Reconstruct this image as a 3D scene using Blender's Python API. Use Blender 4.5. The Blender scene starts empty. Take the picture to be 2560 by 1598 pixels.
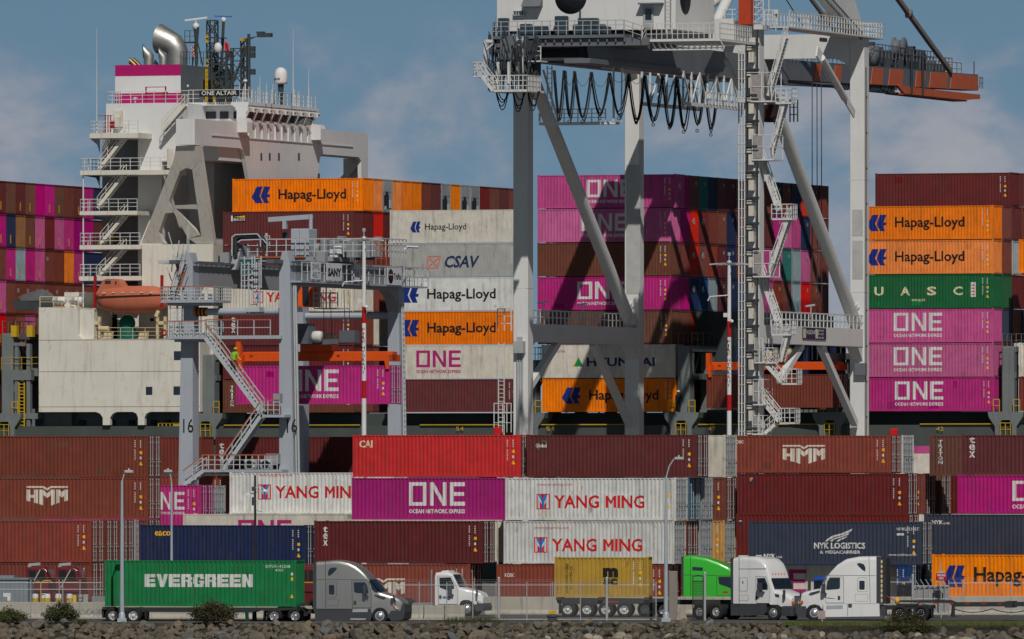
import bpy, bmesh, math, random
from mathutils import Vector, Matrix
random.seed(7)
R = math.radians
scene = bpy.context.scene
COL = scene.collection
# ---------------------------------------------------------------- camera, sky, sun, exposure
F, HC, YH = 27440.0, 9.0, 1190.0            # focal length in px of a 2560 px wide frame, eye height, horizon row
cam_d = bpy.data.cameras.new('camera'); cam = bpy.data.objects.new('camera', cam_d); COL.objects.link(cam)
cam.location = (0, 0, HC); cam.rotation_euler = (R(90), 0, 0)
cam_d.sensor_width = 36.0; cam_d.lens = F/2560*36.0
cam_d.shift_y = (YH-799)/2560
cam_d.clip_start = 10; cam_d.clip_end = 20000
scene.camera = cam
SUN_EL, SUN_AZ = 46.0, -8.0                 # sun behind the camera, a little to the right
sun_d = bpy.data.lights.new('sun', 'SUN'); sun = bpy.data.objects.new('sun', sun_d); COL.objects.link(sun)
sun_d.energy = 5.0; sun_d.angle = R(0.53); sun_d.color = (1.0, 0.955, 0.89)
S = Vector((-math.sin(R(SUN_AZ))*math.cos(R(SUN_EL)), -math.cos(R(SUN_AZ))*math.cos(R(SUN_EL)), math.sin(R(SUN_EL))))
sun.rotation_euler = S.to_track_quat('Z', 'Y').to_euler()
world = bpy.data.worlds.new('World'); scene.world = world; world.use_nodes = True
wn, wl = world.node_tree.nodes, world.node_tree.links
wn.clear()
def wnode(t, **k):
    n = wn.new(t)
    for a, b in k.items(): setattr(n, a, b)
    return n
tc = wnode('ShaderNodeTexCoord'); sep = wnode('ShaderNodeSeparateXYZ'); wl.new(tc.outputs['Generated'], sep.inputs[0])
zz = wnode('ShaderNodeMath', operation='MULTIPLY_ADD'); zz.inputs[1].default_value = 2.0; zz.inputs[2].default_value = 0.30
wl.new(sep.outputs['Z'], zz.inputs[0])
cmb = wnode('ShaderNodeCombineXYZ'); wl.new(sep.outputs['X'], cmb.inputs[0]); wl.new(sep.outputs['Y'], cmb.inputs[1]); wl.new(zz.outputs[0], cmb.inputs[2])
nrm = wnode('ShaderNodeVectorMath', operation='NORMALIZE'); wl.new(cmb.outputs[0], nrm.inputs[0])
sky = wnode('ShaderNodeTexSky', sky_type='NISHITA'); sky.sun_disc = False
sky.sun_elevation = R(SUN_EL); sky.sun_rotation = R(180+SUN_AZ); sky.air_density = 1.0; sky.dust_density = 0.6; sky.ozone_density = 1.5
wl.new(nrm.outputs[0], sky.inputs['Vector'])
# soft broken cumulus low over the horizon, as noise over the sky direction
mp = wnode('ShaderNodeMapping'); mp.inputs['Scale'].default_value = (1.0, 0.2, 1.6); mp.inputs['Location'].default_value = (0.3, 0.0, 0.0)
wl.new(tc.outputs['Generated'], mp.inputs['Vector'])
n1 = wnode('ShaderNodeTexNoise'); n1.inputs['Scale'].default_value = 34; n1.inputs['Detail'].default_value = 8; n1.inputs['Roughness'].default_value = 0.56; n1.inputs['Distortion'].default_value = 0.25
wl.new(mp.outputs[0], n1.inputs['Vector'])
elev = wnode('ShaderNodeMapRange'); elev.inputs['From Min'].default_value = 0.020; elev.inputs['From Max'].default_value = 0.045
elev.inputs['To Min'].default_value = 0.10; elev.inputs['To Max'].default_value = -0.14
wl.new(sep.outputs['Z'], elev.inputs['Value'])
addn = wnode('ShaderNodeMath', operation='ADD'); wl.new(n1.outputs['Fac'], addn.inputs[0]); wl.new(elev.outputs[0], addn.inputs[1])
crp = wnode('ShaderNodeValToRGB'); crp.color_ramp.elements[0].position = 0.45; crp.color_ramp.elements[1].position = 0.64
crp.color_ramp.interpolation = 'EASE'
wl.new(addn.outputs[0], crp.inputs[0])
tint = wnode('ShaderNodeMix', data_type='RGBA', blend_type='MULTIPLY'); tint.inputs['Factor'].default_value = 1.0
tint.inputs['B'].default_value = (0.86, 0.94, 0.80, 1)
wl.new(sky.outputs[0], tint.inputs['A'])
cl = wnode('ShaderNodeMix', data_type='RGBA')
c2 = wnode('ShaderNodeValToRGB'); c2.color_ramp.elements[0].position = 0.50; c2.color_ramp.elements[0].color = (2.75, 3.05, 3.85, 1); c2.color_ramp.elements[1].position = 0.72; c2.color_ramp.elements[1].color = (4.15, 4.2, 4.45, 1)
wl.new(addn.outputs[0], c2.inputs[0]); wl.new(c2.outputs[0], cl.inputs['B'])
cf = wnode('ShaderNodeMath', operation='MULTIPLY'); cf.inputs[1].default_value = 0.92
wl.new(crp.outputs[0], cf.inputs[0]); wl.new(cf.outputs[0], cl.inputs['Factor']); wl.new(tint.outputs['Result'], cl.inputs['A'])
bg = wnode('ShaderNodeBackground'); bg.inputs['Strength'].default_value = 0.05
# the lowest degrees of sky, seen through the telephoto lens, are the brightest; it deepens quickly above them
hz = wnode('ShaderNodeMapRange', interpolation_type='SMOOTHSTEP'); hz.inputs['From Min'].default_value = 0.05; hz.inputs['From Max'].default_value = 0.22
hz.inputs['To Min'].default_value = 3.0; hz.inputs['To Max'].default_value = 0.85; wl.new(sep.outputs['Z'], hz.inputs['Value'])
hv = wnode('ShaderNodeVectorMath', operation='SCALE'); wl.new(cl.outputs['Result'], hv.inputs[0]); wl.new(hz.outputs[0], hv.inputs['Scale'])
wl.new(hv.outputs[0], bg.inputs['Color'])
wo = wnode('ShaderNodeOutputWorld'); wl.new(bg.outputs[0], wo.inputs['Surface'])
vs = scene.view_settings
scene.display_settings.display_device = 'sRGB'
vs.view_transform = 'Standard'; vs.look = 'None'; vs.exposure = -0.75; vs.gamma = 1.0; vs.use_curve_mapping = False
scene.cycles.max_bounces = 6; scene.cycles.diffuse_bounces = 3; scene.cycles.glossy_bounces = 3; scene.cycles.transparent_max_bounces = 12

# ---------------------------------------------------------------- the port's own axes: u along the quay, n across it, z up
TH = R(19.5); CT, ST = math.cos(TH), math.sin(TH)
U = Vector((CT, -ST, 0)); N = Vector((ST, CT, 0))
def W(u, n, z=0.0): return U*u + N*n + Vector((0, 0, z))
def un(px, n):                              # where the sight line of column px meets the vertical plane n
    k = (px-1280)/F; d = n/(ST*k+CT)
    return d*(CT*k-ST), d
def uz(px, py, n):
    u, d = un(px, n)
    return u, HC+(YH-py)/F*d
def at(px, d, z=0.0): return Vector(((px-1280)/F*d, d, z))
def zat(py, d): return HC+(YH-py)/F*d

# ---------------------------------------------------------------- materials
MATS = {}
def srgb(r, g, b):
    return tuple(((c/255)/12.92 if c/255 <= 0.04045 else ((c/255+0.055)/1.055)**2.4) for c in (r, g, b))
def mat(name, col, rough=0.55, metal=0.0, var=0.12, scale=1.2, rust=0.0, streak=0.0, rnd=0.0, spec=0.17, rustcol=(0.13, 0.045, 0.018), bump=0.0, coat=0.0, dirt=(0.06, 0.05, 0.04)):
    if name in MATS: return MATS[name]
    m = bpy.data.materials.new(name); m.use_nodes = True
    nt = m.node_tree; nd, lk = nt.nodes, nt.links
    b = nd['Principled BSDF']
    b.inputs['Roughness'].default_value = rough; b.inputs['Metallic'].default_value = metal
    b.inputs['Specular IOR Level'].default_value = spec
    if coat: b.inputs['Coat Weight'].default_value = coat; b.inputs['Coat Roughness'].default_value = 0.08
    t = nd.new('ShaderNodeTexCoord')
    oi = nd.new('ShaderNodeObjectInfo')
    off = nd.new('ShaderNodeVectorMath'); off.operation = 'MULTIPLY_ADD'
    cx = nd.new('ShaderNodeCombineXYZ')
    for i in range(3): lk.new(oi.outputs['Random'], cx.inputs[i])
    off.inputs[1].default_value = (57, 31, 43)
    lk.new(cx.outputs[0], off.inputs[0]); lk.new(t.outputs['Object'], off.inputs[2])
    def noise(sc, mapscale=None, detail=5, rough_=0.6):
        n = nd.new('ShaderNodeTexNoise'); n.inputs['Scale'].default_value = sc; n.inputs['Detail'].default_value = detail; n.inputs['Roughness'].default_value = rough_
        if mapscale:
            mpp = nd.new('ShaderNodeMapping'); mpp.inputs['Scale'].default_value = mapscale
            lk.new(off.outputs[0], mpp.inputs[0]); lk.new(mpp.outputs[0], n.inputs['Vector'])
        else: lk.new(off.outputs[0], n.inputs['Vector'])
        return n.outputs['Fac']
    def mixc(fac, a, bcol, blend='MIX'):
        x = nd.new('ShaderNodeMix'); x.data_type = 'RGBA'; x.blend_type = blend
        if isinstance(fac, (int, float)): x.inputs['Factor'].default_value = fac
        else: lk.new(fac, x.inputs['Factor'])
        for s, v in (('A', a), ('B', bcol)):
            if isinstance(v, tuple): x.inputs[s].default_value = (*v, 1)
            else: lk.new(v, x.inputs[s])
        return x.outputs['Result']
    def ramp(fac, lo, hi, top=1.0):
        r = nd.new('ShaderNodeMapRange'); r.inputs['From Min'].default_value = lo; r.inputs['From Max'].default_value = hi; r.inputs['To Max'].default_value = top
        r.clamp = True; lk.new(fac, r.inputs['Value']); return r.outputs[0]
    c = mixc(ramp(noise(scale), 0.25, 0.75), tuple(x*(1-var) for x in col), tuple(min(x*(1+var), 1) for x in col))
    if rnd:
        hs = nd.new('ShaderNodeHueSaturation')
        for inp, amt, base, seedmul in (('Value', rnd, 1.0, 1.0), ('Saturation', rnd*0.8, 1.0, 7.31), ('Hue', rnd*0.04, 0.5, 3.77)):
            fr = nd.new('ShaderNodeMath'); fr.operation = 'MULTIPLY'; fr.inputs[1].default_value = seedmul*10; lk.new(oi.outputs['Random'], fr.inputs[0])
            f2 = nd.new('ShaderNodeMath'); f2.operation = 'FRACT'; lk.new(fr.outputs[0], f2.inputs[0])
            mr = nd.new('ShaderNodeMapRange'); mr.inputs['To Min'].default_value = base-amt; mr.inputs['To Max'].default_value = base+amt
            lk.new(f2.outputs[0], mr.inputs['Value']); lk.new(mr.outputs[0], hs.inputs[inp])
        lk.new(c, hs.inputs['Color']); c = hs.outputs['Color']
    if streak:
        c = mixc(ramp(noise(0.33, (1, 1, 1.6), 3), 0.38, 0.72, 0.30 if rnd else 0.0), c, tuple(0.72*x+0.012 for x in col))
        c = mixc(ramp(noise(1.0, (9, 9, 1.1), 3, 0.75), 0.66, 0.73, 0.30 if rnd else 0.1), c, tuple(min(1.2*x+0.03, 0.8) for x in col))
        c = mixc(ramp(noise(1.0, (3.2, 3.2, 0.28)), 0.52, 0.74, streak), c, dirt)
    if rust:
        f = nd.new('ShaderNodeMath'); f.operation = 'MULTIPLY'
        lk.new(ramp(noise(2.3, (1, 1, 0.45), 8, 0.7), 0.575, 0.68), f.inputs[0]); lk.new(ramp(noise(0.5), 0.42, 0.66, rust), f.inputs[1])
        c = mixc(f.outputs[0], c, rustcol)
    lk.new(c, b.inputs['Base Color'])
    if bump:
        bn = nd.new('ShaderNodeBump'); bn.inputs['Strength'].default_value = bump; bn.inputs['Distance'].default_value = 0.05
        lk.new(noise(scale*6, None, 6), bn.inputs['Height']); lk.new(bn.outputs[0], b.inputs['Normal'])
    MATS[name] = m
    return m
def paint(name, col, rust=0.35, streak=0.42, **k):
    return mat('paint_'+name, col, rough=0.5, rust=rust, streak=streak, rnd=k.pop('rnd', 0.10), var=0.16, **k)
CP = {
 'brown': (0.180, 0.048, 0.034), 'brown2': (0.155, 0.060, 0.040), 'rustred': (0.222, 0.048, 0.029), 'maroon': (0.125, 0.026, 0.028),
 'darkred': (0.150, 0.014, 0.013), 'red': (0.60, 0.020, 0.013), 'magenta': (0.46, 0.010, 0.185), 'deepmagenta': (0.34, 0.006, 0.165), 'pink': (0.50, 0.085, 0.255),
 'orange': (0.86, 0.215, 0.010), 'cream': (0.64, 0.60, 0.52), 'white': (0.62, 0.62, 0.60), 'grey': (0.42, 0.42, 0.40), 'green': (0.016, 0.115, 0.042),
 'leafgreen': (0.002, 0.19, 0.055), 'navy': (0.016, 0.027, 0.075), 'slate': (0.040, 0.050, 0.080), 'blue': (0.022, 0.06, 0.18), 'teal': (0.015, 0.16, 0.14),
 'steelblue': (0.06, 0.16, 0.22), 'yellow': (0.44, 0.265, 0.045), 'tan': (0.30, 0.145, 0.065), 'paleblue': (0.25, 0.33, 0.36), 'lightgrey': (0.36, 0.38, 0.40), 'amber': (0.60, 0.33, 0.09)}
for k_, v_ in CP.items(): paint(k_, v_, rust=0.75 if k_ in ('cream', 'white', 'lightgrey', 'amber') else 0.7)
def P_(c): return MATS['paint_'+c]
M_steel = mat('galvanised_steel', (0.45, 0.46, 0.47), 0.45, 0.3)
M_dark = mat('dark_steel', (0.035, 0.037, 0.04), 0.6)
M_black = mat('black_rubber', (0.018, 0.018, 0.019), 0.75, var=0.2)
M_void = mat('dark_hollow', (0.008, 0.008, 0.009), 0.9)
M_lw = mat('lettering_white', (0.62, 0.62, 0.60), 0.5, streak=0.5, dirt=(0.26, 0.22, 0.21), var=0.12)
M_lb = mat('lettering_black', (0.018, 0.015, 0.015), 0.5)
M_lblue = mat('lettering_blue', (0.012, 0.03, 0.20), 0.5)
M_lred = mat('lettering_red', (0.55, 0.016, 0.018), 0.5)
M_lmag = mat('lettering_magenta', (0.40, 0.02, 0.16), 0.5)
M_lnavy = mat('lettering_navy', (0.02, 0.035, 0.10), 0.5)
M_lyel = mat('lettering_yellow', (0.80, 0.42, 0.02), 0.5)
M_lgreen = mat('lettering_green', (0.01, 0.22, 0.06), 0.5)
M_lsal = mat('lettering_salmon', (0.62, 0.13, 0.07), 0.5)
M_lcream = mat('lettering_cream', (0.62, 0.55, 0.38), 0.5)

# ---------------------------------------------------------------- mesh builder
class MB:
    def __init__(s): s.v, s.f, s.m, s.cur, s.sm = [], [], [], 0, []
    def add(s, vs_, fs, smooth=False):
        o = len(s.v); s.v += [tuple(p) for p in vs_]
        for f in fs: s.f.append([i+o for i in f]); s.m.append(s.cur); s.sm.append(smooth)
        return s
    def box(s, x0, x1, y0, y1, z0, z1):
        return s.add([(x0,y0,z0),(x1,y0,z0),(x1,y1,z0),(x0,y1,z0),(x0,y0,z1),(x1,y0,z1),(x1,y1,z1),(x0,y1,z1)],
              [(0,3,2,1),(4,5,6,7),(0,1,5,4),(1,2,6,5),(2,3,7,6),(3,0,4,7)])
    def cbox(s, c, sx, sy, sz): return s.box(c[0]-sx/2, c[0]+sx/2, c[1]-sy/2, c[1]+sy/2, c[2]-sz/2, c[2]+sz/2)
    def bbox(s, x0, x1, y0, y1, z0, z1, b=0.05):      # box with chamfered upright and top edges
        pts = [(x0+b,y0),(x1-b,y0),(x1,y0+b),(x1,y1-b),(x1-b,y1),(x0+b,y1),(x0,y1-b),(x0,y0+b)]
        xc, yc = (x0+x1)/2, (y0+y1)/2
        top = [(xc+(p[0]-xc)*(1-2*b/max(x1-x0,1e-3)), yc+(p[1]-yc)*(1-2*b/max(y1-y0,1e-3))) for p in pts]
        v = [(p[0],p[1],z0) for p in pts]+[(p[0],p[1],z1-b) for p in pts]+[(p[0],p[1],z1) for p in top]
        f = [tuple(range(7,-1,-1)), tuple(range(16,24))]
        for k in (0, 8):
            for i in range(8): j = (i+1)%8; f.append((k+i, k+j, k+8+j, k+8+i))
        return s.add(v, f)
    def beam(s, p, q, w, h, up=(0,0,1)):
        p, q = Vector(p), Vector(q); d = (q-p)
        if d.length < 1e-6: return s
        d.normalize(); up = Vector(up)
        a = d.cross(up)
        if a.length < 1e-4: a = d.cross(Vector((1,0,0)))
        a.normalize(); b = a.cross(d).normalized()
        a *= w/2; b *= h/2
        vs_ = [p-a-b, p+a-b, p+a+b, p-a+b, q-a-b, q+a-b, q+a+b, q-a+b]
        return s.add(vs_, [(0,1,2,3),(7,6,5,4),(0,4,5,1),(1,5,6,2),(2,6,7,3),(3,7,4,0)])
    def tube(s, p, q, r, seg=10, r2=None, caps=True):
        p, q = Vector(p), Vector(q); d = (q-p)
        if d.length < 1e-6: return s
        d.normalize(); r2 = r if r2 is None else r2
        a = d.cross(Vector((0,0,1)))
        if a.length < 1e-3: a = d.cross(Vector((1,0,0)))
        a.normalize(); b = d.cross(a)
        vs_ = []
        for c, rr in ((p, r), (q, r2)):
            for i in range(seg):
                t = 2*math.pi*i/seg; vs_.append(c+a*(rr*math.cos(t))+b*(rr*math.sin(t)))
        fs = [(i, (i+1)%seg, seg+(i+1)%seg, seg+i) for i in range(seg)]
        s.add(vs_, fs, True)
        if caps: s.add(vs_, [tuple(range(seg-1,-1,-1)), tuple(range(seg, 2*seg))])
        return s
    def path(s, pts, r, seg=6):
        for a, b in zip(pts[:-1], pts[1:]): s.tube(a, b, r, seg)
        return s
    def wire(s, pts, r):                               # thin square-section bars along a polyline
        for a, b in zip(pts[:-1], pts[1:]): s.beam(a, b, 2*r, 2*r)
        return s
    def prism(s, pts, axis, a0, a1):
        # polygon pts (2D) extruded along an axis: 'y': pts=(x,z); 'x': pts=(y,z); 'z': pts=(x,y)
        def mk(p, a): return {'y': (p[0], a, p[1]), 'x': (a, p[0], p[1]), 'z': (p[0], p[1], a)}[axis]
        n = len(pts); v = [mk(p, a0) for p in pts]+[mk(p, a1) for p in pts]
        f = [tuple(range(n)), tuple(range(2*n-1, n-1, -1))]+[(i, n+i, n+(i+1)%n, (i+1)%n) for i in range(n)]
        return s.add(v, f)
    def lathe(s, prof, seg=16, c=(0,0,0), axis='z', smooth=True, a0=0.0, a1=2*math.pi):
        full = abs(a1-a0-2*math.pi) < 1e-6
        m = seg if full else seg+1
        v = []
        for (r, h) in prof:
            for i in range(m):
                t = a0+(a1-a0)*i/seg; x, y = r*math.cos(t), r*math.sin(t)
                p = {'z': (x, y, h), 'y': (x, h, y), 'x': (h, x, y)}[axis]
                v.append((p[0]+c[0], p[1]+c[1], p[2]+c[2]))
        f = []
        for k in range(len(prof)-1):
            for i in range(m if full else m-1):
                j = (i+1)%m; f.append((k*m+i, k*m+j, (k+1)*m+j, (k+1)*m+i))
        return s.add(v, f, smooth)
    def grid(s, rows, smooth=True, close=False):        # rows of points
        m = len(rows[0]); v = [p for r_ in rows for p in r_]; f = []
        for k in range(len(rows)-1):
            for i in range(m if close else m-1):
                j = (i+1)%m; f.append((k*m+i, k*m+j, (k+1)*m+j, (k+1)*m+i))
        return s.add(v, f, smooth)
    def mesh(s, name):
        me = bpy.data.meshes.new(name); me.from_pydata([tuple(p) for p in s.v], [], s.f)
        me.polygons.foreach_set('material_index', s.m); me.polygons.foreach_set('use_smooth', s.sm)
        me.update()
        bm = bmesh.new(); bm.from_mesh(me); bmesh.ops.recalc_face_normals(bm, faces=bm.faces); bm.to_mesh(me); bm.free()
        return me
    def obj(s, name, mats, parent=None):
        if not s.v: return None
        return mesh_obj(name, s.mesh(name), mats, parent)
def mesh_obj(name, me, mats, parent=None):
    o = bpy.data.objects.new(name, me); COL.objects.link(o)
    if mats is not None:
        if not isinstance(mats, (list, tuple)): mats = [mats]
        if len(me.materials) == 0:
            for m_ in mats: me.materials.append(m_)
        else:
            for i, m_ in enumerate(mats): o.material_slots[i].link = 'OBJECT'; o.material_slots[i].material = m_
    if parent is not None: o.parent = parent
    return o
def tag(o, label=None, cat=None, group=None, kind=None):
    if label: o['label'] = label
    if cat: o['category'] = cat
    if group: o['group'] = group
    if kind: o['kind'] = kind
    return o
def thing(name, label, cat, loc=(0,0,0), rz=None, group=None):
    o = bpy.data.objects.new(name, None); COL.objects.link(o); o.location = loc
    o.rotation_euler = (0, 0, -TH if rz is None else rz); o.empty_display_size = 0.5
    return tag(o, label, cat, group)
def structure(o): o['kind'] = 'structure'; return o
def port_thing(name, label, cat, u, n, z=0.0, group=None): return thing(name, label, cat, W(u, n, z), None, group)
def copy_tree(o, parent=None):
    c = o.copy(); COL.objects.link(c)
    if parent is not None: c.parent = parent
    for ch in list(o.children): copy_tree(ch, c)
    return c
# railing: posts and horizontal bars along a polyline of floor points
def railing(mb, pts, h=1.1, step=1.5, r=0.03, bars=2, rt=None):
    pts = [Vector(p) for p in pts]
    for k in range(bars):
        zz_ = h*(k+1)/bars
        rr = (rt or r) if k == bars-1 else r*0.8
        for a, b in zip(pts[:-1], pts[1:]): mb.beam(a+Vector((0,0,zz_)), b+Vector((0,0,zz_)), 2*rr, 2*rr)
    for a, b in zip(pts[:-1], pts[1:]):
        m = max(1, round((b-a).length/step))
        for i in range(m+1):
            p = a.lerp(b, i/m); mb.beam(p, p+Vector((0,0,h)), 2*r, 2*r)
def stair(mb, a, b, w, wdir, tread=0.25, rail=1.0, r=0.03, mb_rail=None):
    a, b, wd = Vector(a), Vector(b), Vector(wdir).normalized()*w/2
    for sgn in (-1, 1):
        mb.beam(a+wd*sgn, b+wd*sgn, 0.06, 0.28)
        if rail:
            q = mb_rail or mb
            for hh in (rail*0.5, rail): q.beam(a+wd*sgn+Vector((0,0,hh)), b+wd*sgn+Vector((0,0,hh)), 2*r, 2*r)
            m = max(2, round((b-a).length/1.3))
            for i in range(m+1):
                p = a.lerp(b, i/m)+wd*sgn; q.beam(p, p+Vector((0,0,rail)), 2*r, 2*r)
    m = max(2, int(abs(b.z-a.z)/tread))
    for i in range(m):
        p = a.lerp(b, (i+0.5)/m)
        mb.beam(p-wd, p+wd, 0.22, 0.04)
def ladder(mb, a, b, w, wdir, step=0.35, r=0.03, cage=False):
    a, b, wd = Vector(a), Vector(b), Vector(wdir).normalized()*w/2
    for sgn in (-1, 1): mb.beam(a+wd*sgn, b+wd*sgn, 2*r, 2*r)
    m = max(2, int((b-a).length/step))
    for i in range(m):
        p = a.lerp(b, (i+0.5)/m); mb.beam(p-wd, p+wd, r*1.4, r*1.4)

# ---------------------------------------------------------------- lettering
TXT = {}
def text2d(s, bold=0.0):
    if 'M' in s and bold:                              # the font's bold M folds over itself: draw it by hand
        key = (s, bold, 'm')
        if key not in TXT:
            v, f = [], []
            for i, ch in enumerate(s):
                if ch == ' ': continue
                right = max(p[0] for p in text2d(s[:i+1])[0])
                if ch == 'M':
                    g0 = text2d('M')[0]; w = max(p[0] for p in g0)-min(p[0] for p in g0); t = 0.10+2*bold
                    a, b = [(0,0),(t,0),(t,.46),(w/2,.18),(w-t,.46),(w-t,0),(w,0),(w,.68),(w-t*.9,.68),(w/2,.40),(t*.9,.68),(0,.68)], [tuple(range(12))]
                else: a, b = text2d(ch, bold)
                dx = right-max(p[0] for p in a)+bold
                f += [tuple(k+len(v) for k in q) for q in b]; v += [(p[0]+dx, p[1]) for p in a]
            TXT[key] = (v, f)
        return TXT[key]
    key = (s, bold)
    if key not in TXT:
        cu = bpy.data.curves.new('text', 'FONT'); cu.body = s; cu.size = 1.0; cu.resolution_u = 2; cu.offset = bold; cu.fill_mode = 'FRONT'
        o = bpy.data.objects.new('text', cu); COL.objects.link(o)
        dg = bpy.context.evaluated_depsgraph_get(); dg.update()
        me = bpy.data.meshes.new_from_object(o.evaluated_get(dg))
        vs_ = [(v.co.x, v.co.y) for v in me.vertices]; fs = [tuple(p.vertices) for p in me.polygons]
        COL.objects.unlink(o); bpy.data.objects.remove(o); bpy.data.curves.remove(cu); bpy.data.meshes.remove(me)
        TXT[key] = (vs_, fs)
    return TXT[key]
def fit(shape, x, z, w, h):
    vs_, fs = shape
    x0, x1 = min(v[0] for v in vs_), max(v[0] for v in vs_); y0, y1 = min(v[1] for v in vs_), max(v[1] for v in vs_)
    return [(x+(v[0]-x0)/max(x1-x0,1e-6)*w, z+(v[1]-y0)/max(y1-y0,1e-6)*h) for v in vs_], fs
def polys(*ps):
    v, f = [], []
    for p in ps: f.append(tuple(range(len(v), len(v)+len(p)))); v += list(p)
    return v, f
def T(s, x, z, w, h, bold=0.0): return fit(text2d(s, bold), x, z, w, h)
def Tv(s, x, ztop, w, h, gap, bold=0.0):             # letters stacked downwards
    v, f = [], []; zc = ztop
    for ch in s:
        if ch == ' ': zc -= h*0.6; continue
        ww = w*(0.35 if ch in 'Iil' else 1.0)
        hh = h
        a, b = T(ch, x+(w-ww)/2, zc-hh, ww, hh, bold)
        f += [tuple(i+len(v) for i in q) for q in b]; v += a; zc -= h+gap
    return v, f
def rects(*rs): return polys(*[[(a,c),(b,c),(b,d),(a,d)] for a,b,c,d in rs])
def merge(*shapes):
    v, f = [], []
    for a, b in shapes: f += [tuple(i+len(v) for i in q) for q in b]; v += list(a)
    return v, f
# ---------------------------------------------------------------- shipping containers
PER = 0.278
def prof(x, L, kind):
    if kind == 'reefer':
        t = ((x+L-0.18)/0.30) % 1.0; return 0.018 if 0.1 < t < 0.9 else 0.030
    t = ((x+L-0.18)/PER) % 1.0
    if t < 0.27: return 0.012
    if t < 0.5: return 0.012+0.048*(t-0.27)/0.23
    if t < 0.77: return 0.060
    return 0.060-0.048*(t-0.77)/0.23
def breaks(L, kind):
    a = -L+0.18; out = []; fr = (0.0, 0.27, 0.5, 0.77) if kind != 'reefer' else (0.09, 0.11, 0.89, 0.91); p = PER if kind != 'reefer' else 0.30
    k = 0
    while True:
        for f_ in fr:
            x = a+(k+f_)*p
            if x > -0.18: return out
            out.append(x)
        k += 1
CM = {}
WID = 2.438
def container_mesh(L, H, kind, end):
    key = (L, H, kind, end)
    if key in CM: return CM[key]
    b = MB()
    xs = [-L+0.18]+[x for x in breaks(L, kind) if x > -L+0.181]+[-0.18]
    zb, zt = 0.17, H-0.10
    v = []
    for x in xs:
        y = prof(x+1e-5, L, kind); v += [(x, y, zb), (x, y, zt)]
    b.add(v, [(2*i, 2*i+2, 2*i+3, 2*i+1) for i in range(len(xs)-1)])
    b.add([(-L, WID-0.02, 0.1), (0, WID-0.02, 0.1), (0, WID-0.02, H-0.05), (-L, WID-0.02, H-0.05)], [(0, 3, 2, 1)])
    # frame: corner posts, rails, castings
    for x0, x1 in ((-L, -L+0.17), (-0.17, 0)):
        for y0, y1 in ((0, 0.12), (WID-0.12, WID)):
            b.box(x0+0.01, x1-0.01, y0+0.008, y1-0.008, 0.12, H-0.12)
            b.box(x0, x1, y0, y1, 0, 0.12); b.box(x0, x1, y0, y1, H-0.12, H)
    b.box(-L+0.17, -0.17, 0.004, 0.08, 0.02, 0.17); b.box(-L+0.17, -0.17, 0.006, 0.07, H-0.10, H-0.03)
    b.box(-L+0.02, -0.02, 0.08, WID-0.08, H-0.09, H-0.045)
    b.box(-L+0.02, -0.02, 0.10, WID-0.10, 0.05, 0.14)
    # left end wall
    b.box(-L+0.03, -L+0.06, 0.12, WID-0.12, 0.14, H-0.09)
    if end == 'wall':       # corrugated end wall
        ys = []; y = 0.12; k = 0
        while y < WID-0.14:
            for f_, xx in ((0.0, -0.02), (0.27, -0.02), (0.5, -0.065), (0.77, -0.065)):
                yy = 0.12+(k+f_)*0.244
                if yy < WID-0.12: ys.append((yy, xx))
            k += 1; y = 0.12+k*0.244
        ys.append((WID-0.12, -0.02))
        v = []
        for (yy, xx) in ys: v += [(xx, yy, 0.15), (xx, yy, H-0.10)]
        b.add(v, [(2*i, 2*i+2, 2*i+3, 2*i+1) for i in range(len(ys)-1)])
        b.box(-0.06, -0.006, 0.12, WID-0.12, 0.02, 0.15); b.box(-0.06, -0.006, 0.12, WID-0.12, H-0.10, H-0.01)
    else:
        b.box(-0.12, -0.06, 0.12, WID-0.12, 0.12, H-0.09)
        b.box(-0.10, -0.01, 0.12, WID-0.12, 0.02, 0.12); b.box(-0.10, -0.01, 0.12, WID-0.12, H-0.12, H-0.01)
    CM[key] = b.mesh('container_body'); return CM[key]
def door_mesh(H):
    if ('door', H) in CM: return CM[('door', H)]
    b = MB()
    for y0, y1 in ((0.14, 1.21), (1.23, 2.30)):
        b.box(-0.055, -0.03, y0, y1, 0.16, H-0.16)
        for k in range(5):
            z = 0.35+k*(H-0.75)/4.5; b.box(-0.03, -0.012, y0+0.08, y1-0.08, z, z+0.22)
    CM[('door', H)] = b.mesh('container_door'); return CM[('door', H)]
def bar_mesh(H):
    if ('bar', H) in CM: return CM[('bar', H)]
    b = MB(); b.tube((0.02, 0, 0.06), (0.02, 0, H-0.06), 0.028, 6)
    for z in (0.14, 0.75, 1.25, H-0.5, H-0.14): b.box(-0.01, 0.045, -0.07, 0.07, z-0.05, z+0.05)
    b.box(0.03, 0.055, -0.03, 0.34, 1.05, 1.10)
    CM[('bar', H)] = b.mesh('locking_bar'); return CM[('bar', H)]
def reefer_unit_mesh(H):                               # cooling machinery on a reefer's end
    if ('ru', H) in CM: return CM[('ru', H)]
    b = MB(); b.cur = 0
    b.box(-0.05, -0.02, 0.14, WID-0.14, 0.15, H-0.12)
    b.box(-0.02, 0.0, 0.22, WID-0.22, H*0.62, H-0.25); b.cur = 1
    b.box(-0.02, 0.01, 0.35, 1.55, 0.35, H*0.52); b.lathe([(0.0, 0.015), (0.42, 0.02)], 14, (0.0, 1.0, H*0.5), 'x'); b.cur = 2
    b.box(-0.02, 0.02, 1.65, 2.15, 0.4, 1.1); b.box(-0.02, 0.02, 0.4, 0.9, 0.25, 0.55)
    CM[('ru', H)] = b.mesh('cooling_unit'); return CM[('ru', H)]
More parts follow.
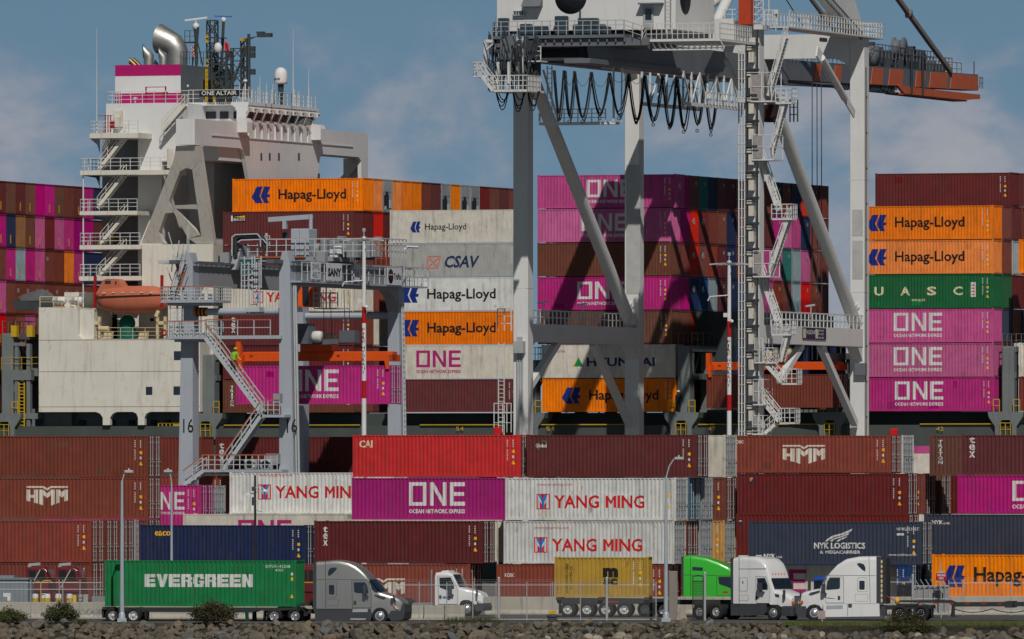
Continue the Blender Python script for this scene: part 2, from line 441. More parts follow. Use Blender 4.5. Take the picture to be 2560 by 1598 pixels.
def paint_obj(name, layers, L, kind, parent, flat=None):
    b = bmesh.new(); mats = []
    for (shape, m, lift, *_nm) in layers:
        if m not in mats: mats.append(m)
        mi = mats.index(m); vs_, fs = shape
        tb = bmesh.new()
        bv = [tb.verts.new((p[0], 0, p[1])) for p in vs_]
        for f_ in fs:
            try: tb.faces.new([bv[i] for i in f_])
            except ValueError: pass
        tb.normal_update(); bmesh.ops.triangulate(tb, faces=tb.faces[:])
        if flat is None:
            x0, x1 = min(p[0] for p in vs_), max(p[0] for p in vs_)
            for xb in breaks(L, kind):
                if x0 < xb < x1:
                    bmesh.ops.bisect_plane(tb, geom=tb.verts[:]+tb.edges[:]+tb.faces[:], plane_co=(xb, 0, 0), plane_no=(1, 0, 0))
        for v in tb.verts: v.co.y = (prof(v.co.x+1e-5, L, kind) if flat is None else flat)-lift
        tb.normal_update()
        for f_ in tb.faces:
            if f_.normal.y > 0: f_.normal_flip()
        me_t = bpy.data.meshes.new('t'); tb.to_mesh(me_t); tb.free()
        n0 = len(b.faces); b.from_mesh(me_t); bpy.data.meshes.remove(me_t)
        b.faces.ensure_lookup_table()
        for f_ in b.faces[n0:]: f_.material_index = mi
    me = bpy.data.meshes.new(name); b.to_mesh(me); b.free()
    return mesh_obj(name, me, mats, parent)
EMB = polys([(0,.36),(.28,1),(.60,1),(.42,.45),(.60,0),(.22,0)], [(.66,1),(1,1),(.85,.54),(1,.52),(.96,.36),(.82,.34),(.93,0),(.67,0),(.50,.42)])
ONE_ = merge(rects((0,.31,0,.15),(0,.31,.85,1),(0,.065,.15,.85),(.245,.31,.15,.85)),
   polys([(.37,0),(.435,0),(.435,.72),(.60,0),(.67,0),(.67,1),(.605,1),(.605,.28),(.44,1),(.37,1)],
         [(.73,0),(1,0),(1,.17),(.80,.17),(.80,.42),(.98,.42),(.98,.58),(.80,.58),(.80,.83),(1,.83),(1,1),(.73,1)]))
HMM_ = polys([(0,1),(.42,1),(.50,.88),(.58,1),(1,1),(1,.91),(.60,.91),(.50,.77),(.40,.91),(0,.91)],
  [(0,.82),(.09,.82),(.09,.55),(.18,.55),(.18,.82),(.28,.82),(.28,.10),(.18,.15),(.18,.40),(.09,.40),(.09,.20),(0,.25)],
  [(.31,.08),(.41,.0),(.41,.55),(.50,.38),(.60,.55),(.60,0),(.69,.08),(.69,.82),(.60,.82),(.50,.62),(.41,.82),(.31,.82)],
  [(.72,.10),(.80,.15),(.80,.5),(.86,.40),(.91,.5),(.91,.21),(1,.26),(1,.82),(.92,.82),(.86,.68),(.80,.82),(.72,.82)])
def place2(shape, x, z, w, h): return [(x+p[0]*w, z+p[1]*h) for p in shape[0]], shape[1]
BLK = {'E': polys([(0,0),(1,0),(1,.28),(.42,.28),(.42,.39),(.95,.39),(.95,.61),(.42,.61),(.42,.74),(1,.74),(1,1),(0,1)]),
 'V': polys([(0,1),(.38,1),(.5,.4),(.62,1),(1,1),(.68,0),(.32,0)]),
 'R': rects((0,.38,0,1),(.38,.92,.76,1),(.64,1,.56,.76),(.38,.92,.40,.56),(.60,1,0,.40)),
 'G': rects((.08,.95,.76,1),(.08,.95,0,.24),(0,.38,.24,.76),(.64,1,.24,.50),(.52,.64,.36,.50),(.64,1,.62,.76)),
 'N': polys([(0,0),(.36,0),(.36,.5),(.64,0),(1,0),(1,1),(.64,1),(.64,.5),(.36,1),(0,1)])}
def block(s, x, z, w, h, gap=0.09):
    cw = w/(len(s)-gap*1.0+gap*len(s)*0); step = w/len(s)
    return merge(*[place2(BLK[c], x+i*step, z, step*(1-gap), h) for i, c in enumerate(s)])
def L_one(cx, z, s=1.0, m=None, w=4.6, hh=1.6):
    m = m or M_lw
    return [(place2(ONE_, cx-w*s/2, z, w*s, hh*s), m, 0.006), (T('OCEAN NETWORK EXPRESS', cx-w*s/2, z-0.52*s, w*s, 0.29*s, 0.03), m, 0.006, 'tagline')]
def L_hapag(x, z, ew=1.70, eh=1.45, tx=2.6, tw=6.1, th=1.25):
    return [(place2(EMB, x, z, ew, eh), M_lblue, 0.006, 'emblem'), (T('Hapag-Lloyd', x+tx, z+0.05, tw, th, 0.022), M_lb, 0.006)]
def L_hmm(cx, z, w=3.1, h=1.35): return [(place2(HMM_, cx-w/2, z, w, h), M_lcreamw, 0.006)]
M_lcreamw = mat('lettering_offwhite', (0.62, 0.58, 0.50), 0.5, streak=0.2)
def L_ym(x, z, url=True):
    sq = 1.0
    Ms = polys([(.08,.06),(.26,.06),(.26,.52),(.5,.18),(.74,.52),(.74,.06),(.92,.06),(.92,.94),(.76,.94),(.5,.5),(.24,.94),(.08,.94)])
    Ys = polys([(.16,.94),(.36,.94),(.5,.66),(.64,.94),(.84,.94),(.6,.46),(.6,.06),(.4,.06),(.4,.46)])
    o = [(rects((x, x+.94, z, z+1.05)), M_lred, 0.005, 'emblem'), (place2(Ms, x, z, .94, 1.05), M_lw, 0.010, 'emblem'), (place2(Ys, x, z, .94, 1.05), M_lblue2, 0.015, 'emblem'),
         (T('YANG MING', x+1.25, z+0.08, 6.45, 0.88, 0.022), M_lred, 0.006)]
    if url: o.append((T('www.yangming.com', x+0.02, z+1.55, 2.5, 0.22), M_lred, 0.006, 'web_address'))
    return o
M_lblue2 = mat('lettering_midblue', (0.05, 0.16, 0.50), 0.5)
def markings_layers(L, H, seed):
    r = random.Random(seed); w = []; y = []
    z = H*0.90
    for k in range(11):
        z -= 0.12+0.02*r.random()
        if k != 4: w.append((-1.02, -0.94+0.02*r.random(), z, z+0.075))
    z = H*0.90
    for k in range(4): z -= 0.14; w.append((-0.60, -0.53, z, z+0.085))
    lay = []
    sq = H*(0.50+0.1*r.random()); y.append((-0.66, -0.46, sq, sq+0.20)); w.append((-0.63, -0.50, sq-0.36, sq-0.18))
    if r.random() < 0.4: y.append((-1.15, -0.80, 0.42, 0.72))
    lay.append((rects(*w), M_lw, 0.008))
    tr = polys([(-0.70, sq-0.78), (-0.42, sq-0.78), (-0.56, sq-0.50)])
    lay.append((merge(rects(*y), tr), M_lyel, 0.008)); return lay
MK = {}
def add_markings(L, H, parent, seed, kind):
    key = (L, H, seed % 4, kind)
    if key not in MK:
        o = paint_obj('markings', markings_layers(L, H, seed % 4), L, kind, parent); MK[key] = o
    else:
        o = MK[key].copy(); COL.objects.link(o); o.parent = parent
    return o
NCONT = [0]
def container(pr, n, zb, col, label, L=12.192, H=2.896, kind='dry', end='wall', layers=None, group=None, marks=True, endcol=None, u=None, rz=None, loc=None, small=False, endtext=None):
    NCONT[0] += 1; i = NCONT[0]
    if u is None and loc is None: u = un(pr, n)[0]
    loc = loc if loc is not None else W(u, n, zb)
    me = container_mesh(L, H, kind, 'wall' if end in ('wall',) else 'door')
    if small:
        o = mesh_obj('shipping_container', me, P_(col)); o.location = loc; o.rotation_euler = (0, 0, -TH if rz is None else rz)
        tag(o, label, 'container', group); return o
    t = thing('shipping_container', label, 'container', loc, rz, group)
    mesh_obj('container_body', me, P_(col), t)
    if end == 'door':
        d = mesh_obj('door', door_mesh(H), P_(endcol or col), t)
        for y in (0.42, 0.86, 1.58, 2.02):
            bb = mesh_obj('locking_bar', bar_mesh(H), M_steel, d); bb.location = (0, y, 0)
    elif end == 'reefer':
        mesh_obj('cooling_unit', reefer_unit_mesh(H), [P_('lightgrey'), M_dark, P_('white')], t)
    if layers:
        by = {}
        for l in layers: by.setdefault(l[3] if len(l) > 3 else 'lettering', []).append(l)
        for nm_, ls in by.items(): paint_obj(nm_, ls, L, kind, t)
    ALT = {'brown': 'brown2', 'rustred': 'brown', 'maroon': 'darkred', 'white': 'cream', 'deepmagenta': 'magenta', 'navy': 'slate', 'slate': 'navy', 'darkred': 'maroon', 'cream': 'white', 'green': 'leafgreen', 'magenta': 'deepmagenta', 'orange': 'amber'}
    rp = random.Random(i*13+1)
    if kind == 'dry' and col in ALT and marks and rp.random() < 0.55:
        rs_ = []; x = -L+0.6
        for k in range(rp.randint(1, 3)):
            x += rp.uniform(0.8, 3.2); w_ = rp.uniform(0.25, 1.1)
            if x+w_ > -1.4: break
            z_ = rp.choice((0.22, 0.25, H*0.7)); rs_.append((x, x+w_, z_, z_+rp.uniform(0.25, 0.6))); x += w_
        for q_ in (rs_ if col != 'orange' else []): paint_obj('repaired_panel', [(rects(q_), P_(ALT[col]), 0.003)], L, kind, t)
    if endtext:
        tx, ty, tz, tw, th_, tm = endtext
        q = MB(); vs_, fs = fit(text2d(tx, 0.02), ty, tz, tw, th_)
        q.add([(0.004, p[0], p[1]) for p in vs_], fs); q.obj('lettering', tm, t)
    if marks: add_markings(L, H, t, i, kind)
    return t

# ---- the yard: front block
Y0 = 699.0
TZ = [0.15+2.92*k for k in range(5)]                   # tier floor heights
YG = 'containers stacked in the yard'
def yc(*a, **k): k.setdefault('group', YG); k.setdefault('end', 'door'); return container(*a, **k)
yc(370, 709, TZ[3], 'brown', 'plain brown container topping the far left stack, above the one with a white emblem', H=2.896)
yc(370, 709, TZ[2], 'rustred', 'rust red container with a white notched-bar emblem, far left in the second tier', layers=L_hmm(-7.55, 0.95))
yc(370, 709, TZ[1], 'brown2', 'brown container hidden in the third tier behind the far left rust red one', marks=False)
yc(228, 699, TZ[1], 'rustred', 'plain rust red container at the far left in the third tier, above the grey sheds')
yc(229, 699, TZ[0], 'brown', 'plain brown container on the ground at the far left, behind the dark red yard tractors')
for k, (px, n) in enumerate(((264, 702.2), (303, 705.4))):
    yc(px, n, TZ[1], 'brown', ['brown container door end just left of the tall lamp post, third tier', 'brown container door end just right of the tall lamp post, third tier'][k], marks=False)
    yc(px+2, n, TZ[0], 'rustred', ['brown container door end on the ground just left of the green container', 'brown container on the ground hidden by the rear of the green container'][k], marks=False)
yc(339, 708.4, TZ[1], 'lightgrey', 'pale grey container end beside the navy container, left of the second lamp post', marks=False)
yc(503, 718, 5.48, 'magenta', 'magenta container with cropped white lettering behind the second lamp post', layers=L_one(-2.72, 1.15, 0.64, w=4.5, hh=1.95))
yc(533, 721, 5.48, 'lightgrey', 'container with grey doors just left of the white container with red lettering', marks=False, H=2.85)
yc(985, 713, 6.36, 'white', 'white container with red lettering and floodlight shadows on it, left of the deep magenta one', layers=L_ym(-10.05, 1.0))
yc(868, 712, 3.48, 'cream', 'cream refrigerated container with cropped magenta letters, peeking over the navy container', kind='reefer', layers=L_one(-6.1, 1.02, 1.0, M_lmag, w=3.95, hh=1.45), marks=False)
yc(765, 703, 2.75, 'navy', 'navy blue container with amber lettering at its upper left, behind the green container', layers=[(T('eaco', -11.1, 2.13, 1.15, 0.34, 0.02), M_lyel, 0.006)])
yc(764, 703, 0.0, 'brown2', 'brown container under the navy one, behind the green container on the trailer', H=2.72, marks=False)
yc(1207, 699, TZ[1], 'maroon', 'maroon container with white vertical lettering, above the grey truck cab', layers=[(Tv('tex', -11.55, 2.5, 0.36, 0.40, 0.06, 0.02), M_lw, 0.006)])
yc(1275, 702, TZ[1]+0.08, 'cream', 'cream container peeking out over and right of the maroon one above the grey truck', marks=False)
yc(1300, 703, TZ[2], 'deepmagenta', 'deep magenta container with big white letters in the middle of the yard, second tier', layers=L_one(-6.0, 0.98, 1.0, w=4.05))
yc(1302, 703, TZ[3], 'red', 'bright red container on top of the deep magenta one', layers=[(T('CAI', -11.7, 2.02, 0.95, 0.5, 0.03), M_lcream, 0.006)], endcol='brown')
yc(1690, 699, TZ[2], 'white', 'white container with red lettering, upper of the two right of the deep magenta one', layers=L_ym(-9.95, 0.75), endcol='lightgrey')
yc(1686, 699, TZ[1], 'white', 'white rust-streaked container with red lettering, lower of the two, right above the yellow container', layers=L_ym(-10.0, 0.75), endcol='lightgrey')
yc(1742, 703, TZ[3], 'maroon', 'maroon container with small white and green lettering, right of the bright red one', layers=[(T('Global', -11.55, 2.02, 0.78, 0.26, 0.02), M_lw, 0.006), (polys([(-11.2,2.42),(-10.9,2.52),(-10.75,2.42),(-10.78,2.34),(-10.9,2.43)], [(-11.55,1.9),(-11.3,1.9),(-11.2,1.97),(-11.45,1.94)]), M_lgreen, 0.006)])
yc(1668, 699, TZ[0], 'rustred', 'rust red container with small white lettering on the ground behind the yellow container', layers=[(T('KOBC', -11.6, 2.02, 0.70, 0.26, 0.03), M_lw, 0.006)])
yc(1175, 699, TZ[0], 'rustred', 'rust red container with a white emblem on the ground, half hidden by the grey truck', layers=L_hmm(-6.25, 0.55))
yc(1723, 703, TZ[2], 'steelblue', 'container with steel blue doors, between two grey-doored ones right of the upper white container', marks=False)
yc(1754, 706, TZ[2], 'lightgrey', 'container with grey rust-edged doors, right of the steel blue doors', marks=False)
yc(1717, 703, TZ[1], 'brown', 'container with brown doors and grey bars, right of the lower white container', marks=False)
yc(1752, 706, TZ[1], 'lightgrey', 'container with grey doors between the brown doors and the amber container', marks=False)
yc(1815, 712, TZ[2], 'brown', 'brown container showing a narrow strip with yellow decals, left of the dark red one')
yc(1812, 712, TZ[1], 'amber', 'amber yellow container showing a narrow strip of side wall above the green truck', endcol='lightgrey')
yc(1813, 712, TZ[0], 'brown', 'brown container low behind the green truck cab', marks=False)
yc(1700, 703, TZ[0], 'rustred', 'brown container door end behind the tall lamp post at the concrete column', marks=False)
yc(1735, 706, TZ[0], 'brown', 'brown container hidden behind the green truck, near the concrete column', marks=False)
yc(1814, 712, TZ[3], 'cream', 'cream refrigerated container in a narrow strip left of the brown one with the white emblem', kind='reefer', endcol='lightgrey', marks=False)
yc(2227, 716, 9.2, 'rustred', 'rust red container with a white emblem, top tier, right of the narrow cream one', H=2.591, layers=L_hmm(-6.25, 0.62, 3.05, 1.3)+[(T('KOBC', -11.35, 2.02, 0.75, 0.24, 0.03), M_lw, 0.006)])
yc(2258, 719, 9.15, 'white', 'white-framed container with pale doors, right of the rust red one, top tier', H=2.65, kind='reefer', endcol='lightgrey', marks=False)
yc(2268, 713, 6.35, 'darkred', 'dark red container with a small yellow and blue label at its upper left, second tier', H=2.83, layers=[(rects((-11.35,-11.0,2.2,2.62)), M_lnavy, 0.006), (rects((-11.29,-11.06,2.46,2.53),(-11.27,-11.17,2.28,2.46),(-11.17,-11.1,2.36,2.42)), M_lyel, 0.012)])
yc(2313, 717, 6.35, 'brown', 'brown container strip right of the dark red one in the second tier', H=2.83)
yc(2352, 721, 6.35, 'brown2', 'brown container door end left of the bright magenta one', H=2.83, marks=False)
yc(2270, 706, 3.6, 'darkred', 'dark red container with a yellow and blue label, mostly hidden by the slate one', H=2.83, layers=[(rects((-12.05,-11.75,2.05,2.47)), M_lnavy, 0.006), (rects((-12.0,-11.8,2.31,2.38)), M_lyel, 0.012)], marks=False)
yc(2830, 705, 6.47, 'magenta', 'magenta container with cropped white lettering at the right edge, second tier', H=2.591, layers=L_one(-6.2, 0.85, w=4.3, hh=1.35))
yc(2840, 705, 9.12, 'maroon', 'maroon container with white vertical lettering at the right edge of the top tier', H=2.65, layers=[(Tv('tex', -11.65, 2.5, 0.40, 0.42, 0.06, 0.02), M_lw, 0.006)])
yc(2752, 716, 9.0, 'brown2', 'brown container with a column of white letters, top tier near the right edge', H=2.78, layers=[(Tv('TRITON', -11.55, 2.45, 0.30, 0.24, 0.04, 0.02), M_lw, 0.006)], marks=False)
yc(2750, 725, 6.35, 'darkred', 'dark maroon container strip left of the magenta one at the right edge', H=2.83, marks=False)
yc(2790, 718, 3.3, 'brown', 'brown container hidden in the third tier behind the dark purple grey one', marks=False)
WING = polys([(0,0),(.10,.28),(.30,.52),(.62,.68),(1.0,1.0),(.93,.80),(.66,.58),(.36,.42),(.16,.20)], [(.20,.14),(.34,.34),(.62,.50),(.90,.74),(.84,.58),(.60,.40),(.38,.28),(.30,.14)],
   [(.42,.14),(.56,.30),(.82,.50),(.76,.36),(.58,.22),(.50,.12)])
yc(2304, 700, TZ[1], 'slate', 'dark slate container with a white wing emblem and white lettering, above the right white trucks', layers=[
  (place2(WING, -6.85, 1.42, 2.0, 0.98), M_lw, 0.006, 'emblem'), (T('NYK LOGISTICS', -7.55, 1.05, 3.6, 0.42, 0.03), M_lw, 0.006), (T('& MEGACARRIER', -7.15, 0.72, 2.85, 0.22, 0.025), M_lw, 0.006),
  (T('NYK', -11.1, 0.42, 0.85, 0.28, 0.04), M_lw, 0.006), (T('LINE', -10.2, 0.42, 0.42, 0.14, 0.02), M_lw, 0.006), (rects((-11.65,-11.25,0.42,0.5),(-11.65,-11.25,0.54,0.62)), M_lw, 0.006),
  (T('www.nykline.com', -2.35, 0.55, 1.95, 0.19, 0.01), M_lw, 0.006), (T('NYKU 514573', -1.75, 2.28, 1.65, 0.2, 0.015), M_lw, 0.006), (rects((-1.75,-1.25,1.95,2.1)), M_lw, 0.006)])
yc(2745, 704.7, 3.55, 'slate', 'dark purple grey container with small white lettering at the right edge, third tier', layers=[(T('NYK', -12.0+0.35, 2.2, 0.82, 0.27, 0.04), M_lw, 0.006), (T('LINE', -10.8, 2.2, 0.42, 0.14, 0.02), M_lw, 0.006)])
yc(2768, 700, 0.88, 'orange', 'orange container with a dark blue emblem and black lettering, at the lower right edge', layers=L_hapag(-11.4, 0.70, 1.5, 1.45, 2.15, 6.6, 1.3))
yc(2215, 701, TZ[0], 'cream', 'cream refrigerated container with cropped magenta letters behind the two facing white trucks', kind='reefer', layers=L_one(-7.9, 0.98, 1.0, M_lmag), marks=False)
yc(2278, 706, TZ[0], 'blue', 'dark blue container behind the cab of the right white truck')
yc(2312, 709.5, TZ[0], 'navy', 'dark blue container door end left of the orange one at the lower right', marks=False)

# ---- the block under the gantry crane with rubber tyres
yc(506, 776, 9.15, 'brown', 'brown container in shadow behind the left numbered crane leg', H=2.83, end='wall')
yc(916, 776, 9.15, 'maroon', 'maroon container with white vertical lettering behind the crane stairs', H=2.83, layers=[(Tv('tex', -11.9, 2.35, 0.42, 0.42, 0.06, 0.02), M_lw, 0.006)])
yc(568, 770, 6.2, 'rustred', 'rust red container low behind the foot of the crane stairs', H=2.83, layers=[(Tv('TR', -1.4, 2.1, 0.3, 0.26, 0.05, 0.02), M_lw, 0.006)])
yc(925, 773, 6.2, 'brown', 'brown container behind the white one with floodlight shadows', H=2.83, marks=False)

# ---- the ship's deck cargo
SH = 893.0
SZ = [14.5+2.925*k for k in range(7)]                  # k = 0 is the lowest tier on deck
SG = 'containers stacked on the ship'
def tier(t): return SZ[7-t]                            # t = 1 is the topmost tier
def sc(*a, **k): k.setdefault('group', SG); k.setdefault('H', 2.896); return container(*a, **k)
ROW = 2.50
# right stack
UASC = [(T(c, -10.65+i*2.35, 1.1, 0.85, 0.75, 0.03), M_lcream, 0.006) for i, c in enumerate('UASC')]+[(rects((-2.05,-1.6,0.95,2.2)), M_lw, 0.006), (T('www.uasc.net', -7.3, 0.6, 1.2, 0.24, 0.01), M_lcream, 0.006)]
UASC += [(rects((-1.95,-1.7,1.1+0.27*k,1.2+0.27*k)), M_lred, 0.012) for k in range(4)]
sc(2528, SH+2*ROW, tier(1), 'maroon', 'plain maroon container crowning the stack at the right, above two orange ones')
sc(2484, SH, tier(2), 'orange', 'orange container with blue emblem and black lettering, upper of the two in the right stack', layers=L_hapag(-11.3, 0.75, 1.75, 1.4, 2.5, 6.2, 1.15))
sc(2484, SH, tier(3), 'orange', 'orange container with blue emblem and black lettering, lower of the two in the right stack', layers=L_hapag(-11.3, 0.75, 1.75, 1.4, 2.5, 6.2, 1.15))
sc(2484, SH, tier(4), 'green', 'dark green container with widely spaced cream letters in the right stack', layers=UASC)
sc(2484, SH, tier(5), 'pink', 'faded pink container with white letters right under the dark green one', layers=L_one(-6.75, 1.0, 1.0, w=4.3, hh=1.55))
sc(2484, SH, tier(6), 'pink', 'faded pink container with white letters, middle of the three in the right stack', layers=L_one(-6.75, 1.0, 1.0, w=4.3, hh=1.55))
sc(2487, SH, tier(7), 'magenta', 'bright magenta container with white letters at the bottom of the right stack', layers=L_one(-6.75, 1.0, 1.0, w=4.3, hh=1.55))
for t_, cols in {2: ('brown', 'maroon', 'brown'), 3: ('rustred', 'lightgrey', 'maroon'), 4: ('green', 'maroon', 'maroon'), 5: ('slate', 'brown', 'navy'), 6: ('brown',), 7: ('brown',)}.items():
    for r_, c_ in enumerate(cols):
        sc(2484+24.7*(r_+1), SH+ROW*(r_+1), tier(t_), c_, f'{c_} container end, right ship stack, tier {t_} from top, row {r_+2} from quay'.replace('rustred', 'rust red').replace('lightgrey', 'pale grey'), small=True)
sc(2556+24, SH+3*ROW, tier(1), 'maroon', 'maroon container end at the right edge of the photo, topmost tier', small=True)
# next stack beyond the frame edge
for t_, c_, l_ in ((3, 'orange', 'orange container sliver at the right edge, mid-height on the ship'), (6, 'cream', 'cream container sliver at the right edge, low on the ship'), (7, 'brown', 'brown container sliver at the right edge, lowest tier on the ship')):
    sc(2892, SH, tier(t_), c_, l_, marks=False, small=True)
# middle stack
sc(1689, SH+0.2, tier(1), 'pink', 'faded pink container with white letters on top of the middle stack, behind the crane brace', L=12.6, layers=L_one(-6.0, 0.95, 1.0, w=4.2, hh=1.5), endtext=('45', 0.7, 1.6, 0.7, 0.55, M_lw))
sc(1678, SH, tier(2), 'pink', 'faded pink container with white letters in the second tier of the middle stack', layers=L_one(-6.1, 0.95, 1.0, w=4.2, hh=1.5))
sc(1678, SH, tier(3), 'brown2', 'plain brown container in the third tier of the middle stack, in the crane shadow')
sc(1678, SH, tier(4), 'magenta', 'bright magenta container with white letters in the fourth tier of the middle stack', layers=L_one(-6.35, 0.95, 1.0, w=4.4, hh=1.5))
sc(1680, SH, tier(5), 'brown2', 'plain brown container behind the walkway rail of the crane beam')
sc(1688, SH, tier(6), 'cream', 'cream refrigerated container with a green triangle and navy lettering under the crane beam', kind='reefer', layers=[
  (polys([(-9.35,1.0),(-8.85,1.75),(-8.80,1.75),(-9.2,1.0)]), M_lyel, 0.006), (polys([(-9.2,1.0),(-8.80,1.80),(-8.35,1.0)]), M_lgreen, 0.006), (T('HYUNDAI', -8.05, 1.0, 6.2, 0.76, 0.03), M_lnavy, 0.006), (T('REEFER', -10.9, 2.2, 0.9, 0.2), M_lmag, 0.006)], marks=False)
sc(1690, SH, tier(7), 'orange', 'orange lettered container at the bottom of the middle ship stack, striped by shadow', layers=L_hapag(-10.4, 0.72, 1.75, 1.4, 2.5, 6.3, 1.15))
MID = {1: 'pink magenta brown teal navy brown maroon brown maroon navy rustred navy rustred navy red maroon brown',
 2: 'pink magenta red maroon brown brown navy maroon brown red maroon magenta pink pink navy brown maroon',
 3: 'brown brown red brown rustred maroon navy maroon navy maroon pink pink teal paleblue pink rustred brown',
 4: 'magenta magenta navy blue paleblue maroon navy navy maroon brown pink rustred brown paleblue red rustred rustred',
 5: 'brown brown2 brown brown rustred brown brown maroon navy brown brown rustred brown brown brown brown brown',
 6: 'navy navy navy navy blue navy navy navy navy navy brown brown brown navy navy brown brown',
 7: 'brown brown brown navy navy brown navy brown brown brown maroon brown brown brown brown brown brown'}
NM = {'rustred': 'rust red', 'paleblue': 'pale blue', 'brown2': 'dark brown', 'darkred': 'dark red', 'lightgrey': 'pale grey'}
for t_, s_ in MID.items():
    for r_, c_ in enumerate(s_.split()):
        if r_ == 0: continue
        if t_ in (6, 7) and r_ > 2: continue
        k_ = {}
        if t_ in (1, 2, 3, 4) and (r_*7+t_*3) % 3 != 1 and c_ not in ('paleblue',):
            k_ = dict(endtext=(('45', 0.7, 1.6, 0.7, 0.55, M_lw) if r_ < 4 and t_ > 1 else ('10', 1.5, 2.05, 0.35, 0.35, M_lw)))
        sc(1678+23.3*r_, SH+ROW*r_, tier(t_), c_, f'{NM.get(c_, c_)} container end, middle ship stack, tier {t_} from top, row {r_+1} from quay', small=not k_, marks=False, **k_)
sc(2092, SH+9, tier(6), 'navy', 'dark navy container in the shade behind the orange spreader of the white crane', marks=False)
sc(2096, SH+20, tier(7), 'brown', 'brown container deep in the empty bay behind the hanging brown one', marks=False)
# stack right of the deckhouse: white and orange ones
HL2 = [(place2(EMB, -10.3, 0.95, 0.95, 0.95), M_lblue, 0.006, 'emblem'), (T('Hapag-Lloyd', -8.95, 1.0, 3.8, 0.72, 0.012), M_lb, 0.006)]
CS = [(polys([(-8.85,0.75),(-7.8,0.75),(-7.72,0.83),(-8.75,0.83)],[(-8.68,1.75),(-7.55,1.75),(-7.55,1.83),(-8.7,1.83)],[(-8.85,0.75),(-8.77,0.83),(-8.62,1.75),(-8.70,1.83)],[(-7.8,0.78),(-7.72,0.83),(-7.5,1.75),(-7.58,1.80)],[(-8.6,1.68),(-8.5,1.70),(-7.85,0.88),(-7.95,0.88)],[(-7.7,1.7),(-7.62,1.62),(-8.08,1.25),(-8.15,1.33)],[(-8.3,1.2),(-8.25,1.1),(-8.6,0.88),(-8.68,0.95)]), M_lsal, 0.006, 'emblem')]
cs_t = text2d('CSAV', 0.03); cs_v, cs_f = fit(cs_t, 0, 0, 3.1, 1.05)
CS.append((([(p[0]+p[1]*0.22-7.25, p[1]+0.80) for p in cs_v], cs_f), M_lnavy, 0.006))
sc(1306, SH, tier(2), 'cream', 'off-white refrigerated container with a small blue emblem and thin black lettering', kind='reefer', layers=HL2)
sc(1306, SH, tier(3), 'grey', 'pale grey refrigerated container with a salmon envelope emblem and dark slanted letters', kind='reefer', layers=CS)
sc(1306, SH, tier(4), 'white', 'white refrigerated container with a large blue emblem and bold black lettering', kind='reefer', layers=L_hapag(-11.3, 0.72, 1.8, 1.45, 2.55, 6.3, 1.15))
sc(1306, SH, tier(5), 'orange', 'orange container with blue emblem, under the white one left of the crane leg', layers=L_hapag(-11.3, 0.72, 1.8, 1.45, 2.55, 6.3, 1.15))
sc(1306, SH, tier(6), 'cream', 'cream refrigerated container with magenta letters left of the left crane leg', kind='reefer', layers=L_one(-7.7, 0.98, 1.0, M_lmag, w=4.1, hh=1.45), marks=False)
sc(1300, SH, tier(7), 'maroon', 'plain maroon container at the bottom of the stack left of the left crane leg')
# stack in front of the deckhouse
sc(908, SH+ROW, tier(1), 'orange', 'orange container with blue emblem and black lettering on top, right below the ship bridge', layers=L_hapag(-10.4, 0.75, 1.75, 1.45, 2.5, 6.3, 1.15))
for k, (c_, l_) in enumerate((('orange', 'orange container end just right of the top lettered orange one'), ('lightgrey', 'white refrigerated container end between orange ones in the top row'),
   ('orange', 'orange container end right of the first white refrigerated one, top row'), ('orange', 'second orange container end right of the first white refrigerated one, top row'), ('orange', 'third orange container end right of the first white refrigerated one, top row'),
   ('brown', 'brown container end left of two white refrigerated ones in the top row'), ('maroon', 'maroon container end left of two white refrigerated ones in the top row'), ('lightgrey', 'white refrigerated container end, second in the top row beside a white one'), ('orange', 'single orange container end between white refrigerated ones, top row'),
   ('lightgrey', 'white refrigerated container end left of the crane leg, first of a pair'), ('lightgrey', 'white refrigerated container end left of the crane leg, second of a pair'), ('darkred', 'dark red container end near the crane leg in the top row'), ('brown', 'brown container end near the crane leg in the top row'), ('maroon', 'maroon container end next to the crane leg in the top row'), ('brown', 'brown container end behind the crane leg in the top row'))):
    e_ = 'reefer' if c_ == 'lightgrey' else 'wall'
    sc(908+24.6*(k+1)-(0.2*k), SH+ROW*(k+2), tier(1), c_, l_, end=e_, small=(e_ == 'wall'), marks=False)
BEAC = [(rects((-11.5,-10.1,2.0,2.6)), M_lb, 0.006), (T('BEACON', -11.2, 2.08, 1.05, 0.25, 0.02), M_lw, 0.012), (rects((-11.42,-11.28,2.05,2.55)), M_lw, 0.012), (polys([(-11.2,2.43),(-10.15,2.35),(-10.15,2.55)]), M_lyel, 0.012)]
sc(885, SH, tier(2), 'maroon', 'maroon container with a black and yellow label, directly under the top orange one', layers=BEAC)
sc(885, SH, tier(3), 'maroon', 'maroon container with a black and yellow label, half hidden by the crane trolley', layers=BEAC)
sc(885, SH, tier(4), 'cream', 'off-white container with red lettering seen through the rubber-tyred crane frame', layers=L_ym(-9.4, 0.75))
sc(885, SH, tier(5), 'maroon', 'maroon container with white vertical lettering behind the crane walkway', layers=[(Tv('tex', -11.4, 2.5, 0.36, 0.42, 0.06, 0.02), M_lw, 0.006)])
sc(885, SH, tier(6), 'maroon', 'maroon container behind the orange spreader of the rubber-tyred crane')
sc(885, SH, tier(7), 'brown2', 'brown container with a vertical row of white letters behind the hanging magenta one', layers=[(Tv('TRITON', -11.5, 2.35, 0.33, 0.26, 0.05, 0.02), M_lw, 0.006)])
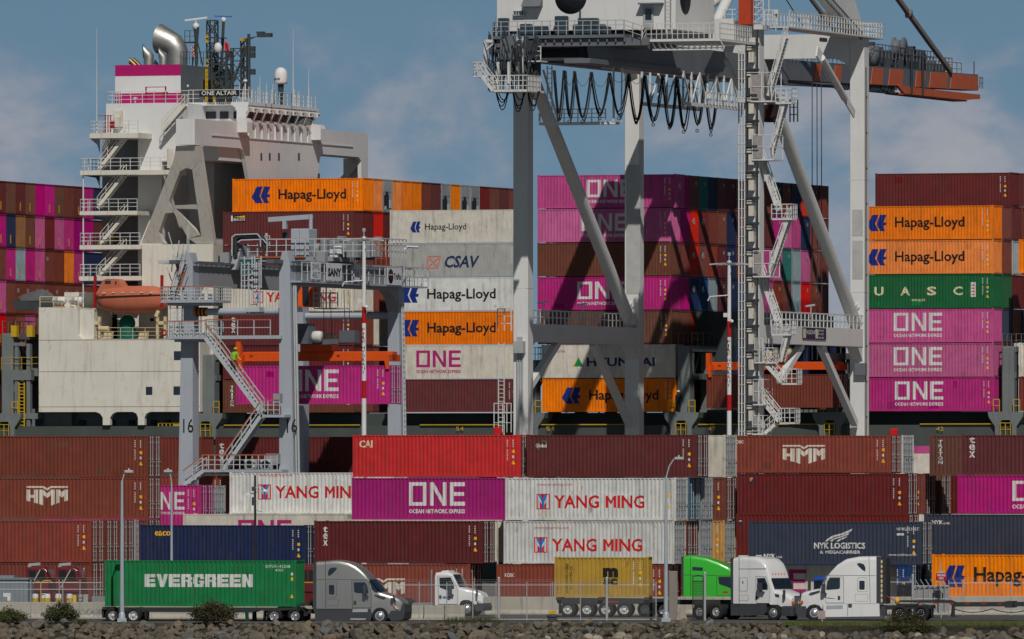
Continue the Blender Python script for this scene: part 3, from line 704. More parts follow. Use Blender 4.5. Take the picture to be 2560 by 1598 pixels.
for t_, cols in {2: 'maroon red maroon navy', 3: 'brown maroon brown navy', 4: 'cream rustred rustred brown', 5: 'rustred cream cream brown', 6: 'maroon brown brown brown', 7: 'brown maroon brown brown'}.items():
    for r_, c_ in enumerate(cols.split()):
        sc(885+24.3*(r_+1), SH+ROW*(r_+1), tier(t_), c_, f'{NM.get(c_, c_)} container end, stack under the bridge, tier {t_} from top, row {r_+2} from quay', small=True)
# far left stack: only ends are seen
LEFT = {1: 'maroon brown2 maroon brown2 magenta magenta brown2 brown maroon magenta navy', 2: 'magenta navy tan brown2 pink darkred pink magenta deepmagenta magenta maroon', 3: 'brown magenta paleblue magenta pink brown brown orange magenta navy navy',
 4: 'pink brown brown brown brown brown brown brown brown brown brown', 5: 'red brown rustred pink brown brown', 6: 'brown magenta brown blue', 7: 'brown brown brown navy'}
for t_, s_ in LEFT.items():
    for r_, c_ in enumerate(s_.split()):
        et = ('10', 0.5, 1.9, 0.45, 0.4, M_lw) if (t_ == 4 and r_ > 1) or (t_ == 3 and r_ == 5) else None
        if et is None and (r_*5+t_*7) % 3 != 0: et = ('I', 1.1, 0.35, 0.22, 0.75, M_lyel)
        sc(13.5+24.35*(r_-1)+13-13, SH+ROW*r_, tier(t_), c_, f'{NM.get(c_, c_)} container end, far left ship stack, tier {t_} from top, row {r_+1} from left', small=et is None, marks=False, endtext=et)
# ---------------------------------------------------------------- helpers in port coordinates (u, n, z)
def Pn(px, py, n): u, z = uz(px, py, n); return (u, n, z)
def n_at(px, u): k = (px-1280)/F; return -u*(CT+k*ST)/(ST-k*CT)
def Pu(px, py, u):
    n = n_at(px, u); return (u, n, HC+(YH-py)/F*(-u*ST+n*CT))
class Asm:                                             # a thing standing at (u0, n0, z0); its parts are given in absolute port coordinates
    def __init__(s, name, label, cat, u0, n0, z0=0.0, group=None):
        s.o = (u0, n0, z0); s.root = port_thing(name, label, cat, u0, n0, z0, group)
    def part(s, name, mb, mats, parent=None, label=None):
        mb.v = [(p[0]-s.o[0], p[1]-s.o[1], p[2]-s.o[2]) for p in mb.v]
        o = mb.obj(name, mats, parent or s.root)
        if label: o['label'] = label
        return o
def wtext(s, p0, w, h, bold=0.02, facing='-n', lift=0.0):   # lettering in the plane facing -n (reads along +u) or +u (reads along +n)
    vs_, fs = fit(text2d(s, bold), 0, 0, w, h); q = MB()
    if facing == '-n': q.add([(p0[0]+a, p0[1]-lift, p0[2]+b) for a, b in vs_], fs)
    else: q.add([(p0[0]+lift, p0[1]+a, p0[2]+b) for a, b in vs_], fs)
    return q
# ---------------------------------------------------------------- the container ship
M_ship = mat('ship_white', (0.66, 0.63, 0.56), 0.5, var=0.07, scale=0.35, rust=0.7, streak=0.4, dirt=(0.30, 0.22, 0.14), rustcol=(0.28, 0.11, 0.04))
M_shipw = mat('ship_bright_white', (0.66, 0.66, 0.66), 0.5, var=0.05, scale=0.4, streak=0.12, dirt=(0.3, 0.27, 0.23))
M_hull = mat('hull_grey', (0.070, 0.082, 0.078), 0.55, var=0.15, scale=0.4, rust=0.3, streak=0.3)
M_lash = mat('lashing_grey', (0.16, 0.18, 0.18), 0.55, var=0.12, scale=0.6, rust=0.35, streak=0.3)
M_mast = mat('mast_grey', (0.05, 0.06, 0.065), 0.5)
M_fmag = mat('funnel_magenta', (0.40, 0.012, 0.13), 0.5, var=0.08)
M_fgrey = mat('funnel_grey', (0.11, 0.125, 0.135), 0.5)
M_glass = mat('window_glass', (0.012, 0.02, 0.03), 0.08, spec=0.6)
M_glassg = mat('wheelhouse_glass', (0.012, 0.05, 0.05), 0.08, spec=0.6)
M_ylw = mat('safety_yellow', (0.50, 0.33, 0.02), 0.5)
M_lrail = mat('rail_weathered', (0.16, 0.15, 0.12), 0.6)
M_rail = mat('rail_white', (0.60, 0.60, 0.59), 0.5)
M_redp = mat('red_paint', (0.32, 0.014, 0.014), 0.5)
M_chrome = mat('brushed_exhaust_steel', (0.46, 0.45, 0.43), 0.5, 0.9, var=0.25, scale=1.5)
M_brass = mat('heat_tinted_steel', (0.28, 0.17, 0.08), 0.5, 0.9, var=0.3, scale=3)
M_lifeorange = mat('lifeboat_orange', (0.50, 0.145, 0.082), 0.5, var=0.08, streak=0.15)
M_creamp = mat('cream_paint', (0.62, 0.50, 0.30), 0.5, rust=0.3)
M_tarp = mat('green_tarpaulin', (0.004, 0.10, 0.075), 0.6, var=0.3, scale=3)
ship = Asm('container_ship', 'large container ship with white bridge, magenta banded funnel and grey hull along the quay', 'ship', -300, 893, 0)
q = MB(); q.box(-420, -190, 892.6, 938, -2, 11.6); q.box(-420, -190, 892.75, 938, 11.6, 13.35); q.box(-420, -190, 896.2, 936, 13.35, 14.45)
q.cur = 1; q.box(un(2235, 892)[0], -190, 892.5, 893, 10.9, 11.55); q.cur = 2; q.box(un(2235, 892)[0], -190, 892.5, 893, 5.0, 10.9)
ship.part('hull', q, [M_hull, P_('pink'), P_('cream')])
for a, b in ((560, 900), (1050, 1250), (1345, 1600), (1745, 2100), (2300, 2500)):
    ua, ub = un(a, 892.6)[0], un(b, 892.6)[0]
    q = MB(); q.beam((ua, 892.6, 13.42), (ub, 892.6, 13.42), 0.09, 0.08); ship.part('sheer_rail', q, M_ylw)
for px, tx in ((1150, '54'), (1375, '51'), (1780, '47'), (2350, '42')):
    ship.part('bay_number', wtext(tx, Pn(px-10, 1077, 892.55), 0.7, 0.34, 0.0, '-n', 0.02), M_ylw)
# lashing bridges between the stacks: pillar, flared base with an arched opening, cross girders
LBP = []
for px, ztop in ((18, 21.5), (521, 19.6), (1325, 19.0), (1709, 20.2), (2520, 20.0), (2080, 19.5)):
    uc = un(px, 893)[0]; LBP.append(uc)
    q = MB()
    q.bbox(uc-0.55, uc+0.55, 892.95, 894.3, 14.45, ztop, 0.08)
    for nn in (899, 906, 914, 922, 930): q.box(uc-0.45, uc+0.45, nn, nn+0.9, 13.4, ztop)
    for zz_ in (17.3, ztop-0.5): q.box(uc-0.62, uc+0.62, 893.3, 936, zz_, zz_+0.5)
    q.prism([(uc-1.6,14.45),(uc+1.6,14.45),(uc+1.5,14.0),(uc+0.95,13.2),(uc+0.95,12.2),(uc+0.55,12.2),(uc+0.55,13.35),(uc+0.35,13.75),(uc-0.35,13.75),(uc-0.55,13.35),(uc-0.55,12.2),(uc-0.95,12.2),(uc-0.95,13.2),(uc-1.5,14.0)], 'y', 892.3, 894.6)
    for k in range(7):
        q.beam((uc-0.5, 894.5+k*6, 14.4), (uc-0.5, 899+k*6, ztop-0.4), 0.12, 0.12)
    lb = ship.part('lashing_bridge', q, M_lash)
    q = MB()
    railing(q, [(uc-0.6, 893.4, ztop), (uc-0.6, 900, ztop)], 1.1, 1.2, 0.025); railing(q, [(uc+0.6, 893.4, ztop), (uc+0.6, 936, ztop)], 1.1, 1.6, 0.025); ship.part('top_handrail', q, M_lrail, lb); q = MB()
    railing(q, [(uc-1.15, 892.5, 14.45), (uc-0.6, 892.5, 14.45)], 1.05, 0.5, 0.03); railing(q, [(uc+0.65, 892.5, 14.45), (uc+1.2, 892.5, 14.45)], 1.05, 0.5, 0.03)
    railing(q, [(uc-0.45, 892.25, 12.4), (uc+0.45, 892.25, 12.4)], 1.1, 0.4, 0.03)
    ship.part('handrail', q, M_ylw, lb)
# lashing bridge gear seen at the far left and in the empty bay
q = MB()
u0 = un(38, 893.2)[0]
for du in (0.0, 1.1): q.box(u0+du, u0+du+0.35, 893.1, 893.6, 12.3, 20.6)
q.box(u0-1.2, u0+1.6, 893.0, 893.7, 17.4, 18.3); q.box(u0-1.2, u0+1.0, 893.05, 893.75, 20.4, 20.7); q.box(u0-1.5, u0+2.2, 893.0, 894.5, 14.0, 14.5)
q.beam((u0-1.0, 893.3, 15.0), (u0+0.2, 893.3, 17.2), 0.25, 0.3); q.box(u0+2.2, u0+4.8, 894.5, 895.2, 12.0, 18.0)
ship.part('lashing_frame', q, M_lash)
q = MB(); ladder(q, (u0+0.72, 892.95, 12.4), (u0+0.72, 892.95, 17.2), 0.5, (1, 0, 0), 0.3, 0.05); railing(q, [(u0-1.2, 892.95, 18.3), (u0+3.6, 892.95, 18.3)], 1.1, 1.0, 0.02); 
for du in (-0.3, 1.2): q.box(u0+du, u0+du+0.55, 892.9, 893.5, 21.2, 22.2)
ship.part('ladder', q, M_ylw)
q = MB(); r = random.Random(3)
ua, ub = un(1740, 896)[0], un(2140, 896)[0]
for k in range(14): 
    uu = ua+(ub-ua)*k/13; q.box(uu, uu+0.3, 934, 934.8, 14.2, 19.8)
q.box(ua, ub, 934.2, 934.6, 16.6, 16.9); q.box(ua, ub, 934.2, 934.6, 19.4, 19.8); q.box(ua, ub, 897, 897.6, 13.3, 14.7)
ship.part('cell_guide_frame', q, M_lash)
q = MB(); q.box(ua-1.5, ua+1.5, 900, 930, 14.2, 23.2); q.box(ub-1.0, ub+2.0, 900, 936, 14.2, 23.5)
ship.part('hatch_coaming', q, M_mast)
# --- deckhouse
LBn = 892.4
uL, uR = un(97, LBn)[0], un(500, LBn)[0]; SHn = LBn+2.6; uH0, uH1 = un(355, SHn)[0], un(533, SHn)[0]
z768, z848, z1030, z610 = zat(768, un(250, LBn)[1]), zat(848, un(250, LBn)[1]), zat(1030, un(250, LBn)[1]), zat(609, un(440, LBn)[1])
uA, uB = un(195, LBn)[0], un(420, LBn)[0]
q = MB()
q.prism([(uL,z1030),(un(240,LBn)[0],z1030),(un(250,LBn)[0],z1030-0.15),(un(257,LBn)[0],z1030-0.5),(un(257,LBn)[0],z1030-1.15),(un(275,LBn)[0],z1030-1.15),(un(275,LBn)[0],z1030-0.5),(un(282,LBn)[0],z1030-0.15),(un(292,LBn)[0],z1030),
  (un(332,LBn)[0],z1030),(un(341,LBn)[0],z1030-0.15),(un(345,LBn)[0],z1030-0.5),(un(345,LBn)[0],z1030-1.15),(un(361,LBn)[0],z1030-1.15),(un(361,LBn)[0],z1030-0.5),(un(366,LBn)[0],z1030-0.15),(un(375,LBn)[0],z1030),(uR,z1030),
  (uR,z768-0.6),(uB+0.02,z768-0.6),(uB,z848),(uA+0.4,z848),(uA,z848+0.4),(uA,z768),(uL,z768)], 'y', LBn, LBn+0.5)
q.box(uL, uL+0.4, LBn+0.5, 935, z1030, z768); q.box(uR-0.4, uR, LBn+0.5, 935, z1030, z848); q.box(uL+0.4, uR-0.4, LBn+5.0, LBn+5.4, z1030-0.1, z848+4.2)
q.box(uL+0.4, uA, LBn+0.5, LBn+5, z768-0.25, z768-0.02); q.box(uA+0.02, uR, LBn+0.5, LBn+5, z848-0.25, z848-0.01); q.box(uL+0.4, uR-0.4, LBn+0.52, LBn+5, z1030+0.02, z1030+0.2)
q.box(uA-0.15, uA+1.3, LBn+0.5, LBn+5, z848+0.02, z848+2.6)
lower = ship.part('deckhouse_base', q, M_ship)
for (a, b, c, d_) in ((435, 452, 878, 900), (365, 381, 967, 987), (434, 451, 966, 987)):
    p, r_ = Pn(a, d_, LBn), Pn(b, c, LBn); q = MB(); q.box(p[0], r_[0], LBn-0.03, LBn+0.02, p[2], r_[2]); w_ = ship.part('window', q, M_glass, lower)
q = MB()
for zy in (850, 929, 1017):
    zz_ = zat(zy, un(250, LBn)[1]); q.box(uL+0.02, uR-0.02, LBn-0.012, LBn+0.01, zz_-0.02, zz_+0.02)
ship.part('weld_seam', q, mat('seam_grey', (0.22, 0.18, 0.14)), lower)
q = MB(); q.box(uL-4, uR+3, 895.5, 896, 11, z1030+0.3); ship.part('engine_deck_wall', q, mat('deck_wall_grey', (0.17, 0.19, 0.22), streak=0.3))
for px in (205, 280, 330, 385, 420): q = MB(); p = Pn(px, 1075, 895.3); q.lathe([(0.0, 0.9), (0.28, 0.85), (0.30, 0.0), (0.38, -0.4)], 10, (p[0], p[1], p[2])); ship.part('ventilator', q, M_mast)
for px in (180, 240, 310, 372): q = MB(); p = Pn(px, 1078, 895.2); q.box(p[0], p[0]+0.9, 894.9, 895.4, p[2]-0.3, p[2]+0.35); ship.part('mooring_gear', q, M_mast)
q = MB(); p = Pn(425, 1078, 893.5)
railing(q, [(p[0]-1.0, 893.3, p[2]-0.2), (p[0]+1.2, 893.3, p[2]-0.2)], 0.9, 0.4, 0.04); q.box(p[0]+0.4, p[0]+1.1, 893.2, 893.6, p[2]-0.1, p[2]+0.6); ship.part('gangway_gear', q, M_ylw)
# upper house: front slab and right-hand flank
ufl = un(487, 891.0)[0]                                   # the plane of the bridge front
q = MB(); zlow = zat(850, un(440, LBn)[1])
q.box(uH0, uH1, SHn, SHn+5, z768+0.1, z610); q.box(un(420, SHn)[0], uH1, SHn+0.01, SHn+5, z848-1.5, z768+0.09)
ship.part('deckhouse_shoulder', q, M_ship)
nb = 898.0                                               # main block flush wall
z258 = zat(258, un(350, nb)[1])
q = MB(); zpk = zat(402, un(440, nb)[1]); upk = un(404, nb)[0]
nend = n_at(790, ufl); zbd = zat(300, un(440, nb)[1])
q.box(un(345, nb)[0], upk, nb, nend, z848-1, z258); q.box(upk+0.001, un(452, nb)[0], nb+0.001, nend-0.1, zpk, z258-0.002); q.box(un(452, nb)[0]-0.01, ufl-0.4, nb+0.002, nend-0.2, zpk+0.002, zbd); q.box(upk-0.01, ufl-3.4, nb+6.5, n_at(800, ufl-3.4), z848-1, zpk-0.01)
blk = ship.part('accommodation_block', q, M_shipw)
q = MB(); q.box(un(335, nb+2)[0]-4.0, un(345, nb)[0]+0.01, nb+4.5, 932, z848-4, z258-2.0); ship.part('stairwell_wall', q, mat('stairwell_shade_grey', (0.30, 0.29, 0.28), streak=0.2), blk)  # the wall's grey has the shade under the side decks painted in
q = MB(); a_ = un(265, nb)[0]; zt2 = zat(333, un(300, nb)[1])
q.box(a_, un(345, nb)[0]-0.005, nb+0.02, 932, zt2, z258-0.01); ship.part('deckhouse_top', q, M_shipw, blk)
# decks on the left
q = MB()
for (xl, yt, yb, xr) in ((224, 332, 346, 345), (200, 425, 438, 345), (199, 527, 538, 343), (199, 612, 624, 352), (198, 690, 702, 352)):
    a, b = Pn(xl, yb, 894.6), Pn(xr, yt, 894.6); q.box(a[0], b[0], 894.6, nb+4.6, a[2], b[2])
q.box(un(345, 894.6)[0], un(430, 894.6)[0], 894.65, nb+0.1, Pn(345, 438, 894.6)[2]+0.03, Pn(345, 425, 894.6)[2]-0.02)
dk = ship.part('side_deck', q, M_ship)
q = MB()
for (xl, yt, xr) in ((226, 332, 345), (202, 425, 425), (201, 527, 343), (201, 612, 350), (201, 690, 350)):
    a, b = Pn(xl, yt, 894.7), Pn(xr, yt, 894.7); railing(q, [(a[0], nb+3, a[2]), (a[0], 894.7, a[2]), (b[0], 894.7, a[2])], 1.0, 0.9, 0.025, 3)
for y0, y1 in ((436, 527), (538, 612), (624, 690), (702, 768)): q.tube(Pn(208, y1, 894.9), Pn(208, y0, 894.9), 0.07, 6)
a = Pn(267, 259, nb); b = Pn(470, 259, nb); railing(q, [(a[0], nb+10, a[2]), (a[0], nb+0.2, a[2]), (b[0], nb+0.2, a[2])], 1.05, 1.1, 0.025, 3)
ship.part('deck_railing', q, M_rail)
for x0, y0, x1, y1 in ((250, 425, 318, 338), (247, 520, 312, 438), (254, 610, 315, 538), (245, 695, 312, 624), (408, 328, 465, 262)):
    n_ = 895.6 if x0 < 400 else nb-0.9
    q = MB(); stair(q, Pn(x0, y0, n_), Pn(x1, y1, n_), 0.75, (0, 1, 0), 0.22, 0.95, 0.022); ship.part('outside_stair', q, M_ship)
q = MB(); q.add([Pn(224, 346, 894.6), Pn(250, 346, 894.6), Pn(250, 385, 894.6), Pn(243, 362, 894.6)], [(0,1,2,3)]); q.add([Pn(205, 439, 895), Pn(250, 439, 895), Pn(250, 470, 895), Pn(240, 445, 895)], [(0,1,2,3)])
ship.part('deck_bracket', q, M_mast)
q = MB(); a = Pn(268, 610, nb+2.6); q.box(a[0], a[0]+0.85, nb+2.0, nb+2.9, a[2], a[2]+1.0); ship.part('yellow_locker', q, M_ylw)
q = MB(); a, b = Pn(434, 420, nb), Pn(418, 372, nb); q.box(b[0], a[0], nb-0.04, nb+0.02, a[2], b[2]); ship.part('door', q, P_('cream'), blk)
q = MB(); a, b = Pn(286, 318, nb), Pn(308, 276, nb); q.box(a[0], b[0], nb-0.25, nb+0.1, a[2], b[2]); q.box(a[0]+0.15, b[0]-0.15, nb-0.55, nb-0.2, a[2], b[2]-0.6); ship.part('ventilator_cabinet', q, P_('cream'))
q = MB(); a = Pn(266, 332, 895.2)
for dx in (0, 0.25, 0.5): q.beam((a[0]+dx-0.1, 895.2, a[2]), (a[0]+dx-0.1, 895.2, a[2]+1.55), 0.08, 0.08)
q.box(a[0]+0.4, a[0]+0.75, 895.0, 895.3, a[2]+0.35, a[2]+1.05); q.beam((a[0]-0.8, 895.2, a[2]+1.5), (a[0]+0.5, 895.2, a[2]+1.5), 0.05, 0.05)
a = Pn(365, 258, nb+0.6); q.beam(a, (a[0], a[1], a[2]+1.45), 0.1, 0.1); q.beam((a[0]+1.85, a[1], a[2]), (a[0]+1.85, a[1], a[2]+1.45), 0.1, 0.1); q.beam((a[0], a[1], a[2]+1.4), (a[0]+1.9, a[1], a[2]+1.4), 0.06, 0.06); q.beam((a[0], a[1], a[2]+0.9), (a[0]+1.9, a[1], a[2]+0.9), 0.06, 0.06); q.box(a[0]+1.6, a[0]+2.0, a[1]-0.1, a[1]+0.2, a[2]+0.5, a[2]+0.95)
ship.part('rescue_cradle', q, M_redp)
# bridge: front wall across the whole beam with arched cut-outs, end wall, roof, A frame
q = MB(); nE = 891.0
ztop_b = zat(297, un(487, nE)[1]); zbot_b = zat(362, un(487, nE)[1])
nF = n_at(920, ufl); n1_, n2_ = n_at(505, ufl), n_at(607, ufl); n3_, n4_ = n_at(633, ufl), n_at(784, ufl); n5_, n6_ = n_at(800, ufl), n_at(903, ufl)
zlo = ztop_b-7.0
q.prism([(nE,ztop_b),(nF,ztop_b),(nF,zlo),(n6_+0.2,zlo),(n6_,zbot_b-0.3),(n6_-0.6,zbot_b+0.05),(n5_+0.6,zbot_b+0.05),(n5_,zbot_b-0.3),(n4_,zlo),(n3_,zlo),(n2_+0.6,zbot_b-0.9),(n2_,zbot_b-0.15),(n2_-0.6,zbot_b),(n1_+0.5,zbot_b),(n1_,zbot_b-0.25),(n1_-0.5,zbot_b-0.02),(nE,zbot_b)], 'x', ufl-0.35, ufl)
q.box(un(440, nE)[0], ufl-0.36, nE, nE+0.3, zbot_b, ztop_b); q.box(un(440, nE)[0], ufl-0.36, nE+0.31, nF, zbot_b, zbot_b+0.3); q.box(un(440, nE)[0], un(440, nE)[0]+0.25, nE+0.3, nF, zbot_b+0.3, ztop_b)
q.beam((ufl-5.5, nF-0.4, zbot_b-5.5), (ufl-0.5, nF-0.4, zbot_b-0.2), 0.5, 1.2, (0,1,0)); q.box(ufl-2.2, ufl-0.36, nF-0.5, nF, zlo, zbot_b)
br = ship.part('bridge', q, M_shipw)
for (a, b, c, d_) in ((545, 561, 381, 399), (570, 586, 381, 399)):
    u_ = ufl-3.4; p, r_ = Pu(a, d_, u_), Pu(b, c, u_); q = MB(); q.box(u_, u_+0.05, p[1], r_[1], p[2], r_[2]); ship.part('window', q, M_glass, blk)
for a in (653, 674, 697, 747):
    p, r_ = Pu(a-2, 401, ufl), Pu(a+2, 383, ufl); q = MB(); q.box(ufl-0.01, ufl+0.03, p[1], r_[1], p[2], r_[2]); ship.part('slot_window', q, M_glass, br)
for a, y0, y1 in ((594, 295, 331), (778, 312, 350)):                # wing consoles
    p, r_ = Pu(a, y1, ufl), Pu(a+30, y0, ufl); q = MB(); q.prism([(ufl,r_[2]),(ufl+0.75,r_[2]-0.12),(ufl+0.9,r_[2]-0.45),(ufl+0.9,p[2]),(ufl,p[2])], 'y', p[1], p[1]+1.3); ship.part('bridge_console', q, M_shipw, br)
# wheelhouse
nW0, nW1 = n_at(612, ufl), n_at(783, ufl); uW0 = un(455, nW0)[0]
zr, zf, zw1, zw0 = zat(255, un(610, nW0)[1]), zat(263, un(610, nW0)[1]), zat(279, un(610, nW0)[1]), zat(298, un(610, nW0)[1])
q = MB(); q.box(uW0, ufl-0.7, nW0+1.0, nW1, ztop_b-1.5, zr-0.3)
q.box(uW0-0.2, ufl+0.35, nW0, nW1+0.4, zf, zr)
q.prism([(nW0,zf),(nW1,zf),(nW1,zw1),(nW0,zw1)], 'x', ufl-0.3, ufl+0.3); q.prism([(nW0,zw0),(nW1,zw0),(nW1,ztop_b-0.4),(nW0,ztop_b-0.4)], 'x', ufl-0.7, ufl-0.02)
wh = ship.part('wheelhouse', q, M_shipw)
q = MB(); q.add([(ufl-0.05,nW0+0.3,zw0),(ufl-0.05,nW1-0.2,zw0),(ufl+0.25,nW1-0.2,zw1),(ufl+0.25,nW0+0.3,zw1)], [(0,1,2,3)]); ship.part('front_window', q, M_glassg, wh)
q = MB()
for k in range(9):
    n_ = nW0+0.2+(nW1-nW0-0.5)*k/8; q.beam((ufl-0.02, n_, zw0), (ufl+0.30, n_, zw1), 0.28, 0.1, (1, 0, 0))
ship.part('window_mullion', q, M_shipw, wh)
q = MB(); q.prism([(ufl-1.2,zf),(ufl+0.32,zf),(ufl+0.10,zw1-0.3),(ufl+0.05,zw0-0.7),(ufl-0.8,zw0-0.7),(ufl-0.75,zw1),(ufl-0.95,zf-0.15)], 'y', nW0-0.02, nW0+0.25); ship.part('end_fascia', q, M_shipw, wh)
for a, b in ((475, 502), (514, 540), (550, 571), (584, 600)):
    p, r_ = Pn(a, 297, nW0+0.98), Pn(b, 279, nW0+0.98); q = MB(); q.box(p[0], r_[0], nW0+0.93, nW0+1.02, p[2], r_[2]); ship.part('side_window', q, M_glass, wh)
for k in range(9):
    q = MB(); n_ = nW0+0.6+(nW1-nW0-1.2)*k/8; z_ = zf-0.2
    q.wire([(ufl+0.3, n_-0.3, z_+0.05), (ufl+0.75, n_-0.3, z_-0.1), (ufl+0.75, n_+0.6, z_-0.1), (ufl+0.3, n_+0.6, z_+0.05)], 0.03); q.wire([(ufl+0.75, n_-0.3, z_-0.1), (ufl+0.75, n_-0.3, z_-0.45)], 0.035); q.box(ufl+0.5, ufl+0.72, n_, n_+0.4, z_-0.35, z_-0.1); ship.part('wiper_platform', q, M_rail, wh)
zb_ = ztop_b
for k in range(12):
    q = MB(); n_ = nW0-0.8+k*1.65; q.beam((ufl+0.05, n_, zb_-1.35), (ufl+0.05, n_, zb_-0.1), 0.12, 0.12); ship.part('wing_stanchion', q, M_shipw, br)
q = MB(); q.beam((ufl+0.06, nE+4, zb_-1.3), (ufl+0.06, nF-4, zb_-1.3), 0.06, 0.05)
ship.part('wing_handrail', q, M_shipw, br)
p = Pn(519, 261, nW0-0.05); ship.part('registry_number', wtext('IMO 9468308', p, 2.2, 0.22, 0.02, '-n', 0.03), M_lb, wh)
q = MB(); a, b = Pn(499, 242, nW0-0.1), Pn(598, 225, nW0-0.1); q.box(a[0], b[0], nW0-0.15, nW0-0.05, a[2], b[2]); nbd = ship.part('name_board', q, M_black, wh)
ship.part('ship_name', wtext('ONE ALTAIR', (a[0]+0.2, nW0-0.17, a[2]+0.12), b[0]-a[0]-0.4, 0.38, 0.015), M_lw, nbd)
q = MB(); railing(q, [(uW0, nW0+0.1, zr), (ufl+0.2, nW0+0.1, zr), (ufl+0.2, nW1, zr)], 1.1, 1.0, 0.025, 3)
rr_ = random.Random(5)
for k in range(20):
    n_ = nW0+0.4+(nW1-nW0-1)*rr_.random(); u_ = ufl-0.2-2.5*rr_.random()*0.6; q.beam((u_, n_, zr), (u_+0.1, n_, zr+1.0+0.7*rr_.random()), 0.05, 0.05); q.beam((u_, n_+0.5, zr), (u_, n_+0.1, zr+0.95), 0.05, 0.05)
ship.part('monkey_deck_railing', q, M_rail, wh)
# A frame under the bridge wing, leaning outboard towards its head
q = MB(); nA0, nA1 = SHn+0.1, nE+2.6
def AF(px, py):
    t = (609-py)/(609-362); n_ = nA0+(nA1-2.4-nA0)*t; return Pn(px, py, n_)
def slab(pts, th=0.7):
    m = len(pts); P3 = [AF(*p) for p in pts]; v = P3+[(p[0], p[1]+th, p[2]) for p in P3]
    q.add(v, [tuple(range(m)), tuple(range(2*m-1, m-1, -1))]+[(i, m+i, m+(i+1)%m, (i+1)%m) for i in range(m)])
slab([(440,365),(499,365),(504,400),(480,424),(465,420),(450,428),(423,500),(423,514),(492,511),(494,523),(440,522),(430,532),(413,533),(397,580),(405,600),(412,609),(353,609),(434,400)])
slab([(504,400.5),(535,609),(490,609),(470,596),(503,591),(494.5,523.5),(492.5,511),(480.5,424.5)])
slab([(430.5,524),(441,523),(500,588),(470,596)], 0.65)
ship.part('wing_support_frame', q, M_ship)
# funnel
nf = nb+3.5; uf0, uf1 = un(288, nf)[0], un(452, nf)[0]
zf0, zf1, zf2, zf3 = [zat(y, un(370, nf)[1]) for y in (260, 233, 190, 162)]
fl = 13.0
q = MB(); q.box(uf0, uf1-0.01, nf+0.02, nf+fl, zf0-2, zf3-0.01); q.cur = 1; q.box(uf0-0.01, uf1-0.012, nf, nf+0.05, zf0-0.5, zf1); q.box(uf0-0.01, uf1-0.012, nf, nf+0.05, zf2, zf3); q.cur = 2; q.box(uf0-0.012, uf1-0.011, nf+0.004, nf+0.06, zf1-0.01, zf2+0.01)
fun = ship.part('funnel', q, [M_fgrey, M_fmag, M_shipw])
q = MB(); q.box(uf1-0.02, uf1+0.03, nf+5.5, nf+8.0, zf0-1.5, zf2-0.2); ship.part('funnel_door', q, M_void, fun)
q = MB(); ladder(q, (uf1+0.12, nf+6.0, zf0-1), (uf1+0.12, nf+6.0, zf3-0.2), 0.35, (0, 1, 0), 0.4, 0.05); ladder(q, (uf1+0.12, nf+7.9, zf0-1), (uf1+0.12, nf+7.9, zf3-0.2), 0.35, (0, 1, 0), 0.4, 0.05); ship.part('funnel_ladder', q, M_ylw, fun)
def pipe_s(rows, n_, m_):
    q = MB(); R3 = []
    for (l, r_, rad, dx) in rows:
        a, b = Vector(Pn(l[0], l[1], n_)), Vector(Pn(r_[0], r_[1], n_)); c = (a+b)/2; h = (b-a)/2
        R3.append([tuple(c+h*math.cos(2*math.pi*k/28)+Vector((dx, rad, 0))*math.sin(2*math.pi*k/28)) for k in range(28)])
    q.grid(R3, True, True); q.cur = 1; c = Vector(R3[-1][0])*0
    for p in R3[-1]: c += Vector(p)/28
    q.add([tuple(Vector(p).lerp(c, 0.03)) for p in R3[-1]], [tuple(range(28))])
    return ship.part('exhaust_pipe', q, [m_, M_void], fun)
pipe_s([((417,166),(467,166),0.95,0),((418,135),(468,125),0.95,0),((414,131),(464,112),1.0,0),((400,127),(451,89),1.1,0),((394,134),(403,60),1.15,0.20)], nf+5, M_chrome)
pipe_s([((360,166),(384,166),0.44,0),((360,146),(384,139),0.44,0),((358,145),(380,130),0.46,0),((358,146),(357,109),0.5,-0.24)], nf+2, M_chrome)
pipe_s([((399,166),(417,166),0.34,0),((399,147),(417,142),0.34,0),((397,146),(413,134),0.36,0),((397,146),(396,117),0.4,-0.18)], nf+2, M_chrome)
pipe_s([((336,170),(348,166),0.2,0),((324,160),(332,150),0.22,0),((322,161),(323,143),0.24,-0.1)], nf+2, M_brass)
pipe_s([((350,170),(358,166),0.2,0),((336,158),(342,150),0.22,0),((334,159),(334,143),0.24,-0.1)], nf+3, M_brass)
pipe_s([((392,170),(400,166),0.2,0),((386,160),(392,154),0.2,0),((384,161),(387,148),0.2,-0.08)], nf+6, M_chrome)
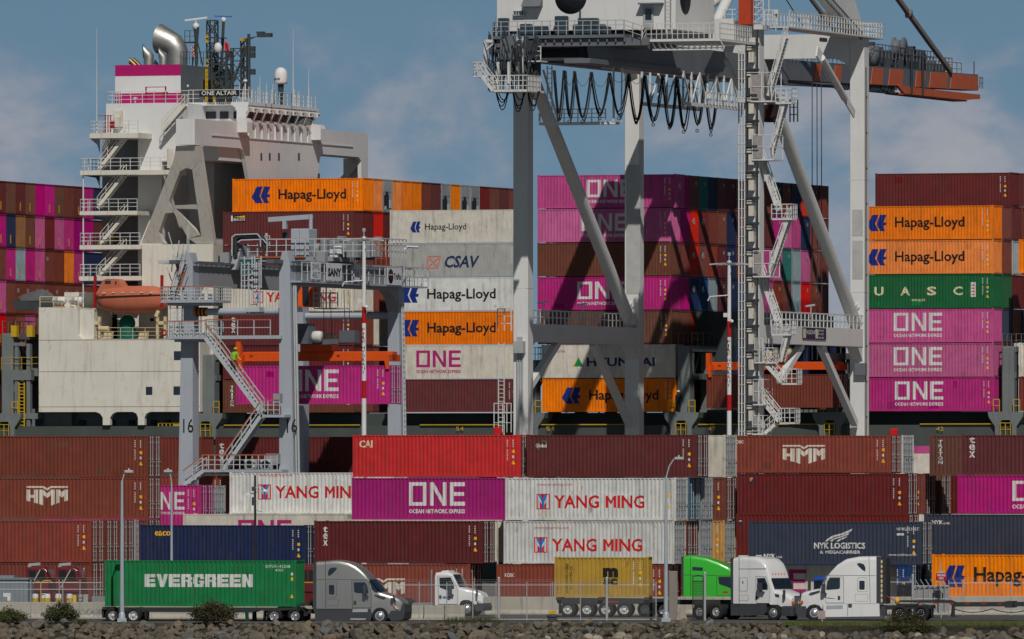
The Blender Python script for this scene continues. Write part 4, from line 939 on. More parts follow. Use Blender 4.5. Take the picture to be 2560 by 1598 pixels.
# masts, radars, domes, aerials
def lattice(q, u0_, n0_, z0_, w, d_, h, steps, r_=0.06, taper=1.0):
    for k in range(steps):
        za, zb2 = z0_+h*k/steps, z0_+h*(k+1)/steps
        ca = [(u0_, n0_), (u0_+w, n0_), (u0_+w, n0_+d_), (u0_, n0_+d_)]
        for i in range(4):
            p, p2 = ca[i], ca[(i+1)%4]
            q.beam((*p, za), (*p, zb2), 2*r_, 2*r_); q.beam((*p, zb2), (*p2, zb2), r_*1.4, r_*1.4)
            q.beam((*p, za), (*p2, zb2), r_*1.3, r_*1.3) if (k+i) % 2 else q.beam((*p2, za), (*p, zb2), r_*1.3, r_*1.3)
nm = nf+8
q = MB(); a = Pn(491, 245, nm); top = Pn(491, 75, nm)
q.tube(a, Pn(491, 118, nm), 0.13, 8); q.tube(Pn(491, 118, nm), Pn(491, 68, nm), 0.13, 8, 0.28); q.beam(Pn(480, 170, nm), Pn(488, 110, nm), 0.1, 0.1); q.beam(Pn(507, 165, nm), Pn(494, 105, nm), 0.1, 0.1); q.box(Pn(461, 108, nm)[0], Pn(489, 108, nm)[0], nm-0.5, nm+0.5, Pn(461, 108, nm)[2], Pn(461, 105, nm)[2])
railing(q, [Pn(462, 105, nm-0.5), Pn(487, 105, nm-0.5)], 1.0, 0.5, 0.025)
mast = ship.part('radar_mast', q, M_mast)
q = MB(); p = Pn(490, 66, nm); q.lathe([(0.05,-0.3),(0.28,-0.25),(0.30,0.15),(0.12,0.3)], 12, p); q.beam((p[0]-0.95, p[1]-0.3, p[2]+0.52), (p[0]+0.95, p[1]+0.3, p[2]+0.78), 0.18, 0.16); q.beam(p, (p[0], p[1], p[2]+0.6), 0.12, 0.12); ship.part('radar_scanner', q, M_shipw, mast)
q = MB(); b = Pn(517, 245, nm+1); lattice(q, b[0], nm+1, b[2], 0.75, 0.8, zat(50, un(517, nm)[1])-b[2], 9, 0.055); b2 = Pn(550, 245, nm+1); q.tube(b2, Pn(559, 50, nm+1), 0.14, 8); b3 = Pn(530, 225, nm-1); lattice(q, b3[0], nm-1, b3[2], 1.35, 1.3, zat(130, un(530, nm)[1])-b3[2], 3, 0.085); q.box(Pn(540, 96, nm)[0], Pn(558, 96, nm)[0], nm, nm+1, Pn(540, 96, nm)[2], Pn(540, 94, nm)[2])
railing(q, [Pn(452, 161, nf+0.5), Pn(516, 161, nf+6)], 1.1, 0.6, 0.022, 2)
mast2 = ship.part('lattice_mast', q, M_mast)
q = MB(); p = Pn(559, 46, nm+1); q.beam((p[0]-0.85, nm+1, p[2]+0.2), (p[0]+0.75, nm+1, p[2]+0.14), 0.14, 0.12); ship.part('radar_scanner', q, M_lblue2, mast2)
q = MB(); q.lathe([(0.12,-0.35),(0.22,-0.3),(0.24,-0.02),(0.1,0.1)], 10, (p[0], nm+1, p[2])); p2 = Pn(545, 127, nm-1.5); q.lathe([(0.1,-0.15),(0.34,-0.1),(0.36,0.35),(0.26,0.62),(0.0,0.74)], 14, p2); ship.part('satellite_dome', q, M_shipw, mast2)
q = MB(); b = Pn(602, 245, nm+3); lattice(q, b[0], nm+3, b[2], 0.55, 0.8, zat(95, un(602, nm)[1])-b[2], 8, 0.05); q.beam(Pn(570, 240, nm+3), Pn(618, 112, nm+3), 0.16, 0.16); q.tube(Pn(622, 245, nm+3), Pn(622, 85, nm+3), 0.14, 8); lattice(q, Pn(577, 200, nm+3)[0], nm+3, Pn(577, 245, nm+3)[2], 1.0, 0.6, 4.4, 4, 0.05); q.box(Pn(614, 90, nm)[0], Pn(648, 90, nm)[0], nm+2.8, nm+3.4, Pn(614, 90, nm)[2], Pn(614, 80, nm)[2]); q.add([Pn(612, 96, nm+3), Pn(645, 90, nm+3), Pn(625, 100, nm+3)], [(0,1,2)])
q.box(Pn(612, 80, nm)[0], Pn(630, 80, nm)[0], nm+2.8, nm+3.3, Pn(614, 80, nm)[2], Pn(614, 76, nm)[2])
for y_ in (130, 145, 187): p = Pn(628, y_, nm+3); q.box(p[0], p[0]+0.35, nm+2.8, nm+3.2, p[2], p[2]+0.5)
ship.part('signal_mast', q, M_mast)
q = MB()
for yy in (90, 102, 150, 165, 178): p = Pn(519, yy, nm+0.9); q.box(p[0]-0.1, p[0]+0.1, nm+0.7, nm+0.95, p[2]-0.2, p[2]+0.1)
p = Pn(605, 100, nm+2.9); q.box(p[0]-0.05, p[0]+0.25, nm+2.6, nm+2.95, p[2]-0.1, p[2]+0.15)
ship.part('mast_light', q, M_ylw, mast2)
def flag(px, py, n_, w, h, mats, stripes):
    q = MB()
    for k in range(stripes):
        q.cur = k % len(mats); z1_ = -h*k/stripes; z2_ = -h*(k+1)/stripes; b = Pn(px, py, n_)
        rows = [[(b[0]+w*i/6+0.1*abs(z_), n_+0.08*math.sin(i*1.4+z_*3), b[2]+z_-0.25*(i/6)) for i in range(7)] for z_ in (z1_, z2_)]
        q.grid(rows)
    return ship.part('flag', q, mats)
flag(478, 112, nm-0.6, 0.22, 1.0, [M_lred, M_lw], 7); flag(561, 103, nm+0.6, 0.38, 1.5, [M_lred], 3)
p = Pn(702, 210, nW0+9); q = MB(); q.lathe([(0.0,-0.02),(0.56,0.0),(0.60,0.2),(0.60,0.85),(0.5,1.2),(0.28,1.42),(0.0,1.48)], 20, p); dome = ship.part('satellite_dome', q, M_shipw)
q = MB(); q.tube((p[0], p[1], zr), (p[0], p[1], p[2]), 0.16, 8, 0.3); ship.part('dome_pedestal', q, M_mast, dome)
q = MB(); vs_, fs = fit(text2d('SAILOR', 0.03), -0.5, 0.32, 0.66, 0.2); q.add([(p[0]+0.625*math.sin(a/0.6), p[1]-0.625*math.cos(a/0.6), p[2]+b) for a, b in vs_], fs); ship.part('lettering', q, M_lb, dome)
for px, y0, y1, n_ in ((242, 345, 70, 894.8), (733, 258, 75, nW0+10), (650, 258, 190, nW0+3), (666, 258, 208, nW0+4), (682, 258, 210, nW0+5), (772, 270, 168, nW1)): q = MB(); q.tube(Pn(px, y0, n_), Pn(px, y1, n_), 0.06, 5, 0.02); ship.part('whip_aerial', q, M_rail)
for px, y0, y1, n_ in ((467, 262, 216, nW0), (613, 256, 203, nW0+1), (338, 259, 247, nb+0.5)): q = MB(); q.tube(Pn(px, y0, n_), Pn(px, y1, n_), 0.07, 6); p = Pn(px, y1, n_); q.lathe([(0.0,-0.1),(0.2,-0.08),(0.2,0.12),(0.0,0.16)], 8, p); ship.part('lamp_pole', q, M_rail)
# recess gear
q = MB(); p = Pn(318, 846, LBn+2.0)
rows = []
rg = random.Random(9)
for k in range(7):
    t = k/6; rr_ = (0.95, 1.0, 0.85, 0.75, 0.8, 0.7, 0.35)[k]
    rows.append([(p[0]+rr_*math.cos(a*math.pi/7)*(0.85+0.15*rg.random()), p[1]+0.8*rr_*math.sin(a*math.pi/7)*(0.85+0.15*rg.random()), p[2]+2.0*t) for a in range(14)])
q.grid(rows, True, True); q.add(rows[-1], [tuple(range(14))]); ship.part('covered_winch', q, M_tarp)
q = MB()
for px, w_ in ((237, 0.5), (402, 0.45)):
    p = Pn(px, 846, LBn+0.7); q.box(p[0]-w_, p[0]-w_+0.18, p[1], p[1]+0.3, p[2], p[2]+1.9); q.box(p[0]+w_-0.18, p[0]+w_, p[1], p[1]+0.3, p[2], p[2]+1.9); q.box(p[0]-w_, p[0]+w_, p[1], p[1]+0.3, p[2]+1.2, p[2]+1.5); q.beam((p[0]-w_, p[1], p[2]+1.9), (p[0]-w_+0.25, p[1], p[2]+2.4), 0.2, 0.3)
p = Pn(248, 822, LBn+0.8); q.tube(p, (p[0]+0.9, p[1], p[2]), 0.22, 8)
for px in (268, 356): p = Pn(px, 847, LBn+0.5); q.prism([(p[0]-0.4,p[2]),(p[0]+0.35,p[2]),(p[0]+0.42,p[2]+0.62),(p[0]-0.28,p[2]+0.62)], 'y', p[1], p[1]+0.5)
ship.part('davit_winch', q, M_creamp)
q = MB(); railing(q, [Pn(240, 848, LBn+0.15), Pn(455, 848, LBn+0.15)], 1.0, 1.1, 0.02, 3); q.wire([Pn(100, 768, LBn+0.2), Pn(100, 742, LBn+0.2), Pn(195, 742, LBn+0.2), Pn(195, 768, LBn+0.2)], 0.03); q.wire([Pn(100, 755, LBn+0.2), Pn(195, 755, LBn+0.2)], 0.02); ship.part('recess_rail', q, M_creamp)
q = MB(); a, b = Pn(265, 846, LBn+4.9), Pn(292, 787, LBn+4.9); q.box(a[0], b[0], LBn+4.85, LBn+5.05, a[2], b[2]); a, b = Pn(375, 803, LBn+4.9), Pn(384, 796, LBn+4.9); q.box(a[0], b[0], LBn+4.9, LBn+5.02, a[2], b[2]); ship.part('recess_doorway', q, M_void)
for px, n_, y0, y1 in ((237, LBn+0.6, 770, 690), (404, LBn+0.6, 770, 688)):
    q = MB(); q.beam(Pn(px, y0, n_), Pn(px+1, y1, n_), 0.22, 0.22); ship.part('davit_arm', q, M_redp)
# lifeboat, life rafts, buoy, covered boat: carried by the ship
ua_, ub_ = un(228, LBn)[0], un(409, LBn)[0]; lz = zat(783, un(320, LBn)[1]); lh = zat(697, un(320, LBn)[1])-lz; ll = ub_-ua_
lbA = Asm('lifeboat', 'faded orange enclosed lifeboat hanging in its davits on the ship', 'lifeboat', (ua_+ub_)/2, LBn+1.2, lz)
q = MB(); rows = []
secs = [(0.0,0.10,0.52,0.60),(0.05,0.62,0.22,0.72),(0.15,0.86,0.06,0.86),(0.35,1.0,0.0,0.90),(0.6,1.0,0.0,0.90),(0.8,0.92,0.04,0.90),(0.92,0.7,0.12,0.80),(0.985,0.35,0.22,0.66),(1.0,0.12,0.45,0.58)]
for t, wd, lo, hi in secs:
    u_ = ua_+ll*t; row = []; mid = 0.50
    for k in range(16):
        a = 2*math.pi*k/16; c_, s_ = math.cos(a), math.sin(a)
        y = LBn+1.2+1.25*wd*(abs(c_)**0.7)*(1 if c_ > 0 else -1)
        z = lz+lh*(mid+(hi-0.02-mid)*0.78*(abs(s_)**0.8) if s_ > 0 else mid-(mid-lo)*(abs(s_)**0.8))
        row.append((u_, y, z))
    rows.append(row)
q.grid(rows, True, True); q.add(rows[0], [tuple(range(16))]); q.add(rows[-1], [tuple(range(16))])
lbA.part('boat_hull', q, M_lifeorange)
q = MB(); t0, t1 = ua_+ll*0.04, ua_+ll*0.40
q.prism([(t0,lz+lh*0.55),(t0+ll*0.06,lz+lh*0.80),(t0+ll*0.10,lz+lh*0.96),(t0+ll*0.14,lz+lh*1.0),(t1-ll*0.10,lz+lh*1.0),(t1-ll*0.06,lz+lh*0.97),(t1,lz+lh*0.78),(t1+ll*0.06,lz+lh*0.6)], 'y', LBn+0.35, LBn+2.05); cab_ = lbA.part('conning_cabin', q, M_lifeorange)
q = MB(); q.box(t0+ll*0.13, t0+ll*0.21, LBn+0.32, LBn+0.36, lz+lh*0.86, lz+lh*0.95); q.box(t0+ll*0.27, t0+ll*0.29, LBn+0.32, LBn+0.36, lz+lh*0.84, lz+lh*0.93); lbA.part('window', q, M_glass, cab_)
q = MB(); 
for i in range(1, len(secs)-1):
    a, b = secs[i], secs[i+1]
    q.beam((ua_+ll*a[0], LBn+1.2-1.27*a[1]-0.02, lz+lh*0.47+lh*0.06*a[0]), (ua_+ll*b[0], LBn+1.2-1.27*b[1]-0.02, lz+lh*0.47+lh*0.06*b[0]), 0.06, 0.1)
lbA.part('rubbing_strake', q, M_black)
q = MB()
for k in range(6): q.box(ua_+ll*(0.16+0.13*k), ua_+ll*(0.16+0.13*k)+0.28, LBn-0.07, LBn-0.02, lz+lh*0.585, lz+lh*0.61)
lbA.part('reflective_tape', q, M_lw)
for k, px in enumerate((148, 190)):
    p = Pn(px, 752, LBn+0.9); A = Asm('life_raft', ['white cylindrical life raft canister, left of the pair above the cream block', 'white cylindrical life raft canister, right of the pair beside the lifeboat'][k], 'life raft', p[0], p[1], p[2]-0.45, 'life raft canisters')
    q = MB(); q.lathe([(0.0,-0.62),(0.22,-0.6),(0.34,-0.5),(0.36,-0.03),(0.385,-0.03),(0.385,0.03),(0.36,0.03),(0.34,0.5),(0.22,0.6),(0.0,0.62)], 16, p, 'x'); A.part('canister', q, M_shipw)
    q = MB(); 
    for dx in (-0.4, 0.4): q.beam((p[0]+dx, p[1]-0.35, p[2]-0.55), (p[0]+dx, p[1]+0.35, p[2]-0.55), 0.06, 0.1); q.beam((p[0]+dx, p[1]-0.35, p[2]-0.6), (p[0]+dx, p[1]-0.35, p[2]-0.1), 0.05, 0.05)
    q.beam((p[0]-0.5, p[1]-0.3, p[2]-0.5), (p[0]+0.5, p[1]-0.3, p[2]-0.5), 0.05, 0.05); A.part('cradle', q, M_creamp)
p = Pn(88, 768, LBn+3); A = Asm('rescue_boat', 'dark grey covered rescue boat on deck left of the life raft canisters', 'boat', p[0], p[1], p[2])
q = MB(); rows = []
for t, w_, hz in ((-1.6,0.15,0.9),(-1.2,0.6,1.1),(-0.3,0.8,1.35),(0.6,0.8,1.6),(1.3,0.7,1.35),(1.8,0.4,1.0)):
    rows.append([(p[0]+t, p[1]-w_, p[2]+0.55), (p[0]+t, p[1]-w_*0.9, p[2]+0.75), (p[0]+t, p[1], p[2]+hz), (p[0]+t, p[1]+w_*0.9, p[2]+0.75), (p[0]+t, p[1]+w_, p[2]+0.55)])
q.grid(rows, False); A.part('cover', q, mat('grey_cover', (0.10, 0.10, 0.105)))
q = MB(); q.prism([(p[0]-1.9,p[2]+0.52),(p[0]+1.9,p[2]+0.52),(p[0]+1.5,p[2]-0.25),(p[0]-1.6,p[2]-0.25)], 'y', p[1]-0.75, p[1]+0.75); A.part('boat_hull', q, M_mast)
p = Pn(410, 832, LBn-0.1); q = MB(); q.lathe([(0.22+0.08*math.cos(a*math.pi/4), 0.08*math.sin(a*math.pi/4)) for a in range(9)], 16, (0, 0, 0), 'y'); o = q.obj('lifebuoy', M_redp); o.location = W(*p); o.rotation_euler = (0, 0, -TH); tag(o, 'red and white lifebuoy hung on the rail beside the crane platform', 'lifebuoy')
# ---------------------------------------------------------------- ship-to-shore crane
M_crw = mat('crane_white', (0.64, 0.64, 0.63), 0.5, var=0.06, scale=0.3, streak=0.18, rust=0.12, dirt=(0.33, 0.28, 0.22))
M_crg = mat('crane_grey', (0.135, 0.145, 0.165), 0.5, var=0.1, scale=0.5, streak=0.2)
M_crd = mat('crane_dark_grey', (0.05, 0.057, 0.066), 0.55, var=0.2, scale=0.6)
M_cror = mat('crane_orange', (0.55, 0.12, 0.05), 0.55, var=0.1, streak=0.2)
M_crred = mat('lift_red', (0.42, 0.055, 0.025), 0.55, var=0.08)
M_patch = mat('primer_grey', (0.42, 0.42, 0.41), 0.6)
M_mesh = mat('wire_mesh_grey', (0.30, 0.28, 0.27), 0.6, var=0.25, scale=4)
M_spr = mat('spreader_orange', (0.66, 0.085, 0.010), 0.5, var=0.06, streak=0.15)
uLf, uRt, nLS, nWS = -302.0, -281.9, 855.6, 884.0
sts = Asm('gantry_crane', 'tall white ship-to-shore crane with grey girder, orange striped boom and hanging cable loops', 'crane', -292, 870, 0)
ZB = 46.0
legs = []
for (u_, n_, zt) in ((uLf, nLS, 44.0), (uLf, nWS, 44.2), (uRt, nLS, ZB), (uRt, nWS, ZB)):
    q = MB(); q.bbox(u_-0.64, u_+0.64, n_-0.68, n_+0.68, 0.8, zt, 0.04); q.box(u_-0.9, u_+0.9, n_-1.2, n_+1.2, 0.8, 2.6)
    for zz_ in (12.0, 24.5, 34.0): q.box(u_-0.655, u_+0.655, n_-0.695, n_+0.695, zz_, zz_+0.08)
    lg = sts.part('leg', q, M_crw); legs.append(lg)
q = MB(); a, b = Pn(1566, 735, nWS-0.69), Pn(1601, 412, nWS-0.69); q.box(a[0], b[0], nWS-0.705, nWS-0.69, a[2], b[2]); sts.part('primer_patch', q, M_patch, legs[1])
for y0, y1 in ((698, 602), (590, 524)):
    q = MB(); a, b = Pn(2131, y0, nWS-0.69), Pn(2157, y1, nWS-0.69); q.box(a[0], b[0], nWS-0.705, nWS-0.69, a[2], b[2]); sts.part('primer_patch', q, M_patch, legs[3])
q = MB(); 
for z_ in range(8, 44, 3): q.cbox((uRt+0.66, nWS, z_), 0.05, 0.15, 0.1)
q.wire([(uRt+0.68, nWS-0.3, 4), (uRt+0.68, nWS-0.3, 43.5)], 0.035); sts.part('cable_conduit', q, M_crd, legs[3])
q = MB()
for k in range(3): q.tube((uLf-0.25+0.22*k, nLS-0.75, 3), (uLf-0.25+0.22*k, nLS-0.75, 19.3), 0.075, 6)
sts.part('cable_conduit', q, M_steel, legs[0])
q = MB(); a, b = Pn(1285, 883, nLS-1.2), Pn(1309, 853, nLS-1.2); q.box(a[0], b[0], nLS-1.3, nLS-0.68, a[2], b[2]); q.box(a[0]+0.2, b[0]-0.25, nLS-1.1, nLS-0.75, b[2], b[2]+0.35); sts.part('junction_box', q, M_steel, legs[0])
q = MB(); a, b = Pn(2136, 938, nWS-1.2), Pn(2163, 908, nWS-1.2); q.box(a[0], b[0], nWS-1.2, nWS-0.68, a[2], b[2]); sts.part('junction_box', q, M_crg, legs[3])
# portal beams and braces, one frame on each side
for u_ in (uLf, uRt):
    zb1, zb0 = (21.6, 20.1) if u_ == uLf else (21.4, 19.9)
    q = MB(); q.box(u_-0.55, u_+0.55, nLS+0.68, nWS-0.68, zb0, zb1)
    q.prism([(nWS-0.68,zb0),(nWS-2.0,zb0),(nWS-0.68,zb0-1.2)], 'x', u_-0.5, u_+0.5); q.prism([(nLS+0.68,zb0),(nLS+1.6,zb0),(nLS+0.68,zb0-0.9)], 'x', u_-0.5, u_+0.5)
    pb = sts.part('portal_beam', q, M_crw)
    q = MB(); railing(q, [(u_+0.5, nLS+0.8, zb1), (u_+0.5, nWS-0.2, zb1)], 1.15, 1.0, 0.03, 2); railing(q, [(u_-0.5, nLS+0.8, zb1), (u_-0.5, nWS-0.2, zb1)], 1.15, 1.0, 0.03, 2); sts.part('walkway_railing', q, M_rail, pb)
    for fr in (0.15, 0.5, 0.98):
        q = MB(); n_ = nLS+(nWS-nLS)*fr; q.beam((u_+0.3, n_, zb1), (u_+0.3, n_, zb1+1.7), 0.08, 0.08); q.beam((u_-0.1, n_-0.3, zb1+1.72), (u_+0.5, n_+0.3, zb1+1.85), 0.25, 0.14); sts.part('floodlight', q, M_steel, pb)
    q = MB(); q.tube((u_, nLS+0.3, 43.6), (u_, nWS-1.2, zb1+0.5), 0.55, 20)
    q.prism([(nWS-0.68, zb1+2.2), (nWS-2.2, zb1+1.6), (nWS-1.6, zb1), (nWS-0.68, zb1)], 'x', u_-0.08, u_+0.08); sts.part('diagonal_brace', q, M_crw)
    for f0, f1, zE, side in (((0.30, 0.045, 16.3, 0) if u_ == uLf else (0.44, 0.235, 16.9, 0)), (0.62, 0.955, 13.4, 1)):
        q = MB(); q.beam((u_, nLS+(nWS-nLS)*f0, zb0), (u_, nLS+(nWS-nLS)*f1, zE), 0.55, 0.55, (1, 0, 0)); sts.part('knee_brace', q, M_crw)
    if u_ == uRt: continue
    q = MB(); q.box(u_-0.6, u_+0.6, nLS+0.68, nWS-0.68, 44.25, 45.95); q.prism([(nWS-0.68,44.25),(nWS-2.2,44.25),(nWS-0.68,42.8)], 'x', u_-0.55, u_+0.55); q.prism([(nLS+0.68,44.25),(nLS+2.2,44.25),(nLS+0.68,42.9)], 'x', u_-0.55, u_+0.55); sts.part('upper_side_beam', q, M_crw)
for n_ in (nLS, nWS):
    q = MB(); q.box(uLf+0.64, uRt-0.64, n_-0.6, n_+0.6, 44.6 if n_ == nLS else 44.3, 46.35)
    if n_ == nWS: q.prism([(uRt-0.64,44.3),(uRt-2.0,44.3),(uRt-1.15,43.9),(uRt-0.75,43.3),(uRt-0.64,42.6)], 'y', n_-0.55, n_+0.55)
    sts.part('upper_cross_beam', q, M_crw)
q = MB(); q.box(uRt-3.2, uRt-1.4, nLS-1.2, nLS-0.62, 44.3, 46.5); sts.part('beam_end_box', q, M_crw)
# purple builder's sign on the right portal beam
a, b = Pu(2007, 848, uRt+0.6), Pu(2065, 821, uRt+0.6)
q = MB(); q.box(uRt+0.57, uRt+0.62, a[1], b[1], a[2], b[2]); sg = sts.part('maker_sign', q, mat('sign_purple', (0.035, 0.018, 0.06), 0.5))
sts.part('lettering', wtext('PACECO-MITSUI', (uRt+0.62, a[1]+0.9, a[2]+0.42), (b[1]-a[1])*0.52, 0.36, 0.03, '+u', 0.01), M_lw, sg)
q = MB(); q.box(uRt+0.62, uRt+0.635, a[1]+0.1, a[1]+0.75, a[2]+0.1, b[2]-0.1); q.box(uRt+0.62, uRt+0.635, a[1]+3.4, a[1]+3.95, a[2]+0.1, b[2]-0.1); sts.part('sign_panel', q, M_lcream, sg)
for k in range(3):
    sts.part('lettering', wtext(('WEB LOAD', 'ST-50T', 'MAX 58T')[k], (uRt+0.62, a[1]+4.1, b[2]-0.3*(k+1)), 1.5, 0.17, 0.02, '+u', 0.01), M_lw, sg)
# girder and boom
gu0, gu1 = -291.8, -290.2
nG0, nH, nTip = 843.5, 889.0, n_at(2446, -290.2)
def gz(n_): return 42.75+max(0, n_-nH)*0.0165
q = MB()
q.prism([(nG0,42.75),(nH,42.75),(nH,44.55),(nG0+0.0,44.55)], 'x', gu0, gu1-0.02); q.box(gu0-0.3, gu1+0.3, nG0-6, nH, 42.35, 42.74)
q.prism([(nG0-2.2,44.6),(nG0,44.6),(nG0,42.75),(nG0-1.4,42.75)], 'x', gu0+0.2, gu1+0.35)
sts.part('main_girder', q, M_crg)
q = MB(); q.prism([(nH+0.1,gz(nH)),(nTip,gz(nTip)),(nTip,gz(nTip)+1.45),(nH+0.1,44.5)], 'x', gu0, gu1-0.02); q.box(gu0+0.3, gu1-0.3, nTip, nTip+1.0, gz(nTip)+0.1, gz(nTip)+0.5)
boom = sts.part('boom', q, M_crg)
q = MB(); q.box(-298.3, -296.8, nG0-4, nH, 42.8, 44.5); q.prism([(nH+0.1,gz(nH)),(nTip-3,gz(nTip)),(nTip-3,gz(nTip)+1.4),(nH+0.1,44.45)], 'x', -298.2, -296.9)
for k in range(12): q.box(-296.9, gu0, nG0+2+9*k, nG0+2.6+9*k, gz(nG0+9*k)+0.2, gz(nG0+9*k)+0.9)
sts.part('twin_girder', q, M_crg)
for x0, x1 in ((2037, 2052), (2086, 2103), (2179, 2207), (2223, 2257), (2290, 2312), (2325, 2368), (2377, 2444)):
    n0, n1 = n_at(x0, gu1), min(n_at(x1, gu1), nTip-0.05); t0, t1 = gz(n0)+0.03, gz(n1)+0.03; h0 = 1.62-(n0-nH)*0.003; h1 = 1.62-(n1-nH)*0.003
    q = MB(); q.prism([(n0-0.25,t0),(n1-0.25,t1),(n1+0.25,t1+h1-0.1),(n0+0.25,t0+h0-0.1)] if x1 < 2440 else [(n0-0.25,t0),(n1,t1),(n1,t1+h1-0.2),(n0+0.25,t0+h0-0.1)], 'x', gu1-0.021, gu1+0.03); sts.part('warning_stripe', q, M_cror, boom)
q = MB()
nA, nB = n_at(2240, gu1), n_at(2440, gu1); za = gz(nA)-0.7
q.box(gu1-1.3, gu1+0.1, nA+1, nB-3, za, za+0.12); q.prism([(nA,za+0.75),(nA+2,za+0.1),(nB-4,za+0.1),(nB+0.8,za+0.35),(nB+0.8,za+0.75)], 'x', gu1-0.1, gu1+0.15); sts.part('boom_tip_tray', q, M_cror, boom)
q = MB(); r = random.Random(21)
for px in range(2100, 2240, 9): p = Pu(px, 222, gu1); q.box(gu1-0.5, gu1-0.1, p[1], p[1]+0.5+0.4*r.random(), gz(p[1])-0.35-0.3*r.random(), gz(p[1]))
q.box(gu1-0.6, gu1-0.2, nH, nTip-8, 42.55, 42.75); sts.part('trolley_rail', q, M_crd, boom)
# boom-top winches, walkways
q = MB(); zt_ = lambda n_: gz(n_)+1.6-(n_-nH)*0.003
for px, w_, h_ in ((2178, 1.6, 2.0), (2200, 1.4, 1.6), (2226, 1.0, 1.4), (2262, 1.4, 1.0), (2282, 1.0, 1.9), (2306, 1.2, 1.6), (2330, 1.6, 0.7), (2350, 1.6, 0.5)):
    p = Pu(px, 180, gu1-1); q = MB(); q.box(gu1-2.4, gu1-1.0, p[1], p[1]+w_, zt_(p[1]), zt_(p[1])+h_); q.box(gu1-2.0, gu1-0.9, p[1]+0.2, p[1]+w_*0.5, zt_(p[1])+h_*0.3, zt_(p[1])+h_+0.3); sts.part('boom_machinery', q, M_crd, boom)
q = MB(); q.box(gu1-0.4, gu1-0.05, n_at(2270, gu1), n_at(2312, gu1), gz(930)-0.4, gz(930)+2.9)
for px in (2280, 2308): p = Pu(px, 180, gu1+0.3); q.beam((gu1+0.3, p[1], gz(930)-0.7), (gu1+0.3, p[1], gz(930)+3.2), 0.15, 0.15)
sts.part('boom_tower', q, M_crd, boom)
q = MB(); p = Pu(2248, 120, gu1-0.5); q.lathe([(0.0,-0.5),(0.95,-0.5),(0.95,-0.4),(0.7,-0.35),(0.7,0.35),(0.95,0.4),(0.95,0.5),(0.0,0.5)], 18, p, 'x'); p = Pu(2180, 140, gu1-0.5); q.lathe([(0.0,-0.5),(0.9,-0.5),(0.9,0.5),(0.0,0.5)], 18, p, 'x'); sts.part('winch_drum', q, M_crg, boom)
q = MB()
nn = [n_at(2170, gu1), n_at(2380, gu1)]
railing(q, [(gu1, nn[0], zt_(nn[0])+1.0), (gu1, n_at(2335, gu1), zt_(nn[0])+0.9)], 1.1, 1.0, 0.035, 2); railing(q, [(gu1, n_at(2300, gu1), zt_(935)), (gu1, nn[1], zt_(945))], 1.2, 1.0, 0.035, 2); railing(q, [(gu0, nH, 44.5), (gu0, nTip, gz(nTip)+1.4)], 1.1, 1.4, 0.03)
p = Pu(2435, 195, gu1-0.3); q.beam((gu1-0.3, p[1], zt_(p[1])-0.2), (gu1-0.3, p[1], zt_(p[1])+1.2), 0.1, 0.1); railing(q, [(gu1+0.1, nTip, gz(nTip)+0.2), (gu1+0.1, nTip+1, gz(nTip)+0.2)], 1.0, 0.5, 0.03)
railing(q, [(gu1+0.1, nWS+6, 44.5), (gu1+0.1, n_at(2160, gu1), 45.0)], 1.0, 1.0, 0.035)
sts.part('boom_railing', q, M_crg, boom)
# machinery house
mu0, mu1, mn0, mn1 = -299.7, -284.3, 842.5, 852.5; mz = 45.2
q = MB(); q.bbox(mu0, mu1, mn0, mn1, mz, 52.0, 0.06); mh = sts.part('machinery_house', q, M_crw)
a = un(1427, mn0)[0]; q = MB(); 
q.lathe([(0.0,-0.03),(1.36,-0.03),(1.38,0.02)], 36, (a, mn0, zat(-7, un(1427, mn0)[1])), 'y'); sts.part('round_louvre', q, mat('louvre_black', (0.015, 0.017, 0.022), 0.45, var=0.5, scale=6), mh)
p = Pu(1713, -6, mu1); q = MB(); q.lathe([(0.0,0.03),(1.36,0.03),(1.38,-0.02)], 36, (mu1, p[1], p[2]), 'x'); sts.part('round_louvre', q, MATS['louvre_black'], mh)
q = MB(); a, b = Pn(1306, 17, mn0-0.5), Pn(1352, 0, mn0-0.5); q.prism([(mn0-0.9,a[2]),(mn0,a[2]),(mn0,b[2]+0.3)], 'x', a[0], b[0]); sts.part('vent_hood', q, M_crg, mh)
q = MB(); a, b = Pn(1286, 40, mn0-0.1), Pn(1311, 27, mn0-0.1); q.box(a[0], b[0], mn0-0.3, mn0, a[2], a[2]+0.06); q.box(a[0], b[0], mn0-0.35, mn0, b[2]-0.05, b[2])
for k in range(5): u_ = a[0]+(b[0]-a[0])*k/4; q.box(u_-0.04, u_+0.04, mn0-0.3, mn0, a[2], b[2])
sts.part('louvre_vent', q, M_steel, mh)
a, b = Pn(1608, 70, mn0-0.1), Pn(1633, 18, mn0-0.1); q = MB(); q.box(a[0], b[0], mn0-0.10, mn0, a[2], b[2]); dr = sts.part('door', q, mat('door_grey', (0.36, 0.37, 0.38)), mh)
q = MB(); q.box(a[0]+0.18, b[0]-0.15, mn0-0.12, mn0-0.09, a[2]+0.65, b[2]-0.12); sts.part('window', q, M_glass, dr)
q = MB(); a, b = Pn(1602, 12, mn0), Pn(1660, 0, mn0); q.box(a[0], b[0], mn0-0.8, mn0, a[2], a[2]+0.12); sts.part('door_canopy', q, M_crg, mh)
q = MB(); p = Pn(1672, 85, mn0-0.5); ladder(q, p, (p[0], p[1], 52), 0.45, (1, 0, 0), 0.3, 0.03); sts.part('ladder', q, M_rail, mh)
